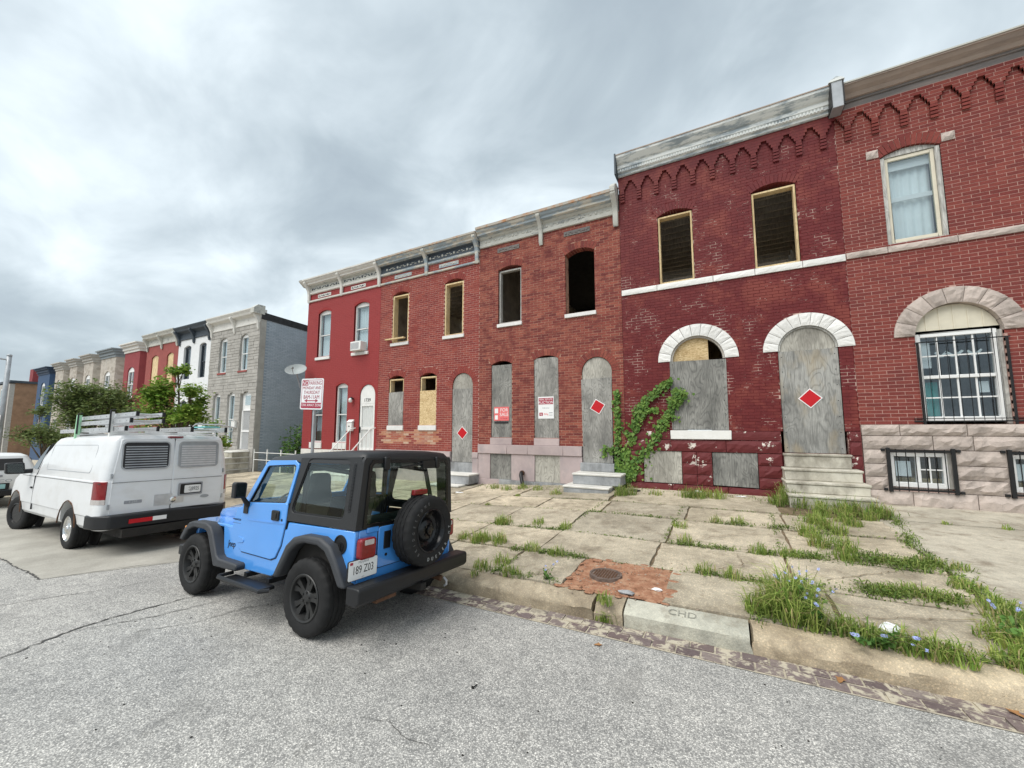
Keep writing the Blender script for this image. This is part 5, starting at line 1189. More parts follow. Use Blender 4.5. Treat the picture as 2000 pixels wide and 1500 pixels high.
def simple_cornice(h, a, b, zt, mat, brackets, bm=None, k=1.0):
    cornice(h, a, b, [(0.03, zt-0.75), (0.06, zt-0.74), (0.06, zt-0.66), (0.04, zt-0.64), (0.04, zt-0.35), (0.12*k, zt-0.30), (0.26*k, zt-0.26), (0.30*k, zt-0.16), (0.38*k, zt-0.05), (0.38*k, zt)], mat)
    for c in brackets: bracket(h, c, 0.16, [(0.02, zt-1.05), (0.05, zt-1.08), (0.10, zt-0.95), (0.12, zt-0.7), (0.22, zt-0.48), (0.35*k, zt-0.3), (0.35*k, zt-0.2), (0, zt-0.2)], bm or mat)
GX = 'houses farther down the street'
# grey formstone house with its blue-grey side wall
gx0, gx1 = -25.7, -20.8
hg = empty('formstone_house', (-23.2, FY, -0.3)); tag(hg, 'grey formstone house with a blue-grey painted brick side wall', 'house', GX)
og = [Op(-24.68, -23.9, 5.1, 6.95, 0.12), Op(-22.6, -21.82, 5.1, 6.95, 0.12), Op(-24.95, -24.25, 1.2, 3.85, 0.12), Op(-23.5, -22.78, 1.2, 3.85, 0.12), Op(-22.25, -21.25, 0.95, 3.85, 0.12)]
plain_wall(hg, gx0, gx1, -0.6, 7.7, og, T['formstone'])
mb = MB(); rg = random.Random(5); z = -0.3; i = 0
while z < 7.65:                                              # cast stone courses
    hh = rg.uniform(0.13, 0.24)
    for a, b in spans(og, gx0, gx1, z+hh/2, 0):
        x = a
        while x < b-0.02:
            e_ = min(b, x+rg.uniform(0.35, 0.9)); mb.box(x+0.008, e_-0.008, FY-rg.uniform(0.015, 0.03), FY+0.02, z+0.01, z+hh-0.01); x = e_
    z += hh
mb.build('formstone_courses', T['formstone'], hg, kind='stuff')
MB().box(gx0+0.002, gx0+0.12, FY+0.28, FY+9.5, -0.8, 7.9).build('side_wall', T['plaster'], hg)
mb = MB(); z = -0.6; i = 0
sw = MB().box(gx1-0.25, gx1-0.006, FY+0.285, FY+9.5, -0.8, 7.72).build('side_wall', T['bluegrey_m'], hg)
while z < 7.7:
    y = FY+0.29+(i % 2)*0.13
    while y < FY+5.2: mb.box(gx1-0.05, gx1+rg.uniform(-0.001, 0.002), y+0.006, y+0.252, z+0.006, z+0.0725); y += 0.262
    z += 0.0785; i += 1
mb.build('brickwork', T['bluegrey'], sw, kind='stuff')
MB().add([(gx1-0.26, FY+0.02, 7.72), (gx1+0.03, FY+0.02, 7.72), (gx1+0.03, FY+9.5, 7.3), (gx1-0.26, FY+9.5, 7.3), (gx1-0.26, FY+0.02, 8.08), (gx1+0.03, FY+0.02, 8.08), (gx1+0.03, FY+9.5, 7.62), (gx1-0.26, FY+9.5, 7.62)], [(0, 3, 2, 1), (4, 5, 6, 7), (0, 1, 5, 4), (1, 2, 6, 5), (2, 3, 7, 6), (3, 0, 4, 7)]).build('tar_coping', T['tar'], hg)
MB().box(gx0+0.004, gx1-0.27, FY+0.05, FY+9.5, 7.6, 7.75).build('roof', T['tar'], hg); MB().box(gx0+0.13, gx1-0.26, FY+0.6, FY+0.62, -0.6, 7.6).build('room_shade_sheet', T['dark'], hg)  # dark sheet behind the front stands in for room shade
for o_ in og[:4]:
    sash_window(hg, o_, T['vinyl'], 0.08, curtain=T['curtain']); block('window_sill', hg, T['redA'], o_.x0-0.04, o_.x1+0.04, FY-0.06, FY+0.1, o_.z0-0.1, o_.z0-0.002)
o_ = og[4]; board('door_leaf', hg, o_.outline(0.01, 8), FY+0.12, FY+0.16, T['vinyl'])
d_ = MB(); d_.box(o_.x0+0.1, o_.x1-0.1, FY+0.08, FY+0.118, 2.95, 3.0); d_.box(o_.x0+0.06, o_.x0+0.14, FY+0.08, FY+0.118, 0.96, 3.0).box(o_.x1-0.14, o_.x1-0.06, FY+0.08, FY+0.118, 0.96, 3.0).box(o_.x0+0.14, o_.x1-0.14, FY+0.08, FY+0.118, 1.85, 1.95); d_ = d_.build('security_door', T['vinyl'], hg)
for q in range(1, 7): MB().box(o_.x0+0.14+q*0.1, o_.x0+0.152+q*0.1, FY+0.09, FY+0.11, 0.97, 2.95).build('bar', T['ink_grey'], d_)
MB().box(-21.98, -21.52, FY+0.1, FY+0.119, 3.25, 3.75).build('transom_pane', T['glass'], hg)
simple_cornice(hg, gx0+0.02, gx1-0.02, 8.25, T['corn_white'], [gx0+0.12, -23.2, gx1-0.14])
MB().prism([(FY-0.42, 7.95), (FY-0.42, 8.22), (FY-0.2, 8.42), (FY+0.15, 8.42), (FY+0.15, 7.95)], 'x', gx1-0.26, gx1+0.04).build('end_block', T['corn_light'], hg)
sg_ = stair('marble_steps', 'white marble steps with thin rails below the grey formstone house', -22.6, -21.1, FY, 0.9, -0.25, [(0.05, 2.2, -1.2, 0.0), (0.35, 1.6, -0.7, 0.0), (0.62, 1.2, -0.2, 0.0), (0.9, 0.8, 0, 0)], (T['step_white'], T['marble']))
r = MB(); r.tube([(-22.7, FY-0.1, 1.9), (-22.8, FY-0.8, 1.85), (-24.0, FY-2.0, 0.95), (-24.0, FY-2.05, -0.2)], 0.02, 6).tube([(-22.8, FY-0.8, 1.85), (-22.8, FY-0.8, 0.7)], 0.015, 6).build('handrail', T['white'], sg_)
for q in range(6): MB().tube([(-22.9-q*0.2, FY-0.9-q*0.2, 1.75-0.15*q), (-22.9-q*0.2, FY-0.9-q*0.2, 0.2-0.05*q)], 0.01, 5).build('baluster', T['white'], sg_)
t = empty('mailbox', (-22.5, FY-0.1, 2.05)); tag(t, 'white mailbox on the grey formstone wall', 'mailbox'); MB().box(-22.72, -22.38, FY-0.15, FY-0.03, 2.05, 2.4).build('box', T['white'], t, bevel=0.01); MB().box(-22.73, -22.37, FY-0.16, FY-0.03, 2.402, 2.44).build('lid', T['white'], t)
# generic flat-front house
def flat_house(name, label, x0, x1, zt, wall, trim, wins, sill=None, boarded=None, wmat=None):
    h = empty(name, ((x0+x1)/2, FY, 0.02*x0)); tag(h, label, 'house', GX)
    plain_wall(h, x0, x1, 0.02*x0-0.3, zt-0.7, wins, wall); body(h, x0, x1, zt-0.15, 0.02*x0-0.3)
    for o in wins:
        if boarded: board('window_board', h, o.outline(0.01, 8), FY+0.06, FY+0.09, boarded)
        else: sash_window(h, o, wmat or T['vinyl'], 0.1)
        if sill: block('window_sill', h, sill, o.x0-0.05, o.x1+0.05, FY-0.05, FY+0.1, o.z0-0.12, o.z0-0.002)
    simple_cornice(h, x0+0.02, x1-0.02, zt, trim, [x0+0.15, (x0+x1)/2, x1-0.15]); return h
flat_house('stucco_house', 'white stucco house with a dark slate cornice beside the formstone house', -29.6, -25.71, 8.2, T['stucco'], T['slate_trim'], [Op(-28.9, -28.0, 5.0, 6.95, 0.12), Op(-27.0, -26.2, 5.0, 6.95, 0.12), Op(-28.9, -28.1, 1.0, 3.6, 0.12), Op(-27.3, -26.5, 0.6, 3.6, 0.12)], None, None, T['slate_trim'])
flat_house('painted_brick_house', 'brick red house with tan boarded windows and a pale carved cornice', -34.1, -29.61, 8.25, T['redA'], T['corn_light'], [Op(-33.3, -32.3, 4.6, 6.7, 0.15), Op(-31.1, -30.2, 4.6, 6.7, 0.15), Op(-33.3, -32.4, 0.9, 3.5, 0.12), Op(-31.4, -30.5, 0.4, 3.5, 0.12)], None, T['lumber'])
# houses with an upper bay
def bay_house(name, label, x0, x1, zt, wall, trim, frame, barch=True, deep=0.8, side=None):
    h = empty(name, ((x0+x1)/2, FY, 0.02*x0)); tag(h, label, 'house', GX); zb = 0.02*x0-0.3
    plain_wall(h, x0, x1, zb, zt-0.5, [], wall); body(h, x0, x1, zt-0.2, zb)
    a, b = x0+0.15, x1-0.75; y0 = FY-deep; w0 = Op((a+b)/2-0.55, (a+b)/2+0.55, 4.2, 6.1, 0.25); 
    lo = zb+0.3
    w1 = Op((a+b)/2-0.55, (a+b)/2+0.55, 0.7, 2.9, 0.0)
    plain_wall(h, a+0.35, b-0.35, lo, zt-0.55, [w0, w1], wall, y=y0, name='bay_wall')
    for xa, xb in ((a, a+0.35), (b-0.35, b)):
        s_ = 1 if xa > (a+b)/2 else -1
        yy0, yy1 = (FY, y0) if s_ < 0 else (y0, FY)
        MB().add([(xa, yy0, lo), (xb, yy1, lo), (xb, yy1+0.2, lo), (xa, yy0+0.2, lo), (xa, yy0, zt-0.55), (xb, yy1, zt-0.55), (xb, yy1+0.2, zt-0.55), (xa, yy0+0.2, zt-0.55)], [(0, 3, 2, 1), (4, 5, 6, 7), (0, 1, 5, 4), (1, 2, 6, 5), (2, 3, 7, 6), (3, 0, 4, 7)]).build('bay_cheek', wall, h)
    for o in (w0, w1):
        f = MB(); f.box(o.x0, o.x0+0.09, y0+0.06, y0+0.16, o.z0, o.z1).box(o.x1-0.09, o.x1, y0+0.06, y0+0.16, o.z0, o.z1).box(o.x0+0.09, o.x1-0.09, y0+0.06, y0+0.16, o.z0, o.z0+0.09).box(o.x0+0.09, o.x1-0.09, y0+0.06, y0+0.16, o.z1-0.09, o.z1).box(o.x0+0.09, o.x1-0.09, y0+0.08, y0+0.14, (o.z0+o.z1)/2-0.03, (o.z0+o.z1)/2+0.03).box(o.c-0.03, o.c+0.03, y0+0.085, y0+0.135, o.z0+0.09, o.z1-0.09)
        if o.rise > 0: f.prism([(o.x0, o.z1+0.001), (o.x1, o.z1+0.001)]+[(min(max(p[0], o.x0), o.x1), p[1]) for p in o.arc(o.R, 10)[::-1]], 'y', y0+0.062, y0+0.158)
        f = f.build('window', frame, h); MB().box(o.x0+0.08, o.x1-0.08, y0+0.11, y0+0.115, o.z0+0.08, o.z1-0.08).build('pane', T['glass'], f)
        MB().box(o.x0-0.06, o.x1+0.06, y0-0.06, y0+0.1, o.z0-0.13, o.z0-0.002).build('sill', trim, f); MB().box(o.x0, o.x1, y0+0.3, y0+0.31, o.z0, o.z1+0.2).build('room_shade_sheet', T['dark'], f)  # dark sheet behind each bay pane paints the shade indoors
    for k, (dz, out) in enumerate(((0.60, 0.06), (0.42, 0.14), (0.20, 0.26), (0.06, 0.36))):
        pl = [(a-out, FY+0.1), (a+0.35-out*0.5, y0-out), (b-0.35+out*0.5, y0-out), (b+out, FY+0.1)]
        MB().prism(pl, 'z', zt-dz, zt-(0.42, 0.20, 0.06, -0.02)[k]-0.001).build('bay_cornice', trim, h)
    cornice(h, x0+0.01, x1-0.01, [(0.05, zt-0.6), (0.10, zt-0.5), (0.2, zt-0.25), (0.24, zt-0.2), (0.24, zt-0.12)], trim)
    h.location.y += deep; return h
bay_house('bay_house', 'maroon painted bay house with a white sash window and pale cornice', -38.2, -34.11, 8.0, T['redB'], T['corn_white'], T['vinyl'])
bay_house('bay_house', 'brown formstone bay house with a blue-grey cornice, next to the maroon bay', -42.6, -38.21, 7.95, T['brownstone'], T['greytrim2'], T['vinyl'])
bay_house('bay_house', 'brown formstone bay house with a pale cornice, second from the maroon bay', -46.2, -42.61, 7.9, T['brownstone'], T['trim_grey'], T['vinyl'])
bay_house('bay_house', 'brown formstone bay house with a pale cornice, third from the maroon bay', -49.5, -46.21, 7.85, T['brownstone'], T['trim_grey'], T['vinyl'])
bay_house('bay_house', 'brown formstone bay house with a pale cornice, beside the navy blue bay', -53.2, -49.51, 7.8, T['brownstone'], T['trim_grey'], T['vinyl'])
bay_house('bay_house', 'navy blue bay house with a white arched window at the end of the row', -58.2, -53.21, 7.7, T['bluehouse'], T['navy'], T['vinyl'], deep=1.0)
# tan brick building at the crossing
t = empty('corner_building', (-74, FY+3, -1.5)); tag(t, 'tan brick corner building with grey front and brick chimney at the street end', 'building')
MB().box(-84, -66.0, 11.40, 22, -2, 6.9).build('wall', T['tanbrick'], t); MB().box(-84.3, -65.8, 11.0, 22.3, 6.902, 7.15).build('parapet', T['slate_trim'], t); MB().box(-84, -66.0, 11.05, 11.398, -2, 6.8).build('front', T['trim_grey'], t)
MB().box(-67.6, -66.4, 12.6, 13.6, 7.15, 8.6).build('chimney', T['redB'], t)
for q in range(4):
    for z in (1.0, 4.4):
        w = MB().box(-69.0-q*3.2, -67.8-q*3.2, 11.0, 11.047, z, z+1.9).build('window', T['vinyl'], t); MB().box(-68.9-q*3.2, -67.9-q*3.2, 10.99, 10.999, z+0.1, z+1.8).build('pane', T['glass_dark'], w)
t = empty('far_building', (-95, 4, -1.8)); tag(t, 'pale grey flat building beyond the crossing at left edge', 'building')
MB().box(-118, -92, 8.6, 20, -2.5, 7.6).build('wall', T['trim_grey'], t); MB().box(-118.4, -91.6, 8.2, 20.3, 7.602, 8.0).build('parapet', T['greytrim2'], t)
for q in range(5):
    w = MB().box(-95-q*4.5, -93.6-q*4.5, 8.55, 8.598, 3.6, 5.6).build('window', T['vinyl'], t); MB().box(-94.9-q*4.5, -93.7-q*4.5, 8.54, 8.549, 3.7, 5.5).build('pane', T['glass_dark'], w)
# street lamp pole with a parking sign, at the left edge
t = empty('street_lamp', (-30.3, 4.95, zs(-30.3, 5))); tag(t, 'tall pale steel lamp pole with a small white sign at left edge', 'street lamp')
MB().tube([(-30.3, 4.95, -0.7), (-30.3, 4.95, 3.0), (-30.3, 4.95, 5.55)], [0.10, 0.09, 0.085], 12).build('pole', T['metal_grey'], t, smooth=True); MB().lathe([(0.095, -0.02), (0.095, 0.03), (0.05, 0.07), (0.0, 0.08)], 12, (-30.3, 4.95, 5.55), 'z').build('cap', T['metal_grey'], t, fix=True)
MB().tube([(-30.3, 4.9, 5.35), (-30.5, 4.2, 5.42), (-30.9, 3.2, 5.5), (-31.2, 2.6, 5.5)], 0.04, 8).build('arm', T['metal_grey'], t); MB().prism([(-31.5, 5.42), (-30.9, 5.42), (-31.0, 5.56), (-31.4, 5.56)], 'y', 1.9, 2.65).build('lamp_head', T['metal_grey'], t, bevel=0.03)
s_ = MB().box(-30.7, -29.9, 4.84, 4.85, 2.02, 2.66).build('sign_face', T['white_sign'], t)
for q in range(3): MB().box(-30.6, -30.0, 4.836, 4.8395, 2.4-q*0.1, 2.44-q*0.1).build('print_line', T['maroon'], s_)
MB().box(-30.68, -29.92, 4.836, 4.8395, 2.05, 2.13).build('maroon_band', T['maroon'], s_)
# low fence across the vacant lot
t = empty('lot_fence', (-18.9, FY-0.1, zf(-18.9))); tag(t, 'low white wire fence across the vacant lot', 'fence')
for x in (-20.5, -19.4, -18.3, -17.2): MB().tube([(x, FY-0.1, -0.4), (x, FY-0.1, 1.02)], 0.03, 8).build('post', T['white'], t)
for z in (0.85, 0.5): MB().tube([(-20.5, FY-0.1, z), (-17.2, FY-0.1, z)], 0.018, 6).build('rail', T['white'], t)
# ---------------------------------------------------------------- blue off-road car (rear axle at the origin, rear towards +x, kerb side +y)
JX, JY = -3.80, 3.47
jeep = empty('parked_car', (JX, JY, zr(JX, JY)), False, (-0.058, -0.020, -0.016)); tag(jeep, 'bright blue short off-road car with black hardtop and rear spare wheel', 'car')
W = 0.76
def tumble(mb, z0=1.07, k=0.11):
    return mb.map(lambda x, y, z: (x, y-(math.copysign(1, y)*k*max(0, z-z0)), z))
side = [(0.60, 0.56), (0.60, 1.07), (-0.50, 1.06), (-0.52, 0.98), (-1.47, 0.98), (-1.47, 1.165), (-1.60, 1.14), (-1.66, 0.90), (-1.86, 0.90), (-1.80, 0.62), (-1.70, 0.44), (-0.74, 0.45), (-0.58, 0.52), (-0.42, 0.78), (-0.26, 0.90), (0.0, 0.94), (0.22, 0.92), (0.40, 0.82), (0.54, 0.58)]
for s in (-1, 1): MB().prism(side, 'y', s*W, s*(W-0.05)).build('body_side', T['blue'], jeep, bevel=0.012)
MB().box(0.56, 0.602, -W+0.051, W-0.051, 0.56, 1.07).build('rear_panel', T['blue'], jeep, bevel=0.012)
MB().prism(rrect(-0.477, 0.607, 0.658, 1.078, 0.03), 'x', 0.603, 0.606).build('tailgate_gap', T['seam'], jeep)
tg = MB().prism(rrect(-0.47, 0.60, 0.665, 1.074, 0.03), 'x', 0.604, 0.618).build('tailgate', T['blue'], jeep, bevel=0.006)
MB().box(0.617, 0.628, -0.40, -0.31, 0.84, 1.02).build('handle_recess', T['blackp'], tg, bevel=0.004); MB().lathe([(0.016, 0), (0.016, 0.006), (0, 0.006)], 10, (0.618, -0.36, 0.78), 'x').build('lock', T['blackp'], tg, fix=True)
MB().box(0.58, 0.615, -0.62, -0.47, 1.03, 1.085).build('hinge_cover', T['blue'], tg, bevel=0.008)
# dark trim inside, floor, wells and chassis
for s in (-1, 1):
    MB().box(-0.50, 0.56, min(s*0.700, s*0.708), max(s*0.700, s*0.708), 0.6, 1.065).build('inner_trim', T['under'], jeep)
    MB().prism([(-1.44, 0.64), (-0.62, 0.64), (-0.55, 1.06), (-0.55, 1.24), (-1.30, 1.20), (-1.44, 1.16)], 'y', s*0.728, s*0.738).build('door_card', T['under'], jeep)
MB().box(0.548, 0.556, -0.69, 0.69, 0.6, 1.068).build('tailgate_trim', T['under'], jeep)
MB().box(-1.45, 0.555, -W+0.06, W-0.06, 0.52, 0.60).build('floor', T['under'], jeep)
for s in (-1, 1): MB().box(-0.42, 0.5, min(s*0.42, s*(W-0.055)), max(s*0.42, s*(W-0.055)), 0.60, 0.96).build('wheel_well', T['under'], jeep)
MB().box(-2.55, 0.62, -0.42, -0.34, 0.36, 0.48).box(-2.55, 0.62, 0.34, 0.42, 0.36, 0.48).build('chassis_rail', T['under'], jeep)
MB().tube([(0, -0.75, 0.375), (0, 0.75, 0.375)], 0.05, 8).ico((0, 0.05, 0.37), 0.14, (1, 1, 1), 10, 6).build('rear_axle', T['under'], jeep); MB().tube([(-2.38, -0.75, 0.375), (-2.38, 0.75, 0.375)], 0.05, 8).build('front_axle', T['under'], jeep)
MB().tube([(-1.2, 0.3, 0.34), (0.2, 0.34, 0.36), (0.5, 0.4, 0.40), (0.75, 0.42, 0.36)], 0.035, 8).build('exhaust', T['rust'], jeep)
MB().box(0.15, 0.6, -0.3, 0.3, 0.34, 0.56).build('fuel_tank', T['under'], jeep, bevel=0.03)
# hood and front
def hsec(x, w, zt, ze, zb): return [(x, -w, zb), (x, -w, ze-0.05), (x, -w+0.015, ze-0.015), (x, -w+0.06, ze), (x, -w*0.45, zt-0.006), (x, 0, zt), (x, w*0.45, zt-0.006), (x, w-0.06, ze), (x, w-0.015, ze-0.015), (x, w, ze-0.05), (x, w, zb)]
MB().loft([hsec(-1.48, 0.72, 1.185, 1.165, 0.90), hsec(-1.62, 0.66, 1.175, 1.15, 0.90), hsec(-1.95, 0.58, 1.15, 1.115, 0.90), hsec(-2.35, 0.51, 1.11, 1.065, 0.90), hsec(-2.56, 0.48, 1.075, 1.03, 0.90), hsec(-2.60, 0.47, 1.04, 1.0, 0.62)]).build('hood', T['blue'], jeep, smooth=35, fix=True)
MB().box(-2.60, -2.54, -0.74, 0.74, 0.50, 0.90).build('grille', T['blue'], jeep, bevel=0.01)
for s in (-1, 1):
    MB().prism([(-1.68, s*0.58), (-2.58, s*0.46), (-2.62, s*0.60), (-2.58, s*0.745), (-1.86, s*0.745), (-1.68, s*0.745)], 'z', 0.875, 0.912).build('fender_top', T['blue'], jeep, bevel=0.01)
    MB().lathe([(0.09, 0.0), (0.085, -0.03), (0.0, -0.05)], 16, (-2.60, s*0.40, 0.80), 'x').build('headlamp', T['lamp_clear'], jeep, fix=True)
    MB().box(-2.70, -2.64, s*0.66, s*0.84, 0.72, 0.83).build('turn_signal', T['amber'], jeep, bevel=0.012)
MB().box(-2.90, -2.78, -0.80, 0.80, 0.42, 0.56).build('front_bumper', T['blackp'], jeep, bevel=0.02); MB().box(-2.8, -2.5, -0.4, -0.3, 0.42, 0.54).box(-2.8, -2.5, 0.3, 0.4, 0.42, 0.54).build('bumper_bracket', T['under'], jeep)
# flares
rf = [(-0.56, 0.50), (-0.36, 0.85), (-0.24, 0.945), (-0.08, 0.985), (0.20, 0.985), (0.36, 0.92), (0.46, 0.80), (0.62, 0.56), (0.52, 0.56), (0.38, 0.76), (0.28, 0.86), (0.16, 0.905), (-0.06, 0.905), (-0.18, 0.875), (-0.29, 0.79), (-0.47, 0.50)]
ff = [(-2.76, 0.66), (-2.66, 0.80), (-2.54, 0.89), (-2.44, 0.915), (-2.10, 0.92), (-1.98, 0.885), (-1.90, 0.80), (-1.76, 0.57), (-1.70, 0.535), (-1.30, 0.525), (-1.27, 0.50), (-1.28, 0.445), (-1.80, 0.435), (-2.0, 0.76), (-2.06, 0.82), (-2.14, 0.84), (-2.42, 0.84), (-2.56, 0.79), (-2.69, 0.64)]
for s in (-1, 1):
    for nm, q in (('rear_flare', rf), ('front_flare', ff)): MB().prism(q, 'y', s*0.72, s*0.865).build('fender_flare', T['flare'], jeep, bevel=0.028, seg=3)
    MB().box(-1.40, -0.60, s*0.78, s*0.96, 0.345, 0.385).build('side_step', T['blackp'], jeep, bevel=0.012)
    MB().tube([(-1.44, s*0.80, 0.40), (-1.44, s*0.955, 0.40), (-1.40, s*0.975, 0.40), (-0.55, s*0.975, 0.38), (-0.5, s*0.9, 0.38)], 0.022, 8).box(-1.2, -1.14, s*0.5, s*0.8, 0.39, 0.44).box(-0.75, -0.69, s*0.5, s*0.8, 0.39, 0.44).build('step_rail', T['blackp'], jeep)
# doors
dlow = [(-1.455, 1.19), (-1.455, 0.80), (-1.44, 0.68), (-1.38, 0.64), (-0.76, 0.628), (-0.67, 0.66), (-0.59, 0.80), (-0.535, 1.06), (-0.535, 1.25), (-0.56, 1.265), (-1.30, 1.215)]
dframe = [(-1.455, 1.19), (-1.12, 1.715), (-1.07, 1.735), (-0.55, 1.745), (-0.47, 1.70), (-0.465, 1.66), (-0.535, 1.25), (-0.56, 1.23), (-1.40, 1.17)]
dwin = [(-1.33, 1.225), (-1.09, 1.655), (-1.06, 1.672), (-0.56, 1.695), (-0.52, 1.68), (-0.515, 1.64), (-0.575, 1.275), (-0.60, 1.262)]
for s in (-1, 1):
    cxd, czd = -0.99, 0.93; tumble(MB().prism([((x-cxd)*1.02+cxd, (z-czd)*1.028+czd) for x, z in dlow], 'y', s*0.7625, s*0.745), 1.2).build('door_gap', T['seam'], jeep)
    d = tumble(MB().prism(dlow, 'y', s*0.775, s*0.742), 1.2).build('door', T['blue'], jeep, bevel=0.010)
    q = MB(); hole_panel(q, dframe, dwin, 'y', s*0.772, s*0.735); tumble(q, 1.2).build('door_frame', T['blue'], d, bevel=0.008)
    q = MB(); hole_panel(q, [((x+0.90)*1.0-0.90, z) for x, z in dwin], [((x+0.90)*0.965-0.90, (z-1.45)*0.955+1.45) for x, z in dwin], 'y', s*0.764, s*0.74); tumble(q, 1.2).build('window_seal', T['blackp'], d)
    tumble(MB().prism(dwin, 'y', s*0.752, s*0.749), 1.2).build('pane', T['glass_jeep'], d)
    MB().prism(rrect(-0.80, -0.655, 1.06, 1.175, 0.02), 'y', s*0.79, s*0.77).build('handle', T['blackp'], d, bevel=0.008); MB().prism(rrect(-0.765, -0.69, 1.085, 1.15, 0.012), 'y', s*0.797, s*0.785).build('handle_paddle', T['rim_black'], d, bevel=0.004)
    MB().lathe([(0.014, 0), (0.014, 0.004), (0, 0.004)], 8, (-0.61, s*0.777, 1.075), 'y').build('lock', T['blackp'], d, fix=True)
    for zz in (0.775, ): MB().prism([(-1.47, zz-0.035), (-1.47, zz+0.04), (-1.36, zz+0.03), (-1.33, zz+0.012), (-1.33, zz-0.012), (-1.36, zz-0.03)], 'y', s*0.782, s*0.77).build('hinge', T['blue'], d, bevel=0.003)
    MB().prism([(-1.32, 1.03), (-1.27, 1.015), (-0.56, 1.035), (-0.56, 1.045), (-1.27, 1.027), (-1.315, 1.042)], 'y', s*0.7785, s*0.772).build('door_crease', T['blue'], d)
    m_ = MB().prism(rrect(-1.39, -1.11, 1.285, 1.49, 0.035), 'y', s*1.0, s*0.86) if False else MB().prism([(s*0.835, 1.285), (s*0.965, 1.29), (s*0.97, 1.455), (s*0.955, 1.475), (s*0.845, 1.47), (s*0.83, 1.45)], 'x', -1.36, -1.275)
    m_ = m_.build('mirror', T['blackp'], d, bevel=0.022, seg=3); MB().prism([(s*0.85, 1.305), (s*0.95, 1.31), (s*0.95, 1.455), (s*0.85, 1.45)], 'x', -1.274, -1.271).build('mirror_glass', T['glass_dark'], m_)
    MB().tube([(-1.32, s*0.77, 1.19), (-1.32, s*0.80, 1.22), (-1.31, s*0.86, 1.30)], [0.035, 0.03, 0.022], 8).box(-1.40, -1.31, s*0.77, s*0.785, 1.09, 1.21).build('mirror_arm', T['blackp'], m_)
# windscreen frame
q = MB(); hole_panel(q, [(-0.72, 1.17), (0.72, 1.17), (0.70, 1.72), (-0.70, 1.72)], [(-0.62, 1.25), (0.62, 1.25), (0.61, 1.65), (-0.61, 1.65)], 'x', 0, 0.05); q.map(lambda x, y, z: (x-1.46+(z-1.17)*0.62, y, z)); wf = q.build('windscreen_frame', T['blue'], jeep, bevel=0.01)
MB().prism([(-0.63, 1.24), (0.63, 1.24), (0.62, 1.66), (-0.62, 1.66)], 'x', 0.02, 0.024).map(lambda x, y, z: (x-1.46+(z-1.17)*0.62, y, z)).build('windscreen', T['glass_jeep'], wf)
# hardtop
ho = [(-0.545, 1.075), (-0.52, 1.25), (-0.455, 1.66), (-0.455, 1.78), (0.56, 1.80), (0.605, 1.075)]
hi_ = [(-0.43, 1.225), (-0.405, 1.205), (0.36, 1.20), (0.395, 1.22), (0.40, 1.26), (0.385, 1.73), (0.355, 1.765), (-0.19, 1.765), (-0.25, 1.74), (-0.43, 1.27)]
hi_ = [(-0.475, 1.215), (-0.46, 1.18), (-0.43, 1.165), (0.355, 1.165), (0.395, 1.18), (0.41, 1.22), (0.395, 1.71), (0.38, 1.75), (0.34, 1.768), (-0.25, 1.768), (-0.29, 1.755), (-0.315, 1.72), (-0.47, 1.26)]
top = empty('hardtop', (0, 0, 0), False); top.parent = jeep; 
for s in (-1, 1):
    q = MB(); hole_panel(q, ho, hi_, 'y', s*0.765, s*0.725); tumble(q, 1.07, 0.085).build('side', T['hardtop'], top, bevel=0.01)
    tumble(MB().prism(hi_, 'y', s*0.748, s*0.745), 1.07, 0.085).build('side_glass', T['glass_jeep'], top)
    q = MB(); hole_panel(q, [((x+0.03)*1.0-0.03, z) for x, z in hi_], [((x+0.03)*0.955-0.03, (z-1.48)*0.945+1.48) for x, z in hi_], 'y', s*0.7535, s*0.744); tumble(q, 1.07, 0.085).build('side_glass_seal', T['blackp'], top)
    v_ = tumble(MB().prism(rrect(0.455, 0.50, 1.24, 1.74, 0.012), 'y', s*0.769, s*0.755), 1.07, 0.085).build('vent', T['blackp'], top, bevel=0.004)
    vb = MB()
    for k in range(15): vb.box(0.463, 0.492, s*0.764, s*0.772, 1.262+k*0.031, 1.283+k*0.031)
    tumble(vb, 1.07, 0.085).build('vent_slots', T['rim_black'], top, kind='stuff')
def rsec(x, zt, w, d=0.14): return [(x, -w-0.035, zt-d), (x, -w-0.02, zt-0.075), (x, -w+0.005, zt-0.032), (x, -w+0.05, zt-0.008), (x, -w*0.5, zt+0.01), (x, 0, zt+0.014), (x, w*0.5, zt+0.01), (x, w-0.05, zt-0.008), (x, w-0.005, zt-0.032), (x, w+0.02, zt-0.075), (x, w+0.035, zt-d)]
MB().loft([rsec(-1.17, 1.755, 0.665, 0.035), rsec(-1.12, 1.785, 0.668, 0.055), rsec(-0.95, 1.805, 0.67, 0.07), rsec(-0.52, 1.835, 0.672, 0.10), rsec(-0.44, 1.84, 0.673, 0.12), rsec(0.1, 1.86, 0.673), rsec(0.48, 1.86, 0.673), rsec(0.55, 1.85, 0.671), rsec(0.585, 1.825, 0.668), rsec(0.60, 1.78, 0.665, 0.09)]).build('roof', T['hardtop'], top, smooth=40, fix=True)
q = MB(); hole_panel(q, [(-0.765, 1.075), (0.765, 1.075), (0.71, 1.76), (0.69, 1.79), (-0.69, 1.79), (-0.71, 1.76)], [(-0.665, 1.105), (0.665, 1.105), (0.63, 1.71), (0.595, 1.755), (-0.595, 1.755), (-0.63, 1.71)], 'x', 0.565, 0.607); q.build('rear_frame', T['hardtop'], top, bevel=0.012)
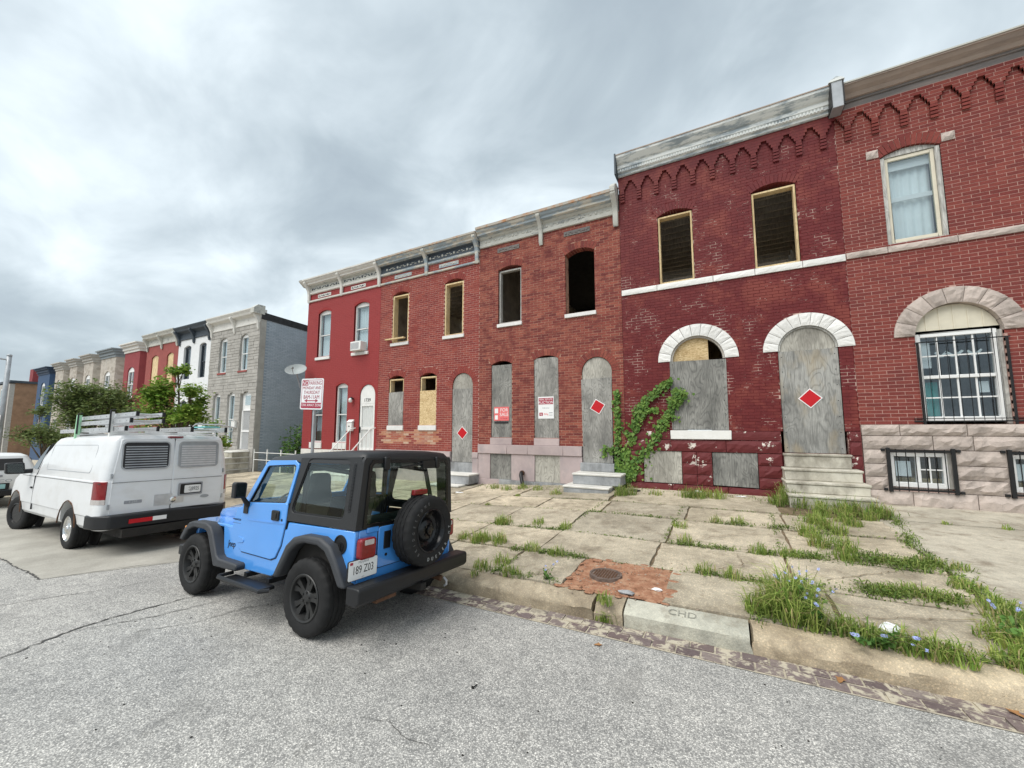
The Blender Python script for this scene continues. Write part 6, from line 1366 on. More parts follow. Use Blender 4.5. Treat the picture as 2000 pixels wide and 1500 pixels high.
rg_ = [(-0.68, 1.09), (0.68, 1.09), (0.645, 1.71), (0.605, 1.77), (-0.605, 1.77), (-0.645, 1.71)]; rgi = [(-0.64, 1.12), (0.64, 1.12), (0.605, 1.70), (0.575, 1.735), (-0.575, 1.735), (-0.605, 1.70)]
lg = MB(); hole_panel(lg, rg_, rgi, 'x', 0.608, 0.618); lg = lg.build('liftgate', T['rim_black'], top); MB().prism(rg_, 'x', 0.611, 0.614).build('rear_glass', T['glass_jeep'], lg)
for y in (-0.42, 0.42): MB().prism([(y-0.035, 1.80), (y+0.035, 1.80), (y+0.04, 1.68), (y+0.02, 1.655), (y-0.02, 1.655), (y-0.04, 1.68)], 'x', 0.60, 0.64).build('glass_hinge', T['blackp'], lg, bevel=0.01)
MB().tube([(0.63, 0.22, 1.735), (0.63, 0.0, 1.70), (0.632, -0.2, 1.685)], 0.008, 6).box(0.60, 0.64, 0.14, 0.36, 1.66, 1.75).build('wiper', T['blackp'], lg)
# interior
for s in (-0.36, 0.36):
    st_ = MB(); st_.loft([[(x+dx, s+dy, z) for dx, dy in ((-0.06, -w), (0.05, -w), (0.07, 0), (0.05, w), (-0.06, w), (-0.09, 0))] for x, z, w in ((-0.78, 0.80, 0.22), (-0.70, 1.05, 0.23), (-0.62, 1.30, 0.20), (-0.58, 1.40, 0.14), (-0.565, 1.52, 0.125), (-0.56, 1.585, 0.10))])
    st_.box(-1.22, -0.72, s-0.23, s+0.23, 0.68, 0.86); st_ = st_.build('front_seat', T['seat'], jeep, bevel=0.03); MB().box(-0.66, -0.63, s-0.17, s+0.17, 0.82, 1.22).map(lambda x, y, z: (x+(z-1.0)*0.28+0.0, y, z)).build('seat_back_panel', T['seat_tan'], st_, bevel=0.01)
MB().box(-1.46, -1.28, -0.70, 0.70, 0.85, 1.17).build('dashboard', T['blackp'], jeep, bevel=0.03)
mb = MB(); cs = Vector((-1.16, -0.36, 1.14)); n_ = 24; pts = [cs+Vector((0.06*math.sin(2*math.pi*k/n_), 0.19*math.cos(2*math.pi*k/n_), 0.18*math.sin(2*math.pi*k/n_))) for k in range(n_+1)]
mb.tube(pts, 0.014, 6, False).tube([cs, (-1.3, -0.36, 1.08)], 0.03, 6).tube([cs+Vector((0, -0.18, 0)), cs+Vector((0, 0.18, 0))], 0.012, 5).build('steering_wheel', T['blackp'], jeep)
mb = MB()
for s in (-0.60, 0.60): mb.tube([(-0.50, s, 0.62), (-0.48, s, 1.60), (-0.42, s*0.97, 1.68), (0.30, s*0.95, 1.62), (0.46, s, 1.0)], 0.032, 8)
mb.tube([(-0.46, -0.6, 1.66), (-0.46, 0.6, 1.66)], 0.032, 8).build('roll_bar', T['blackp'], jeep)
MB().box(-0.08, 0.16, -0.42, 0.42, 0.66, 0.82).box(0.12, 0.22, -0.42, 0.42, 0.80, 1.12).build('rear_seat', T['seat'], jeep, bevel=0.04); MB().box(-1.17, -1.14, -0.07, 0.15, 1.58, 1.64).build('inside_mirror', T['blackp'], jeep, bevel=0.01)
# rear lamps, plate, filler, bumper
for s in (-1, 1):
    l_ = MB().prism(rrect(s*0.64-0.10, s*0.64+0.10, 0.80, 1.0, 0.035), 'x', 0.60, 0.675).build('tail_lamp', T['lamp_red'], jeep, bevel=0.016); MB().prism(rrect(s*0.64-0.055, s*0.64+0.06, 0.935, 0.985, 0.01), 'x', 0.674, 0.679).build('reverse_lens', T['lamp_clear'], l_)
pm = MB().prism(rrect(-0.86, -0.50, 0.625, 0.815, 0.02), 'x', 0.64, 0.655).build('plate_frame', T['blackp'], jeep, bevel=0.005)
MB().prism(rrect(-0.852, -0.508, 0.632, 0.808, 0.015), 'x', 0.6551, 0.658).build('plate', T['plate'], pm)
text('plate_number', '189 Z03', 0.105, T['ink'], pm, rear_mtx(0.6582, -0.68, 0.715), 0.0008, sx=0.72); text('plate_state', 'Maryland', 0.034, T['ink_grey'], pm, rear_mtx(0.6582, -0.68, 0.785), 0.0008); text('plate_small_print', 'MVA', 0.014, T['ink_grey'], pm, rear_mtx(0.6582, -0.68, 0.645), 0.0008)
MB().box(0.658, 0.6592, -0.84, -0.805, 0.775, 0.80).build('sticker', T['maroon'], pm)
f_ = MB().lathe([(0.095, 0.004), (0.095, -0.008), (0.083, -0.009), (0.078, -0.001), (0.0, -0.001)], 28, (0.40, -W, 0.925), 'y', None, False); f_ = f_.build('fuel_filler', T['blackp'], jeep, smooth=40, fix=True)
MB().lathe([(0.045, 0.0), (0.045, -0.003), (0.0, -0.004)], 14, (0.405, -W-0.001, 0.905), 'y').box(0.395, 0.41, -W-0.009, -W-0.003, 0.87, 0.94).build('filler_cap', T['rim_black'], f_)
rb = MB().prism([(0.66, 0.60), (0.82, 0.60), (0.84, 0.58), (0.84, 0.47), (0.80, 0.43), (0.66, 0.44)], 'y', -0.87, 0.82).build('rear_bumper', T['blackp'], jeep, bevel=0.02, seg=3)
MB().box(0.6, 0.85, -0.04, 0.04, 0.36, 0.43).build('hitch_receiver', T['under'], rb, bevel=0.006); MB().tube([(0.84, 0.36, 0.40), (0.88, 0.36, 0.37), (0.88, 0.36, 0.33), (0.85, 0.36, 0.31)], 0.014, 6).build('tow_hook', T['galv'], rb); MB().box(0.55, 0.80, -0.62, -0.36, 0.40, 0.435).build('bumper_bracket', T['rust'], rb)
text('car_badge', 'Jeep', 0.105, T['ink'], jeep, face_mtx(-1.615, -W-0.0015, 0.70), 0.002, sx=0.95); text('car_badge', 'WRANGLER', 0.032, T['ink'], jeep, face_mtx(-1.56, -W-0.0015, 1.0), 0.001, sx=1.15)
MB().box(-1.665, -1.45, -W-0.0006, -W+0.01, 0.955, 0.958).build('seam', T['seam'], jeep)
# wheels
def tyre_mesh(r, w, rim, n=72):
    prof = [(rim, w*0.30), (rim+0.01, w*0.44), (rim+(r-rim)*0.35, w*0.5), (rim+(r-rim)*0.7, w*0.49), (r-0.022, w*0.45), (r-0.006, w*0.395), (r, w*0.36), (r, w*0.22), (r-0.009, w*0.215), (r-0.009, w*0.17), (r, w*0.165), (r, w*0.03), (r-0.009, w*0.025)]
    prof = prof+[(a, -b) for a, b in reversed(prof)]
    def mod(j, k, q):
        jj = j if j < 13 else 25-j
        if jj in (4, 5, 6, 7) and (k % 3 == 0): return q-0.010
        if jj in (10, 11) and (k % 3 == (1 if j < 13 else 2)): return q-0.008
        return q
    return MB().lathe(prof, n, (0, 0, 0), 'y', mod, False).mesh('tyre', smooth=38, fix=True)
def rim_mesh(r, w, spokes=5):
    mb = MB().lathe([(r+0.004, -w*0.42), (r+0.012, -w*0.46), (r+0.004, -w*0.485), (r-0.012, -w*0.46), (r-0.02, -w*0.36), (r-0.03, -w*0.12), (r-0.045, 0.0), (0.0, 0.0)], 40, (0, 0, 0), 'y', None, False)
    y0 = -w*0.36
    mb.lathe([(0.075, y0+0.09), (0.075, y0+0.015), (0.06, y0), (0.04, y0-0.006), (0.0, y0-0.01)], 20, (0, 0, 0), 'y')
    for k in range(spokes):
        a = 2*math.pi*k/spokes+0.3
        for da in (-0.2, 0.2):
            c0, c1 = a+da*1.3, a+da*1.0; ww = 0.022; P0 = (0.05, y0+0.008); P1 = (r-0.03, y0+0.012)
            def pt(rad, ang, off, y): return (rad*math.cos(ang)-off*math.sin(ang), y, rad*math.sin(ang)+off*math.cos(ang))
            vv = [pt(0.05, c0, -ww, y0+0.005), pt(0.05, c0, ww, y0+0.005), pt(0.14, a+da*0.9, ww*0.9, y0+0.012), pt(0.14, a+da*0.9, -ww*0.9, y0+0.012), pt(r-0.015, a+da*1.15, -ww*1.5, y0-0.004), pt(r-0.015, a+da*1.15, ww*1.5, y0-0.004)]
            bk = [(x, y+0.05, z) for x, y, z in vv]
            mb.add(vv+bk, [(0, 1, 2, 3), (3, 2, 5, 4), (6, 9, 8, 7), (9, 10, 11, 8), (0, 3, 9, 6), (3, 4, 10, 9), (1, 7, 8, 2), (2, 8, 11, 5), (4, 5, 11, 10)])
        mb.lathe([(0.012, -0.012), (0.012, 0.0), ], 6, (0.052*math.cos(a), y0-0.002, 0.052*math.sin(a)), 'y')
    return mb.mesh('rim', smooth=35, fix=True)
JR, JWd, JRim = 0.378, 0.27, 0.222
tm = tyre_mesh(JR, JWd, JRim); tm.materials.append(T['rubber']); rm_ = rim_mesh(JRim, JWd); rm_.materials.append(T['rim'])
for x in (0.0, -2.38):
    for s in (-1, 1):
        w = link('wheel', tm, None, jeep); w.location = (x, s*(0.85-JWd/2), JR-0.004); w.rotation_euler = (0, R_.uniform(0, 1), 0 if s < 0 else math.pi)
        link('rim', rm_, None, w)
sp = link('spare_wheel', tm, None, jeep); sp.location = (0.79, 0.02, 0.99); sp.rotation_euler = (0, 0, math.pi/2)
srim = MB().lathe([(0.226, -0.11), (0.234, -0.125), (0.222, -0.13), (0.208, -0.115), (0.20, -0.07), (0.185, -0.045), (0.165, -0.05), (0.135, -0.03), (0.115, -0.055), (0.09, -0.075), (0.06, -0.078), (0.045, -0.068), (0.043, -0.10), (0.03, -0.104), (0.0, -0.104)], 40, (0, 0, 0), 'y', None, False)
for k in range(5): a = k*1.2566; srim.lathe([(0.011, -0.015), (0.011, 0.0)], 6, (0.068*math.cos(a), -0.078, 0.068*math.sin(a)), 'y')
for k in range(16): a = k*math.pi/8; srim.box(0.172*math.cos(a)-0.012, 0.172*math.cos(a)+0.012, -0.052, -0.046, 0.172*math.sin(a)-0.012, 0.172*math.sin(a)+0.012)
srim.build('rim', T['rim_black'], sp, smooth=35, fix=True)
T['tyre_letter'] = basic('tyre_letters', (0.42, 0.43, 0.42), 0.7)
def arc_text(s_, a_start, step, rad, size, mat, flip=1):
    for i, ch in enumerate(s_):
        if ch == ' ': continue
        a = a_start+i*step
        text('tyre_letter', ch, size, mat, sp, Matrix.Rotation(0, 4, 'Y') @ Matrix.Translation((rad*math.cos(a), -JWd*0.5-0.0015, rad*math.sin(a))) @ Matrix.Rotation(math.pi/2, 4, 'X') @ Matrix.Rotation(a-math.pi/2 if flip > 0 else a+math.pi/2, 4, 'Z'), 0.001, sx=0.8)
arc_text('DUELER HT', math.radians(-100), math.radians(12.5), 0.302, 0.052, T['tyre_letter'], -1)
arc_text('BRIDGESTONE', math.radians(225), math.radians(-12), 0.302, 0.046, basic('tyre_letters_worn', (0.12, 0.12, 0.12), 0.7), 1)
MB().box(0.60, 0.70, -0.12, 0.16, 0.82, 1.08).build('spare_carrier', T['blackp'], jeep, bevel=0.02)
bl_ = MB().prism([(0.62, 1.07), (0.70, 1.07), (0.735, 1.36), (0.735, 1.42), (0.66, 1.42), (0.63, 1.2)], 'y', -0.07, 0.07).build('brake_light_stalk', T['blackp'], jeep, bevel=0.015); MB().box(0.70, 0.755, -0.11, 0.11, 1.37, 1.43).build('brake_light', T['lamp_red'], bl_, bevel=0.01)
# ---------------------------------------------------------------- white cargo van (rear axle at the origin, rear towards +x)
VX, VY = -11.0, 3.71
van = empty('cargo_van', (VX, VY, zr(VX, VY)), False, (-0.028, -0.020, -0.010)); van.scale = (1.03, 1.03, 1.03); tag(van, 'white cargo van with ladders on the roof rack parked ahead of the blue car', 'van')
def vplan(xr, w, xf, rr=0.34, rf=0.5, nose=1.0):
    # plan outline, counter-clockwise from the rear right; rounded corners
    pts = []
    for k in range(7):
        a = math.radians(90*k/6); pts.append((xr-rr+rr*math.cos(a), w-rr*0.5+rr*0.5*math.sin(a)))
    for t in (0.75, 0.5, 0.25): pts.append((xf+rf+(xr-rr-xf-rf)*t, w))
    for k in range(7):
        a = math.radians(90+90*k/6); pts.append((xf+rf+rf*math.cos(a), w*nose-rf*0.5+rf*0.5*math.sin(a) if True else w))
    half = pts
    return half+[(x, -y) for x, y in reversed(half)]
VO = -0.40
lv = [(0.44, 1.72, 0.93, -4.20), (0.50, 1.76, 0.97, -4.28), (0.66, 1.775, 0.985, -4.30), (0.68, 1.78, 1.0, -4.30), (0.90, 1.785, 1.0, -4.28), (1.12, 1.785, 0.99, -4.20), (1.24, 1.785, 0.985, -3.9), (1.262, 1.785, 0.985, -3.6), (1.275, 1.78, 0.972, -3.4), (1.33, 1.78, 0.968, -3.0), (1.38, 1.775, 0.965, -2.82), (1.60, 1.765, 0.94, -2.42), (1.80, 1.745, 0.905, -2.05), (1.93, 1.715, 0.885, -1.80), (1.99, 1.69, 0.868, -1.66), (2.025, 1.67, 0.82, -1.50), (2.045, 1.56, 0.68, -1.25), (2.055, 1.1, 0.3, -0.9)]
rings = []
for z, xr, w, xf in lv: rings.append([(x, y, z+(0.035 if z > 1.9 else 0)) for x, y in vplan(xr+VO, w, xf, 0.22, 0.45 if z < 1.3 else 0.16)])
vb = MB().loft(rings).build('body', T['vanwhite'], van, smooth=28, fix=True)
cut = []
for x in (0.0, -3.5):
    c = MB().lathe([(0.47, -1.3), (0.47, 1.3)], 40, (x, 0, 0.42), 'y'); c.box(x-0.46, x+0.46, -1.3, 1.3, 0.2, 0.42); 
    c1 = MB().lathe([(0.475, -1.3), (0.475, 1.3)], 40, (x, 0, 0.40), 'y').build('cutter', None, van, fix=True); cut.append(c1)
for c in cut: c.parent = van
boolean_cut(vb, cut)
if len(vb.data.materials) == 0: vb.data.materials.append(T['vanwhite'])
vb.data.polygons.foreach_set('use_smooth', [True]*len(vb.data.polygons)); vb.data.set_sharp_from_angle(angle=math.radians(28))
for x in (0.0, -3.5):
    for s in (-1, 1): MB().lathe([(0.44, s*0.60), (0.44, s*0.62)], 24, (x, 0, 0.42), 'y').build('wheel_well', T['under'], van, fix=True)
    rg2 = random.Random(3)
    for s in (-1, 1):
        q = MB()
        pts = [(x+0.478*math.cos(a)*(1+rg2.uniform(-0.012, 0.012)), s*1.003, 0.40+0.478*math.sin(a)*(1+rg2.uniform(-0.012, 0.012))) for a in [math.radians(5+170*k/16) for k in range(17)]]
        q.tube(pts, [rg2.uniform(0.004, 0.014) for _ in pts], 5)
        q.build('rusty_arch_edge', T['rust'], van)
MB().box(-4.0, 1.6, -0.7, 0.7, 0.32, 0.46).build('underbody', T['under'], van)
def strip_side(zpts, h, name, mat, proud=0.004): 
    for s in (-1, 1):
        MB().prism([(a, b) for a, b in zpts]+[(a, b+h) for a, b in reversed(zpts)], 'y', s*(1.0+proud), s*0.9).build(name, mat, van)
for s in (-1, 1):
    MB().box(-3.28, 1.40, s*0.9885, s*0.98, 1.232, 1.240).build('waist_shade_line', T['seam'], van) if s < 0 else None  # dark strip paints the shade line of the waist crease
    MB().prism([(-2.298, 0.55), (-2.292, 0.55), (-2.292, 1.25), (-2.298, 1.25)], 'y', s*1.0025, s*0.97).build('door_seam', T['seam'], van)
    MB().prism([(-2.30, 1.25), (-2.29, 1.25), (-1.92, 1.94), (-1.93, 1.94)], 'y', s*1.0, s*0.97).map(lambda x, y, z: (x, y-math.copysign(max(0, z-1.27)*0.145+0.012, y), z)).build('door_seam', T['seam'], van)
    # cab side glass
    sg2 = MB().prism([(-2.66, 1.40), (-2.30, 1.385), (-2.02, 1.88), (-1.98, 1.90), (-2.10, 1.86), (-2.42, 1.64)], 'y', s*1.0, s*0.95).map(lambda x, y, z: (x, y-math.copysign(max(0, z-1.27)*0.145+0.006, y), z)).build('side_glass', T['glass_dark'], van)
    MB().prism([(-2.66, 1.40), (-2.30, 1.385), (-2.02, 1.88), (-1.98, 1.90), (-2.10, 1.86), (-2.42, 1.64)], 'y', s*0.998, s*0.94).map(lambda x, y, z: (x, y-math.copysign(max(0, z-1.27)*0.145+0.006, y), z)).build('cab_shade', T['under'], sg2)  # dark panel behind the glass paints the unlit cab
    MB().prism([(-4.1, 0.700), (-4.1, 0.712), (1.25, 0.712), (1.25, 0.700)], 'y', s*1.006, s*0.98).build('lower_crease', T['seam'], van) if False else None
    MB().box(-2.45, -2.35, s*1.002, s*1.02, 0.98, 1.02).build('door_handle', T['blackp'], van, bevel=0.006)
    mr = MB().prism([(s*1.06, 1.28), (s*1.34, 1.29), (s*1.36, 1.52), (s*1.10, 1.53)], 'x', -2.80, -2.66).build('mirror', T['blackp'], van, bevel=0.03, seg=3); MB().prism([(s*1.09, 1.31), (s*1.32, 1.32), (s*1.335, 1.50), (s*1.12, 1.505)], 'x', -2.659, -2.655).build('mirror_glass', T['glass_dark'], mr); MB().tube([(-2.72, s*0.94, 1.34), (-2.72, s*1.08, 1.33)], 0.05, 8).build('mirror_arm', T['blackp'], mr)
    # tail lamps wrap the rear corner
    tl = MB(); P_ = [(1.12, 1.006), (1.24, 0.995), (1.34, 0.96), (1.395, 0.905)]; tl.loft([[(x, s*y, z) for x, y in P_]+[(x-0.1, s*(y-0.1), z) for x, y in reversed(P_)] for z in (0.88, 1.27)])
    tl = tl.build('tail_lamp', T['lamp_red'], van, bevel=0.012, seg=2); MB().loft([[(x+0.004, s*(y+0.003), z) for x, y in P_]+[(x-0.1, s*(y-0.1), z) for x, y in reversed(P_)] for z in (0.885, 0.965)]).build('reverse_lens', T['lamp_clear'], tl)
MB().prism([(-0.5, 1.42), (0.5, 1.42), (0.45, 1.88), (-0.45, 1.88)], 'x', -2.0, -1.99).map(lambda x, y, z: (x-0.86+(z-1.36)*1.80+0.03, y, z)).build('windscreen', T['glass_dark'], van)
# grey outline on each side paints the shade line of the pressed panel
for s in (-1, 1):
    q = MB(); hole_panel(q, rrect(-1.75, 0.78, 1.40, 1.90, 0.08), rrect(-1.742, 0.772, 1.408, 1.892, 0.075), 'y', s*1.0, s*0.985); q.map(lambda x, y, z: (x, y-math.copysign(max(0, z-1.27)*0.145+0.014, y), z)).build('side_panel_shade_line', T['metal_grey'], van)
# rear doors
for s in (-1, 1):
    a, b = (s*0.008, s*0.70)
    dr = MB().prism([(a, 0.70), (s*0.84, 0.70), (s*0.85, 0.85), (s*0.845, 1.26), (s*0.825, 1.50), (s*0.765, 1.985), (s*0.74, 2.005), (a, 2.02)], 'x', 0.0, 0.03)
    def lean(x, y, z): return (x+1.775+VO+(0.012 if z < 1.25 else 0.012-(z-1.25)*0.085)-abs(y)*0.02, y, z)
    dr.map(lean); dr = dr.build('rear_door', T['vanwhite'], van, bevel=0.008)
    wp = rrect(min(s*0.085, s*0.73), max(s*0.085, s*0.73), 1.475, 1.94, 0.06)
    fr = MB(); hole_panel(fr, rrect(min(s*0.065, s*0.75), max(s*0.065, s*0.75), 1.455, 1.96, 0.075), wp, 'x', 0.028, 0.038); fr.map(lean).build('window_seal', T['galv'], dr)
    MB().prism(wp, 'x', 0.03, 0.0325).map(lean).build('rear_window', T['seam'] if s < 0 else T['metal_grey'], dr)
    for k in range(9):
        z = 1.505+k*0.045; dz = 0.016 if s > 0 else 0.010
        MB().prism([(s*0.11, z-dz), (s*0.70, z-dz), (s*0.70, z+dz), (s*0.11, z+dz)], 'x', 0.0326, 0.036).map(lean).build('window_slat', T['alu'] if s > 0 else T['metal_grey'], dr)
    MB().prism([(s*0.01, 1.238), (s*0.84, 1.238), (s*0.84, 1.246), (s*0.01, 1.246)], 'x', 0.0285, 0.0315).map(lean).build('door_crease', T['seam'], dr)  # dark strip paints the crease's shade line across the rear door
    for z in (1.32, 0.80): MB().prism([(s*0.845, z), (s*0.87, z), (s*0.87, z+0.08), (s*0.845, z+0.08)], 'x', 0.0, 0.045).map(lean).build('hinge', T['galv'], dr)
def lean0(x, y, z): return (x+1.783+VO-abs(y)*0.02, y, z)
MB().prism(rrect(-0.25, 0.01, 0.78, 0.98, 0.01), 'x', 0.03, 0.036).map(lean0).build('lock_plate', T['alu'], van); MB().lathe([(0.05, 0.034), (0.05, 0.05), (0.03, 0.06), (0, 0.06)], 16, (0, 0.03, 0.87), 'x').map(lean0).build('puck_lock', T['chrome'], van, fix=True); MB().prism(rrect(0.03, 0.20, 0.80, 0.92, 0.01), 'x', 0.03, 0.036).map(lean0).build('lock_plate', T['alu'], van)
q = MB(); hole_panel(q, rrect(0.10, 0.50, 0.92, 1.16, 0.02), rrect(0.13, 0.48, 0.945, 1.14, 0.015), 'x', 0.028, 0.042); pr = q.map(lean0).build('plate_recess_frame', T['ink_grey'], van); MB().prism(rrect(0.12, 0.49, 0.935, 1.15, 0.015), 'x', 0.03, 0.033).map(lean0).build('plate_recess', T['blackp'], pr)
MB().prism(rrect(0.20, 0.47, 0.965, 1.11, 0.015), 'x', 0.034, 0.038).map(lean0).build('plate', T['plate'], pr); text('plate_number', '4GJ8925', 0.10, T['ink'], pr, rear_mtx(1.783+VO+0.0385-0.0067, 0.335, 1.035), 0.0008, sx=0.60)
el = [(0.55+0.075*math.cos(a), 0.87+0.03*math.sin(a)) for a in [2*math.pi*k/20 for k in range(20)]]; MB().prism(el, 'x', 0.03, 0.037).map(lean0).build('emblem', T['metal_grey'], van)
bd = MB().prism(rrect(-0.66, -0.42, 0.865, 0.92, 0.01), 'x', 0.026, 0.035).map(lean0).build('badge', T['ink_grey'], van); text('badge_letters', 'E-250', 0.05, T['alu'], bd, rear_mtx(1.783+VO+0.0355-0.0108, -0.54, 0.892), 0.0006)
MB().prism(rrect(-0.10, 0.12, 2.03, 2.06, 0.01), 'x', 1.22, 1.36).build('high_brake_light', T['lamp_red'], van)
# bumper
bp_ = [(x+VO, y) for x, y in [(1.40, 1.03), (1.72, 0.99), (1.92, 0.86), (1.97, 0.60), (1.98, 0.0), (1.97, -0.60), (1.92, -0.86), (1.72, -0.99), (1.40, -1.03), (1.40, -0.9), (1.40, 0.9)]]
bmp = MB().prism(bp_, 'z', 0.47, 0.70).map(lambda x, y, z: (x-(0.07 if 0.2 < y < 0.7 and x > 1.5 and z > 0.6 else 0), y, z-(0.035 if 0.2 < y < 0.95 else 0))).build('rear_bumper', T['blackp'], van, bevel=0.025, seg=3)
MB().box(1.975+VO, 1.984+VO, -0.62, -0.30, 0.545, 0.615).build('red_reflector', T['red_sign'], bmp); MB().box(1.98+VO, 1.988+VO, -0.298, -0.10, 0.548, 0.618).build('white_reflector', T['white_sign'], bmp)
# wheels
vt = tyre_mesh(0.375, 0.25, 0.215, 60); vt.materials.append(T['rubber'])
vr_ = MB().lathe([(0.22, -0.10), (0.226, -0.115), (0.212, -0.118), (0.195, -0.09), (0.17, -0.075), (0.14, -0.09), (0.09, -0.105), (0.06, -0.115), (0.055, -0.13), (0.0, -0.135)], 36, (0, 0, 0), 'y', lambda j, k, r: r*(0.9 if j == 4 and k % 4 == 0 else 1)).mesh('hubcap', smooth=35, fix=True); vr_.materials.append(T['chrome'])
fr_ = MB().lathe([(0.22, -0.10), (0.226, -0.112), (0.21, -0.115), (0.19, -0.06), (0.15, -0.05), (0.09, -0.08), (0.05, -0.09), (0, -0.09)], 30, (0, 0, 0), 'y').mesh('rim', smooth=35, fix=True); fr_.materials.append(T['rim_black'])
for x in (0.0, -3.5):
    for s in (-1, 1):
        w = link('wheel', vt, None, van); w.location = (x, s*0.855, 0.37); w.rotation_euler = (0, 0, (0 if s < 0 else math.pi)+(0.22 if x < -1 else 0)); link('hubcap' if x == 0 else 'rim', vr_ if x == 0 else fr_, None, w)
# roof rack
rk = empty('roof_rack', (0, 0, 0), False); rk.parent = van
for x in (-0.75, 0.95):
    for s in (-1, 1): MB().prism([(x-0.07, 1.97), (x+0.07, 1.97), (x+0.03, 2.10), (x+0.025, 2.50 if s < 0 else 2.16), (x-0.025, 2.50 if s < 0 else 2.16), (x-0.03, 2.10)], 'y', s*0.80, s*0.84).build('rack_post', T['white'], rk)
    MB().box(x-0.03, x+0.03, -0.80, 0.80, 2.09, 2.13).build('crossbar', T['white'], rk)
    MB().tube([(x+0.04, -0.85, 2.12), (x+0.045, -0.86, 2.53), (x+0.05, -0.80, 2.54)], 0.014, 5).build('strap', T['ink'], rk)
MB().box(-0.76, -0.72, -0.87, -0.80, 2.02, 2.50).build('green_tape', T['green_tape'], rk)
T['alu_mark'] = T['ink_grey']
def ladder(label, x0, x1, y0, y1, z, depth, tilt=0.0, stacked=1):
    t = empty('ladder', (x0, (y0+y1)/2, z), False); tag(t, label, 'ladder', 'ladders on the van rack'); t.parent = None
    mw = Matrix.Translation(Vector((VX, VY, zr(VX, VY)))) @ van.rotation_euler.to_matrix().to_4x4() @ Matrix.Scale(1.03, 4)
    t.matrix_world = mw @ Matrix.Translation((0, 0, z)) @ Matrix.Rotation(tilt, 4, 'X')
    for y in (y0, y1):
        MB().box(x0, x1, y-0.014, y+0.014, 0, depth).build('rail', T['alu'], t); MB().box(x1-0.012, x1+0.02, y-0.02, y+0.02, -0.005, depth+0.005).build('end_cap', T['blackp'], t)
        for k in range(int((x1-x0)/0.3)): MB().lathe([(0.012, -0.0165), (0.012, 0.0165)], 8, (x0+0.2+k*0.3, y, depth/2), 'y').build('rung_end', T['ink_grey'], t)
    for k in range(int((x1-x0)/0.3)): MB().tube([(x0+0.2+k*0.3, y0, depth/2), (x0+0.2+k*0.3, y1, depth/2)], 0.016, 6).build('rung', T['alu'], t)
    return t
ladder('long aluminium ladder at the bottom of the stack on the van roof', -2.0, 1.5, -0.78, -0.34, 2.15, 0.075)
ladder('aluminium ladder in the middle of the stack on the van roof', -1.0, 1.75, -0.80, -0.36, 2.285, 0.075)
ladder('aluminium ladder on top of the stack on the van roof', -0.9, 1.85, -0.76, -0.40, 2.40, 0.07)
t = ladder('short stepladder with cyan wrap lying flat at the kerb side of the rack', -0.2, 1.85, 0.05, 0.62, 2.14, 0.09)
MB().box(1.2, 1.88, 0.25, 0.5, 0.091, 0.11).build('cyan_wrap', T['cyan_tape'], t); MB().tube([(1.88, 0.05, 0.10), (1.95, 0.06, 0.14), (2.0, 0.4, 0.14), (1.95, 0.72, 0.10), (1.85, 0.75, 0.0)], 0.014, 6).build('hoop', T['alu'], t)
# ---------------------------------------------------------------- white suv at the left edge
UX, UY = -20.9, 3.2
su = empty('parked_suv', (UX, UY, zr(UX, UY)), False, (-0.02, -0.02, 0)); tag(su, 'white sport utility car with wraparound dark rear glass at left edge', 'car')
lv = [(0.40, 0.85, 0.84), (0.50, 0.92, 0.92), (0.80, 0.95, 0.95), (1.08, 0.94, 0.94), (1.12, 0.93, 0.93), (1.45, 0.80, 0.82), (1.60, 0.72, 0.74), (1.68, 0.55, 0.62), (1.70, 0.2, 0.3)]
rings = []
for z, xr, w in lv:
    xf = -3.6 if z < 1.0 else (-2.6 if z < 1.12 else -1.9+(z-1.12)*1.3)
    rings.append([(x, y, z) for x, y in vplan(xr, w, xf, 0.3, 0.4)])
sb = MB().loft(rings).build('body', T['suvwhite'], su, smooth=30, fix=True)
cs_ = [MB().lathe([(0.42, -1.2), (0.42, 1.2)], 32, (x, 0, 0.38), 'y').build('cutter', None, su, fix=True) for x in (0.0, -2.7)]
boolean_cut(sb, cs_)
if len(sb.data.materials) == 0: sb.data.materials.append(T['suvwhite'])
sb.data.polygons.foreach_set('use_smooth', [True]*len(sb.data.polygons)); sb.data.set_sharp_from_angle(angle=math.radians(30))
gw = MB(); P_ = [(0.10, 0.90), (0.45, 0.89), (0.62, 0.86), (0.74, 0.78), (0.83, 0.62), (0.86, 0.3), (0.865, 0.0), (0.86, -0.3), (0.83, -0.62), (0.74, -0.78), (0.62, -0.86), (0.45, -0.89), (0.10, -0.90)]
gw.loft([[(x-(z-1.15)*0.38+0.085, y*(1-(z-1.15)*0.25)*1.03, z) for x, y in P_]+[((x-0.06)-(z-1.15)*0.38, y*(1-(z-1.15)*0.25)*0.92, z) for x, y in reversed(P_)] for z in (1.16, 1.52)]); gw.build('rear_glass', T['seam'], su, bevel=0.01)
MB().box(0.92, 0.965, -0.30, 0.20, 0.95, 1.02).build('tailgate_handle', T['ink_grey'], su, bevel=0.01)
text('tailgate_letters', 'BRONCO', 0.12, T['metal_grey'], su, rear_mtx(0.952, 0.0, 0.83), 0.006, sx=1.6)
pl_ = MB().box(0.93, 0.962, -0.30, 0.36, 0.56, 0.76).build('plate_recess', T['blackp'], su); MB().box(0.962, 0.968, -0.20, 0.28, 0.59, 0.73).build('plate', T['plate_teal'], pl_)
MB().box(0.85, 1.02, -0.92, 0.92, 0.36, 0.55).build('rear_bumper', T['blackp'], su, bevel=0.03)
for s in (-1, 1): MB().box(0.83, 0.945, s*0.70, s*0.93, 0.80, 1.08).build('tail_lamp', T['lamp_red'], su, bevel=0.02)
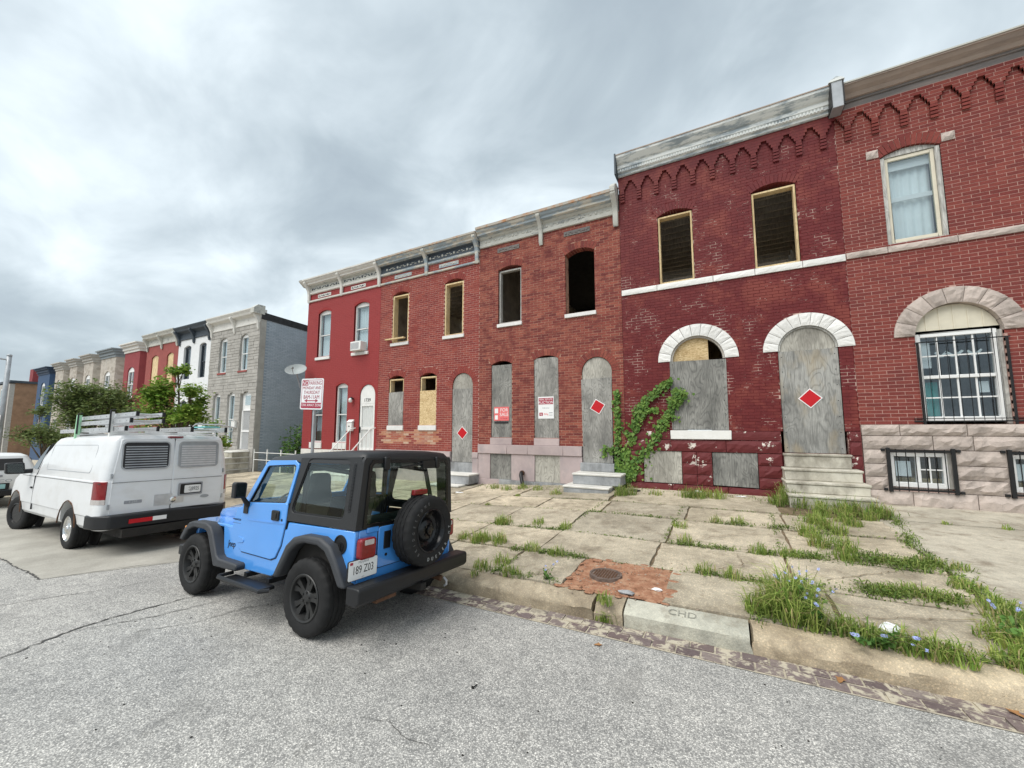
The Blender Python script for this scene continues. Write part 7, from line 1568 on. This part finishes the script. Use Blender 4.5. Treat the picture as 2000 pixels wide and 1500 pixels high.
for x in (0.0, -2.7):
    for s in (-1, 1):
        w = link('wheel', vt, None, su); w.location = (x, s*0.80, 0.37); w.rotation_euler = (0, 0, 0 if s < 0 else math.pi); link('rim', fr_, None, w)
# ---------------------------------------------------------------- trees, ivy, weeds, litter
def leaf_quad(mb, c, size, rg, flat=0.0):
    a = rg.uniform(0, 2*math.pi); t_ = rg.uniform(-0.9, 0.9)*(1-flat)
    d = Vector((math.cos(a)*math.cos(t_), math.sin(a)*math.cos(t_), math.sin(t_))); u = d.cross(Vector((rg.uniform(-1, 1), rg.uniform(-1, 1), 1.2))).normalized()
    w = size*0.32
    p0 = c-d*size*0.5; p1 = c+u*w; p2 = c+d*size*0.5; p3 = c-u*w
    mb.add([p0, p1+Vector((0, 0, size*0.08)), p2, p3+Vector((0, 0, size*0.08))], [(0, 1, 2, 3)])
def tree(name, label, base, height, blobs, mat, nleaf, leaf, seed, trunk_r=0.07, cat='tree', group='street trees'):
    rg = random.Random(seed); t = empty(name, base); tag(t, label, cat, group); b = Vector(base)
    tr = MB(); fork = b+Vector((rg.uniform(-0.1, 0.1), rg.uniform(-0.1, 0.1), height*0.42))
    tr.tube([b-Vector((0, 0, 0.1)), b.lerp(fork, 0.5)+Vector((rg.uniform(-0.05, 0.05), 0, 0)), fork], [trunk_r*1.25, trunk_r, trunk_r*0.8], 8)
    cr_ = MB()
    for bc, br in blobs:
        c = Vector(bc); mid = fork.lerp(c, 0.55)+Vector((rg.uniform(-0.12, 0.12), rg.uniform(-0.12, 0.12), 0.05))
        tr.tube([fork-Vector((0, 0, 0.15)), mid, c], [trunk_r*0.6, trunk_r*0.4, trunk_r*0.15], 6)
        for k in range(9):                                 # twigs that carry leaf sprays
            d = Vector((rg.gauss(0, 1), rg.gauss(0, 1), rg.gauss(0.1, 0.8))).normalized(); e_ = c+d*br*rg.uniform(0.7, 1.15)
            tr.tube([mid.lerp(c, rg.random()), c.lerp(e_, 0.5)+Vector((0, 0, 0.03)), e_], [trunk_r*0.16, trunk_r*0.1, trunk_r*0.04], 4, False)
            for q in range(int(nleaf/len(blobs)/9)):
                s_ = rg.random()**0.6; p = c.lerp(e_, s_)+Vector((rg.gauss(0, 1), rg.gauss(0, 1), rg.gauss(0, 0.7)))*br*0.23
                leaf_quad(cr_, p, leaf*rg.uniform(0.6, 1.3), rg, 0.3)
    tr.build('trunk', T['bark'], t, smooth=True); cr_.build('crown', mat, t)
    return t
def blobset(c, r, n, seed, sq=(1, 1, 0.8)):
    rg = random.Random(seed); out = []
    for k in range(n):
        d = Vector((rg.gauss(0, 1), rg.gauss(0, 1), rg.gauss(0, 1))).normalized()*r*rg.uniform(0.45, 0.8)
        out.append(((c[0]+d.x*sq[0], c[1]+d.y*sq[1], c[2]+d.z*sq[2]), r*rg.uniform(0.36, 0.52)))
    return out
tree('street_tree', 'bright green young street tree behind the van with the ladders', (-14.2, 5.6, zs(-14, 5.6)), 3.6, blobset((-14.4, 5.6, 2.7), 0.95, 15, 3, (1.1, 1, 1.05))+[((-12.9, 5.8, 1.9), 0.32), ((-12.7, 5.9, 1.6), 0.3), ((-13.1, 5.8, 1.5), 0.35), ((-14.3, 5.5, 3.75), 0.33)], T['leaf_bright'], 10500, 0.105, 21)
tree('street_tree', 'dark green street tree in front of the brown bay houses', (-21.6, 5.7, zs(-22, 5.7)), 3.8, blobset((-21.4, 5.7, 2.85), 1.35, 18, 5, (1.2, 1, 0.8))+[((-18.9, 6.0, 2.6), 0.45)], T['leaf_dark'], 12500, 0.105, 22)
tree('shrub', 'small dark bushy tree behind the white car at left edge', (-29, 6.0, zs(-29, 6)), 2.4, blobset((-29.3, 6.0, 1.5), 1.2, 10, 8, (1.3, 1, 0.9))+[((-29.8, 6, 2.9), 0.4)], T['leaf_dark'], 5000, 0.12, 23, 0.06)
tree('shrub', 'low dark shrub between the far tree and the white van', (-24.5, 6.2, zs(-24, 6)), 1.6, blobset((-24.5, 6.2, 1.0), 0.95, 8, 9, (1.3, 1, 0.8)), T['leaf_dark'], 3500, 0.11, 24, 0.05)
# tall weeds in the vacant lot
for k, (x, y, h_) in enumerate(((-19.9, 13.0, 1.9), (-19.2, 13.4, 2.3), (-18.5, 13.1, 1.7), (-18.0, 12.6, 2.4), (-17.5, 13.0, 1.8), (-19.5, 12.2, 1.3), (-20.2, 13.8, 1.5))):
    rg = random.Random(200+k); t = empty('tall_weed', (x, y, -0.5)); tag(t, 'leafy weed in the vacant lot, '+('tallest, behind the parking sign', 'second tallest, near the middle', 'short one right of the middle', 'leaning one close to the red house', 'thin one at the red house corner', 'shortest, close to the white fence', 'low one farthest back by the wall')[k], 'weed', 'tall weeds in the vacant lot'); st_ = MB(); lf = MB()
    for q in range(9):
        a = Vector((x+rg.gauss(0, 0.25), y+rg.gauss(0, 0.25), -0.5)); e_ = a+Vector((rg.gauss(0, 0.12), rg.gauss(0, 0.12), (h_+0.75)*rg.uniform(0.75, 1.1))); st_.tube([a, e_], [0.012, 0.004], 4, False)
        for u in range(42): leaf_quad(lf, a.lerp(e_, rg.uniform(0.15, 1))+Vector((rg.gauss(0, 0.09), rg.gauss(0, 0.09), 0)), 0.16, rg)
    st_.build('stems', T['stem'], t); lf.build('leaves', T['leaf_weed'], t)
# ivy on the oxblood wall
t = empty('ivy', (-2.45, FY-0.1, 0.4)); tag(t, 'green ivy climbing the joint between the weathered and the oxblood house', 'ivy'); st_ = MB(); lf = MB(); rg = random.Random(77)
def vine(pts, w0, w1, dens, yoff=0.06):
    P_ = [Vector((x, FY-yoff, z)) for x, z in pts]; st_.tube(P_, [0.018]+[0.012]*(len(P_)-1), 5, False)
    L = sum((P_[i+1]-P_[i]).length for i in range(len(P_)-1))
    for k in range(int(L*dens)):
        s_ = rg.random()*(len(P_)-1); i = int(s_); p = P_[i].lerp(P_[i+1], s_-i); w = w0+(w1-w0)*s_/(len(P_)-1)
        if (math.sin(s_*7.3+L*3)+math.sin(s_*17.1))*0.5 < rg.uniform(-1.6, 0.5): continue
        c = p+Vector((rg.gauss(0, w)*(2.2 if rg.random() < 0.12 else 1), rg.uniform(-0.05, 0.035)-w*0.15*rg.random(), rg.gauss(0, w*0.9))); sz = rg.uniform(0.03, 0.10)
        a = rg.uniform(-0.6, 0.6); nrm = Vector((rg.gauss(0, 0.35), -1, rg.gauss(0.25, 0.35))).normalized(); dn = Vector((math.sin(a), 0, -math.cos(a))); dn = (dn-nrm*dn.dot(nrm)).normalized(); sd2 = nrm.cross(dn)
        lf.add([c-dn*sz*0.45, c+sd2*sz*0.55-dn*sz*0.1, c+sd2*sz*0.3+dn*sz*0.35, c+dn*sz*0.75, c-sd2*sz*0.3+dn*sz*0.35, c-sd2*sz*0.55-dn*sz*0.1], [(0, 1, 2, 3, 4, 5)])
vine([(-2.5, 0.5), (-2.42, 1.0), (-2.28, 1.6), (-2.12, 2.1), (-2.02, 2.5), (-1.8, 2.78), (-1.5, 3.0), (-1.3, 3.2), (-1.15, 3.32)], 0.085, 0.04, 330)
vine([(-2.35, 0.7), (-2.1, 1.05), (-1.75, 1.5), (-1.5, 1.95), (-1.28, 2.3), (-1.08, 2.6), (-0.98, 2.8)], 0.085, 0.05, 330)
vine([(-1.1, 2.65), (-0.98, 2.85), (-0.98, 3.0), (-0.88, 2.85)], 0.06, 0.085, 520, 0.1)
vine([(-2.2, 1.7), (-1.98, 2.2), (-1.85, 2.45), (-1.65, 2.55), (-1.5, 2.48)], 0.045, 0.03, 240)
vine([(-2.62, 0.8), (-2.6, 1.5), (-2.58, 2.2), (-2.6, 2.8), (-2.56, 3.1)], 0.05, 0.035, 240)
vine([(-2.75, 1.3), (-2.95, 1.5), (-3.0, 1.2)], 0.04, 0.025, 160); vine([(-2.55, 0.5), (-2.4, 0.85), (-2.3, 0.7), (-2.35, 1.2)], 0.12, 0.10, 520)
st_.build('stems', T['bark'], t); lf.build('leaves', T['ivy'], t)
# grass in the joints
def blade(mb, x, y, z, h, rg, lean=0.5, w=0.006):
    a = rg.uniform(0, 2*math.pi); d = Vector((math.cos(a), math.sin(a), 0)); s_ = Vector((-d.y, d.x, 0))*w*rg.uniform(0.7, 1.3); L = rg.uniform(0.2, 1.0)*lean
    p = Vector((x, y, z)); m_ = p+d*h*L*0.35+Vector((0, 0, h*0.62)); e_ = p+d*h*L+Vector((0, 0, h*rg.uniform(0.75, 1.0)*(1-0.35*L)))
    mb.add([p-s_, p+s_, m_+s_*0.8, m_-s_*0.8, e_], [(0, 1, 2, 3), (3, 2, 4)])
gm = MB(); gd = MB(); rg = random.Random(99)
def tuft(x, y, r, h, n, lean=0.6):
    for k in range(n):
        a = rg.uniform(0, 2*math.pi); q = r*math.sqrt(rg.random())
        xx, yy = x+q*math.cos(a), y+q*math.sin(a); blade(gm, xx, yy, zs(xx, yy)-0.01, h*rg.uniform(0.5, 1.4)*(1-0.4*q/r), rg, lean*1.25, 0.0052)
def mat_line(x0, y0, x1, y1, w, n, h=0.05):
    for k in range(n):
        s_ = rg.random(); x = x0+(x1-x0)*s_+rg.gauss(0, w); y = y0+(y1-y0)*s_+rg.gauss(0, w); z = zs(x, y)
        if (math.sin(x*5.1+y*3.3)+math.sin(x*11.7-y*7.0))*0.5 < rg.uniform(-1.0, 0.55): continue
        if rg.random() < 0.5: blade(gd, x, y, z-0.01, h*rg.uniform(0.5, 1.6), rg, 1.3, 0.006)
        else:
            c = Vector((x, y, z+rg.uniform(0.0, h*0.8))); leaf_quad(gd, c, rg.uniform(0.02, 0.05), rg, 0.6)
for x, y in ((-3.84, 7.0), (-3.21, 7.1), (-2.60, 6.95), (-4.08, 5.82), (-2.68, 5.7), (-2.23, 5.63), (-2.87, 5.06), (-3.04, 4.78), (-2.54, 4.76), (-0.71, 7.78), (-0.14, 8.37), (0.19, 8.4), (-0.57, 6.93), (0.4, 6.87), (-0.25, 5.75), (0.04, 5.7)): tuft(x, y, 0.13, 0.20, 70)
for x, y in ((-3.64, 5.8), (-3.35, 5.82), (-3.9, 6.85), (-3.75, 5.75)): tuft(x, y, 0.13, 0.27, 110)
for x, y in ((-5.69, 10.3), (-5.3, 10.6), (-4.71, 10.4), (-3.96, 9.9), (-1.53, 10.5), (-6.2, 10.5)): tuft(x, y, 0.17, 0.22, 80)
for x, y in ((-2.29, 10.1), (-2.1, 10.3)): tuft(x, y, 0.16, 0.36, 120)
for x, y in ((-0.79, 10.5), (-0.15, 10.6), (-0.45, 10.6), (-0.6, 10.45)): tuft(x, y, 0.20, 0.34, 130)
for x, y, h_ in ((1.15, 11.0, 0.6), (1.3, 10.6, 0.48), (1.05, 10.4, 0.4), (1.42, 10.2, 0.42), (1.75, 9.95, 0.4), (2.0, 9.95, 0.42), (2.3, 9.9, 0.42), (2.55, 9.95, 0.38), (2.75, 10.05, 0.3), (1.6, 9.5, 0.35), (1.82, 9.2, 0.3), (2.1, 9.6, 0.34), (2.35, 9.5, 0.3), (1.36, 9.0, 0.32), (1.5, 8.6, 0.34), (1.26, 8.1, 0.3), (1.67, 8.3, 0.26), (1.2, 7.5, 0.3), (1.5, 7.3, 0.3), (1.35, 7.0, 0.28), (2.0, 8.9, 0.25)): tuft(x+rg.gauss(0, 0.05), y+rg.gauss(0, 0.05), 0.13, h_*1.05, 120, 0.8)
for x, y, h_ in ((0.40, 4.9, 0.32), (0.52, 4.80, 0.42), (0.62, 4.9, 0.36), (0.25, 4.88, 0.26), (0.48, 5.05, 0.42), (0.58, 5.25, 0.40), (0.72, 5.45, 0.25), (0.68, 4.78, 0.3), (0.92, 4.77, 0.22), (1.07, 4.68, 0.24), (1.3, 4.66, 0.22), (1.45, 4.64, 0.24), (1.6, 4.62, 0.2)): tuft(x, y, 0.12, h_*(1.3 if x < 0.75 else 1.0), 150, 0.85)
for x, y, h_ in ((2.0, 4.75, 0.2), (2.15, 5.0, 0.24), (2.25, 5.3, 0.24), (2.3, 5.6, 0.22), (2.2, 4.85, 0.26), (2.35, 5.9, 0.2), (2.05, 5.15, 0.2), (2.35, 6.4, 0.15), (2.4, 4.6, 0.28), (2.5, 4.95, 0.26)): tuft(x, y, 0.16, h_, 150, 0.8)
for x, y, h_ in ((1.72, 6.0, 0.16), (1.85, 5.95, 0.18), (2.0, 5.95, 0.16), (1.5, 5.9, 0.14), (2.3, 7.2, 0.16), (2.5, 7.1, 0.15), (1.9, 7.0, 0.15), (2.1, 7.0, 0.14), (0.8, 6.85, 0.14)): tuft(x, y, 0.15, h_, 110, 0.9)
for x, y, h_ in ((-3.0, 4.55, 0.12), (-1.2, 4.46, 0.16), (-1.25, 4.5, 0.14), (4.1, 9.7, 0.12), (3.4, 9.72, 0.1), (-4.9, 9.5, 0.1), (-5.1, 8.3, 0.1), (4.6, 9.7, 0.1)): tuft(x, y, 0.07, h_, 40)
for k in range(50):
    x = -1.22+rg.gauss(0, 0.05); blade(gm, x, KY-0.02, zr(x, KY)+0.02, rg.uniform(0.06, 0.16), rg, 0.8, 0.005)
for r, yy in enumerate((5.68, 6.82, 8.30, 9.45)):
    for x in (-7.0, -5.6, -4.1, -2.6, -0.93, 0.7): mat_line(x, yy, x+1.5, yy, 0.018, int((50, 210, 120, 90)[r]*(1.0 if x > -4.5 else 0.4)), 0.035)
for xx in (-2.6, -0.9, 0.7): mat_line(xx, 6.9, xx+0.1, 9.4, 0.025, 200, 0.04)
mat_line(-0.95, 6.82, 0.6, 6.85, 0.05, 500, 0.07); mat_line(0.6, 6.85, 2.3, 6.95, 0.09, 1300, 0.09); mat_line(1.5, 7.1, 2.5, 7.15, 0.12, 900, 0.10); mat_line(-4.0, 6.82, -2.6, 6.85, 0.04, 420, 0.06); mat_line(-3.0, 5.66, -1.85, 5.66, 0.055, 700, 0.08); mat_line(-2.6, 8.3, -0.9, 8.32, 0.04, 420, 0.06); mat_line(-0.1, 8.3, 1.0, 8.4, 0.05, 450, 0.07)
mat_line(0.7, 5.72, 2.2, 5.9, 0.06, 700, 0.07); mat_line(1.3, 5.9, 2.1, 5.95, 0.08, 800, 0.09); mat_line(2.38, 5.0, 2.40, 8.0, 0.06, 1100, 0.07); mat_line(2.4, 8.0, 2.75, 9.8, 0.06, 600, 0.07); mat_line(0.2, 4.74, 2.2, 4.72, 0.05, 1200, 0.08); mat_line(-2.9, 4.78, -1.9, 4.76, 0.04, 400, 0.06); mat_line(-0.5, 5.72, 0.5, 5.7, 0.05, 450, 0.07); mat_line(-2.8, 4.75, -2.75, 5.6, 0.03, 200, 0.05)
mat_line(-7.2, 10.9, -3.9, 10.7, 0.25, 500, 0.06); mat_line(-2.4, 10.9, 1.1, 10.9, 0.22, 600, 0.05); mat_line(1.0, 10.4, 2.8, 9.9, 0.16, 700, 0.12); mat_line(1.3, 9.6, 1.4, 7.0, 0.14, 600, 0.10)
g1 = gm.build('grass', T['grass']); tag(g1, 'tall green grass tufts growing from the pavement joints', 'grass', kind='stuff')
g2 = gd.build('ground_cover', T['grass_dark']); tag(g2, 'low creeping weeds filling the pavement joints', 'weeds', kind='stuff')
# chicory plants
def chicory(label, x, y, nst, h_, seed, leanx=0.3, leany=0.0):
    rg = random.Random(seed); t = empty('chicory_plant', (x, y, zs(x, y))); tag(t, label, 'wildflower', 'chicory plants'); st_ = MB(); lf = MB(); b = Vector((x, y, zs(x, y)))
    for k in range(nst):
        e_ = b+Vector((rg.gauss(leanx, 0.16), rg.gauss(leany, 0.14), h_*rg.uniform(0.55, 1.05))); m_ = b.lerp(e_, 0.5)+Vector((rg.gauss(0, 0.03), rg.gauss(0, 0.03), 0.05)); st_.tube([b+Vector((rg.gauss(0, 0.04), rg.gauss(0, 0.04), 0)), m_, e_], [0.004, 0.003, 0.0018], 4, False)
        for q in range(12): leaf_quad(lf, b.lerp(m_, rg.random())+Vector((rg.gauss(0, 0.03), rg.gauss(0, 0.03), 0)), rg.uniform(0.04, 0.09), rg)
        for q in range(rg.randint(2, 4)):
            c = m_.lerp(e_, rg.uniform(0.2, 1)); f = MB(); nrm = Vector((rg.gauss(0, 0.5), rg.gauss(-0.6, 0.5), rg.gauss(0.6, 0.4))).normalized(); a1 = nrm.cross(Vector((0, 0, 1))).normalized(); a2 = nrm.cross(a1); s_ = rg.uniform(0.010, 0.016)
            for u in range(9):
                g0, g1_ = 2*math.pi*u/9, 2*math.pi*(u+0.75)/9; gm_ = (g0+g1_)/2
                f.add([c, c+(a1*math.cos(g0)+a2*math.sin(g0))*s_*0.8, c+(a1*math.cos(gm_)+a2*math.sin(gm_))*s_*1.15+nrm*0.002, c+(a1*math.cos(g1_)+a2*math.sin(g1_))*s_*0.8], [(0, 1, 2, 3)])
            f.build('flower', T['chicory'], t)
    st_.build('stems', T['stem'], t); lf.build('leaves', T['leaf_weed'], t); return t
chicory('tall blue chicory with many flowers beside the biggest grass clump', 0.66, 4.80, 11, 0.52, 301, 0.08, 0.1)
chicory('sparse blue chicory leaning over the kerb near the white bag', 1.08, 4.62, 5, 0.30, 302, 0.05, -0.28)
chicory('pale blue chicory at the right edge by the smooth concrete', 2.12, 5.05, 5, 0.40, 303, 0.1, 0.0)
chicory('small chicory with few flowers at the dirt square corner', -2.05, 4.80, 3, 0.22, 304, 0.0, 0.0)
# litter
def crumple(name, label, x, y, r, mat, seed, cat, zfun=zs, sq=(1, 0.8, 0.6)):
    rg = random.Random(seed); mb = MB(); z = zfun(x, y); n, m_ = 10, 7; rings = []
    for j in range(1, m_):
        tt = math.pi*j/m_; rings.append([(x+r*sq[0]*math.sin(tt)*math.cos(2*math.pi*k/n)*rg.uniform(0.6, 1.25), y+r*sq[1]*math.sin(tt)*math.sin(2*math.pi*k/n)*rg.uniform(0.6, 1.25), z+r*sq[2]*(0.8+math.cos(tt)*rg.uniform(0.6, 1.3))) for k in range(n)])
    t = mb.loft(rings).build(name, mat); tag(t, label, cat); return t
crumple('plastic_bag', 'crumpled white plastic bag lying in the grass near the kerb', 1.28, 4.86, 0.10, T['paper'], 1, 'bag')
crumple('paper_scrap', 'crumpled white paper on the red dirt square', -0.74, 4.98, 0.05, T['paper'], 2, 'litter', sq=(1.2, 0.7, 0.4)); crumple('paper_scrap', 'white paper scrap against the base of the oxblood house', -0.58, 11.08, 0.08, T['paper'], 3, 'litter', sq=(1.2, 0.6, 0.5)); crumple('stone_chunk', 'grey broken stone at the front of the red dirt square', -1.05, 4.78, 0.06, T['step_grey'], 4, 'stone', sq=(1.6, 0.8, 0.35))
crumple('paper_scrap', 'flat white paper beside the foot of the marble steps', 0.35, 10.98, 0.09, T['paper'], 5, 'litter', sq=(1.3, 0.5, 0.12)); crumple('rubbish_scrap', 'dark rubbish scrap on the ground below the ivy', -2.05, 10.75, 0.09, T['ink'], 6, 'litter', sq=(1.4, 0.8, 0.3)); crumple('paper_scrap', 'small white paper on the pavement behind the blue car', -6.9, 9.6, 0.10, T['paper'], 7, 'litter', sq=(1.5, 0.7, 0.12))
def dead_leaf(label, x, y, r, rot):
    z = zr(x, y)+0.022 if y > 4.1 else zr(x, y)+0.008; pts = [(-1, 0), (-0.5, 0.35), (0.0, 0.42), (0.2, 0.7), (0.45, 0.3), (1, 0.05), (0.45, -0.25), (0.1, -0.6), (-0.1, -0.3), (-0.6, -0.28)]
    mb = MB(); mb.v = [(x+r*(a*math.cos(rot)-b*math.sin(rot)), y+r*(a*math.sin(rot)+b*math.cos(rot)), z+r*0.3*abs(b)) for a, b in pts]+[(x, y, z)]; mb.f = [(i, (i+1) % 10, 10) for i in range(10)]
    tag(mb.build('dead_leaf', T['leafbrown']), label, 'leaf', 'dead leaves')
dead_leaf('small brown dead leaf lying on the open road', -1.15, 3.94, 0.045, 0.4); dead_leaf('brown dead leaf on the gutter bricks', 0.78, 4.3, 0.06, 1.2); dead_leaf('brown dead leaf in the gutter at right edge', 1.79, 4.38, 0.06, 2.2)
tag(MB().tube([(-1.84, 2.78, zr(-1.84, 2.8)+0.008), (-1.83, 2.83, zr(-1.84, 2.8)+0.008)], 0.005, 6).box(-1.852, -1.828, 2.778, 2.784, zr(-1.84, 2.8), zr(-1.84, 2.8)+0.02).build('bolt', T['black_iron']), 'small black bolt lying on the open road', 'bolt')
mb = MB(); rg = random.Random(4)
for k in range(140):
    x, y = rg.uniform(-6, 3.5), rg.uniform(1.2, 4.1); mb.ico((x, y, zr(x, y)+0.002), rg.uniform(0.003, 0.010), (1, rg.uniform(0.6, 1.3), 0.5), 5, 3)
tag(mb.build('road_grit', T['under']), 'dark grit scattered on the road', 'grit', kind='stuff')
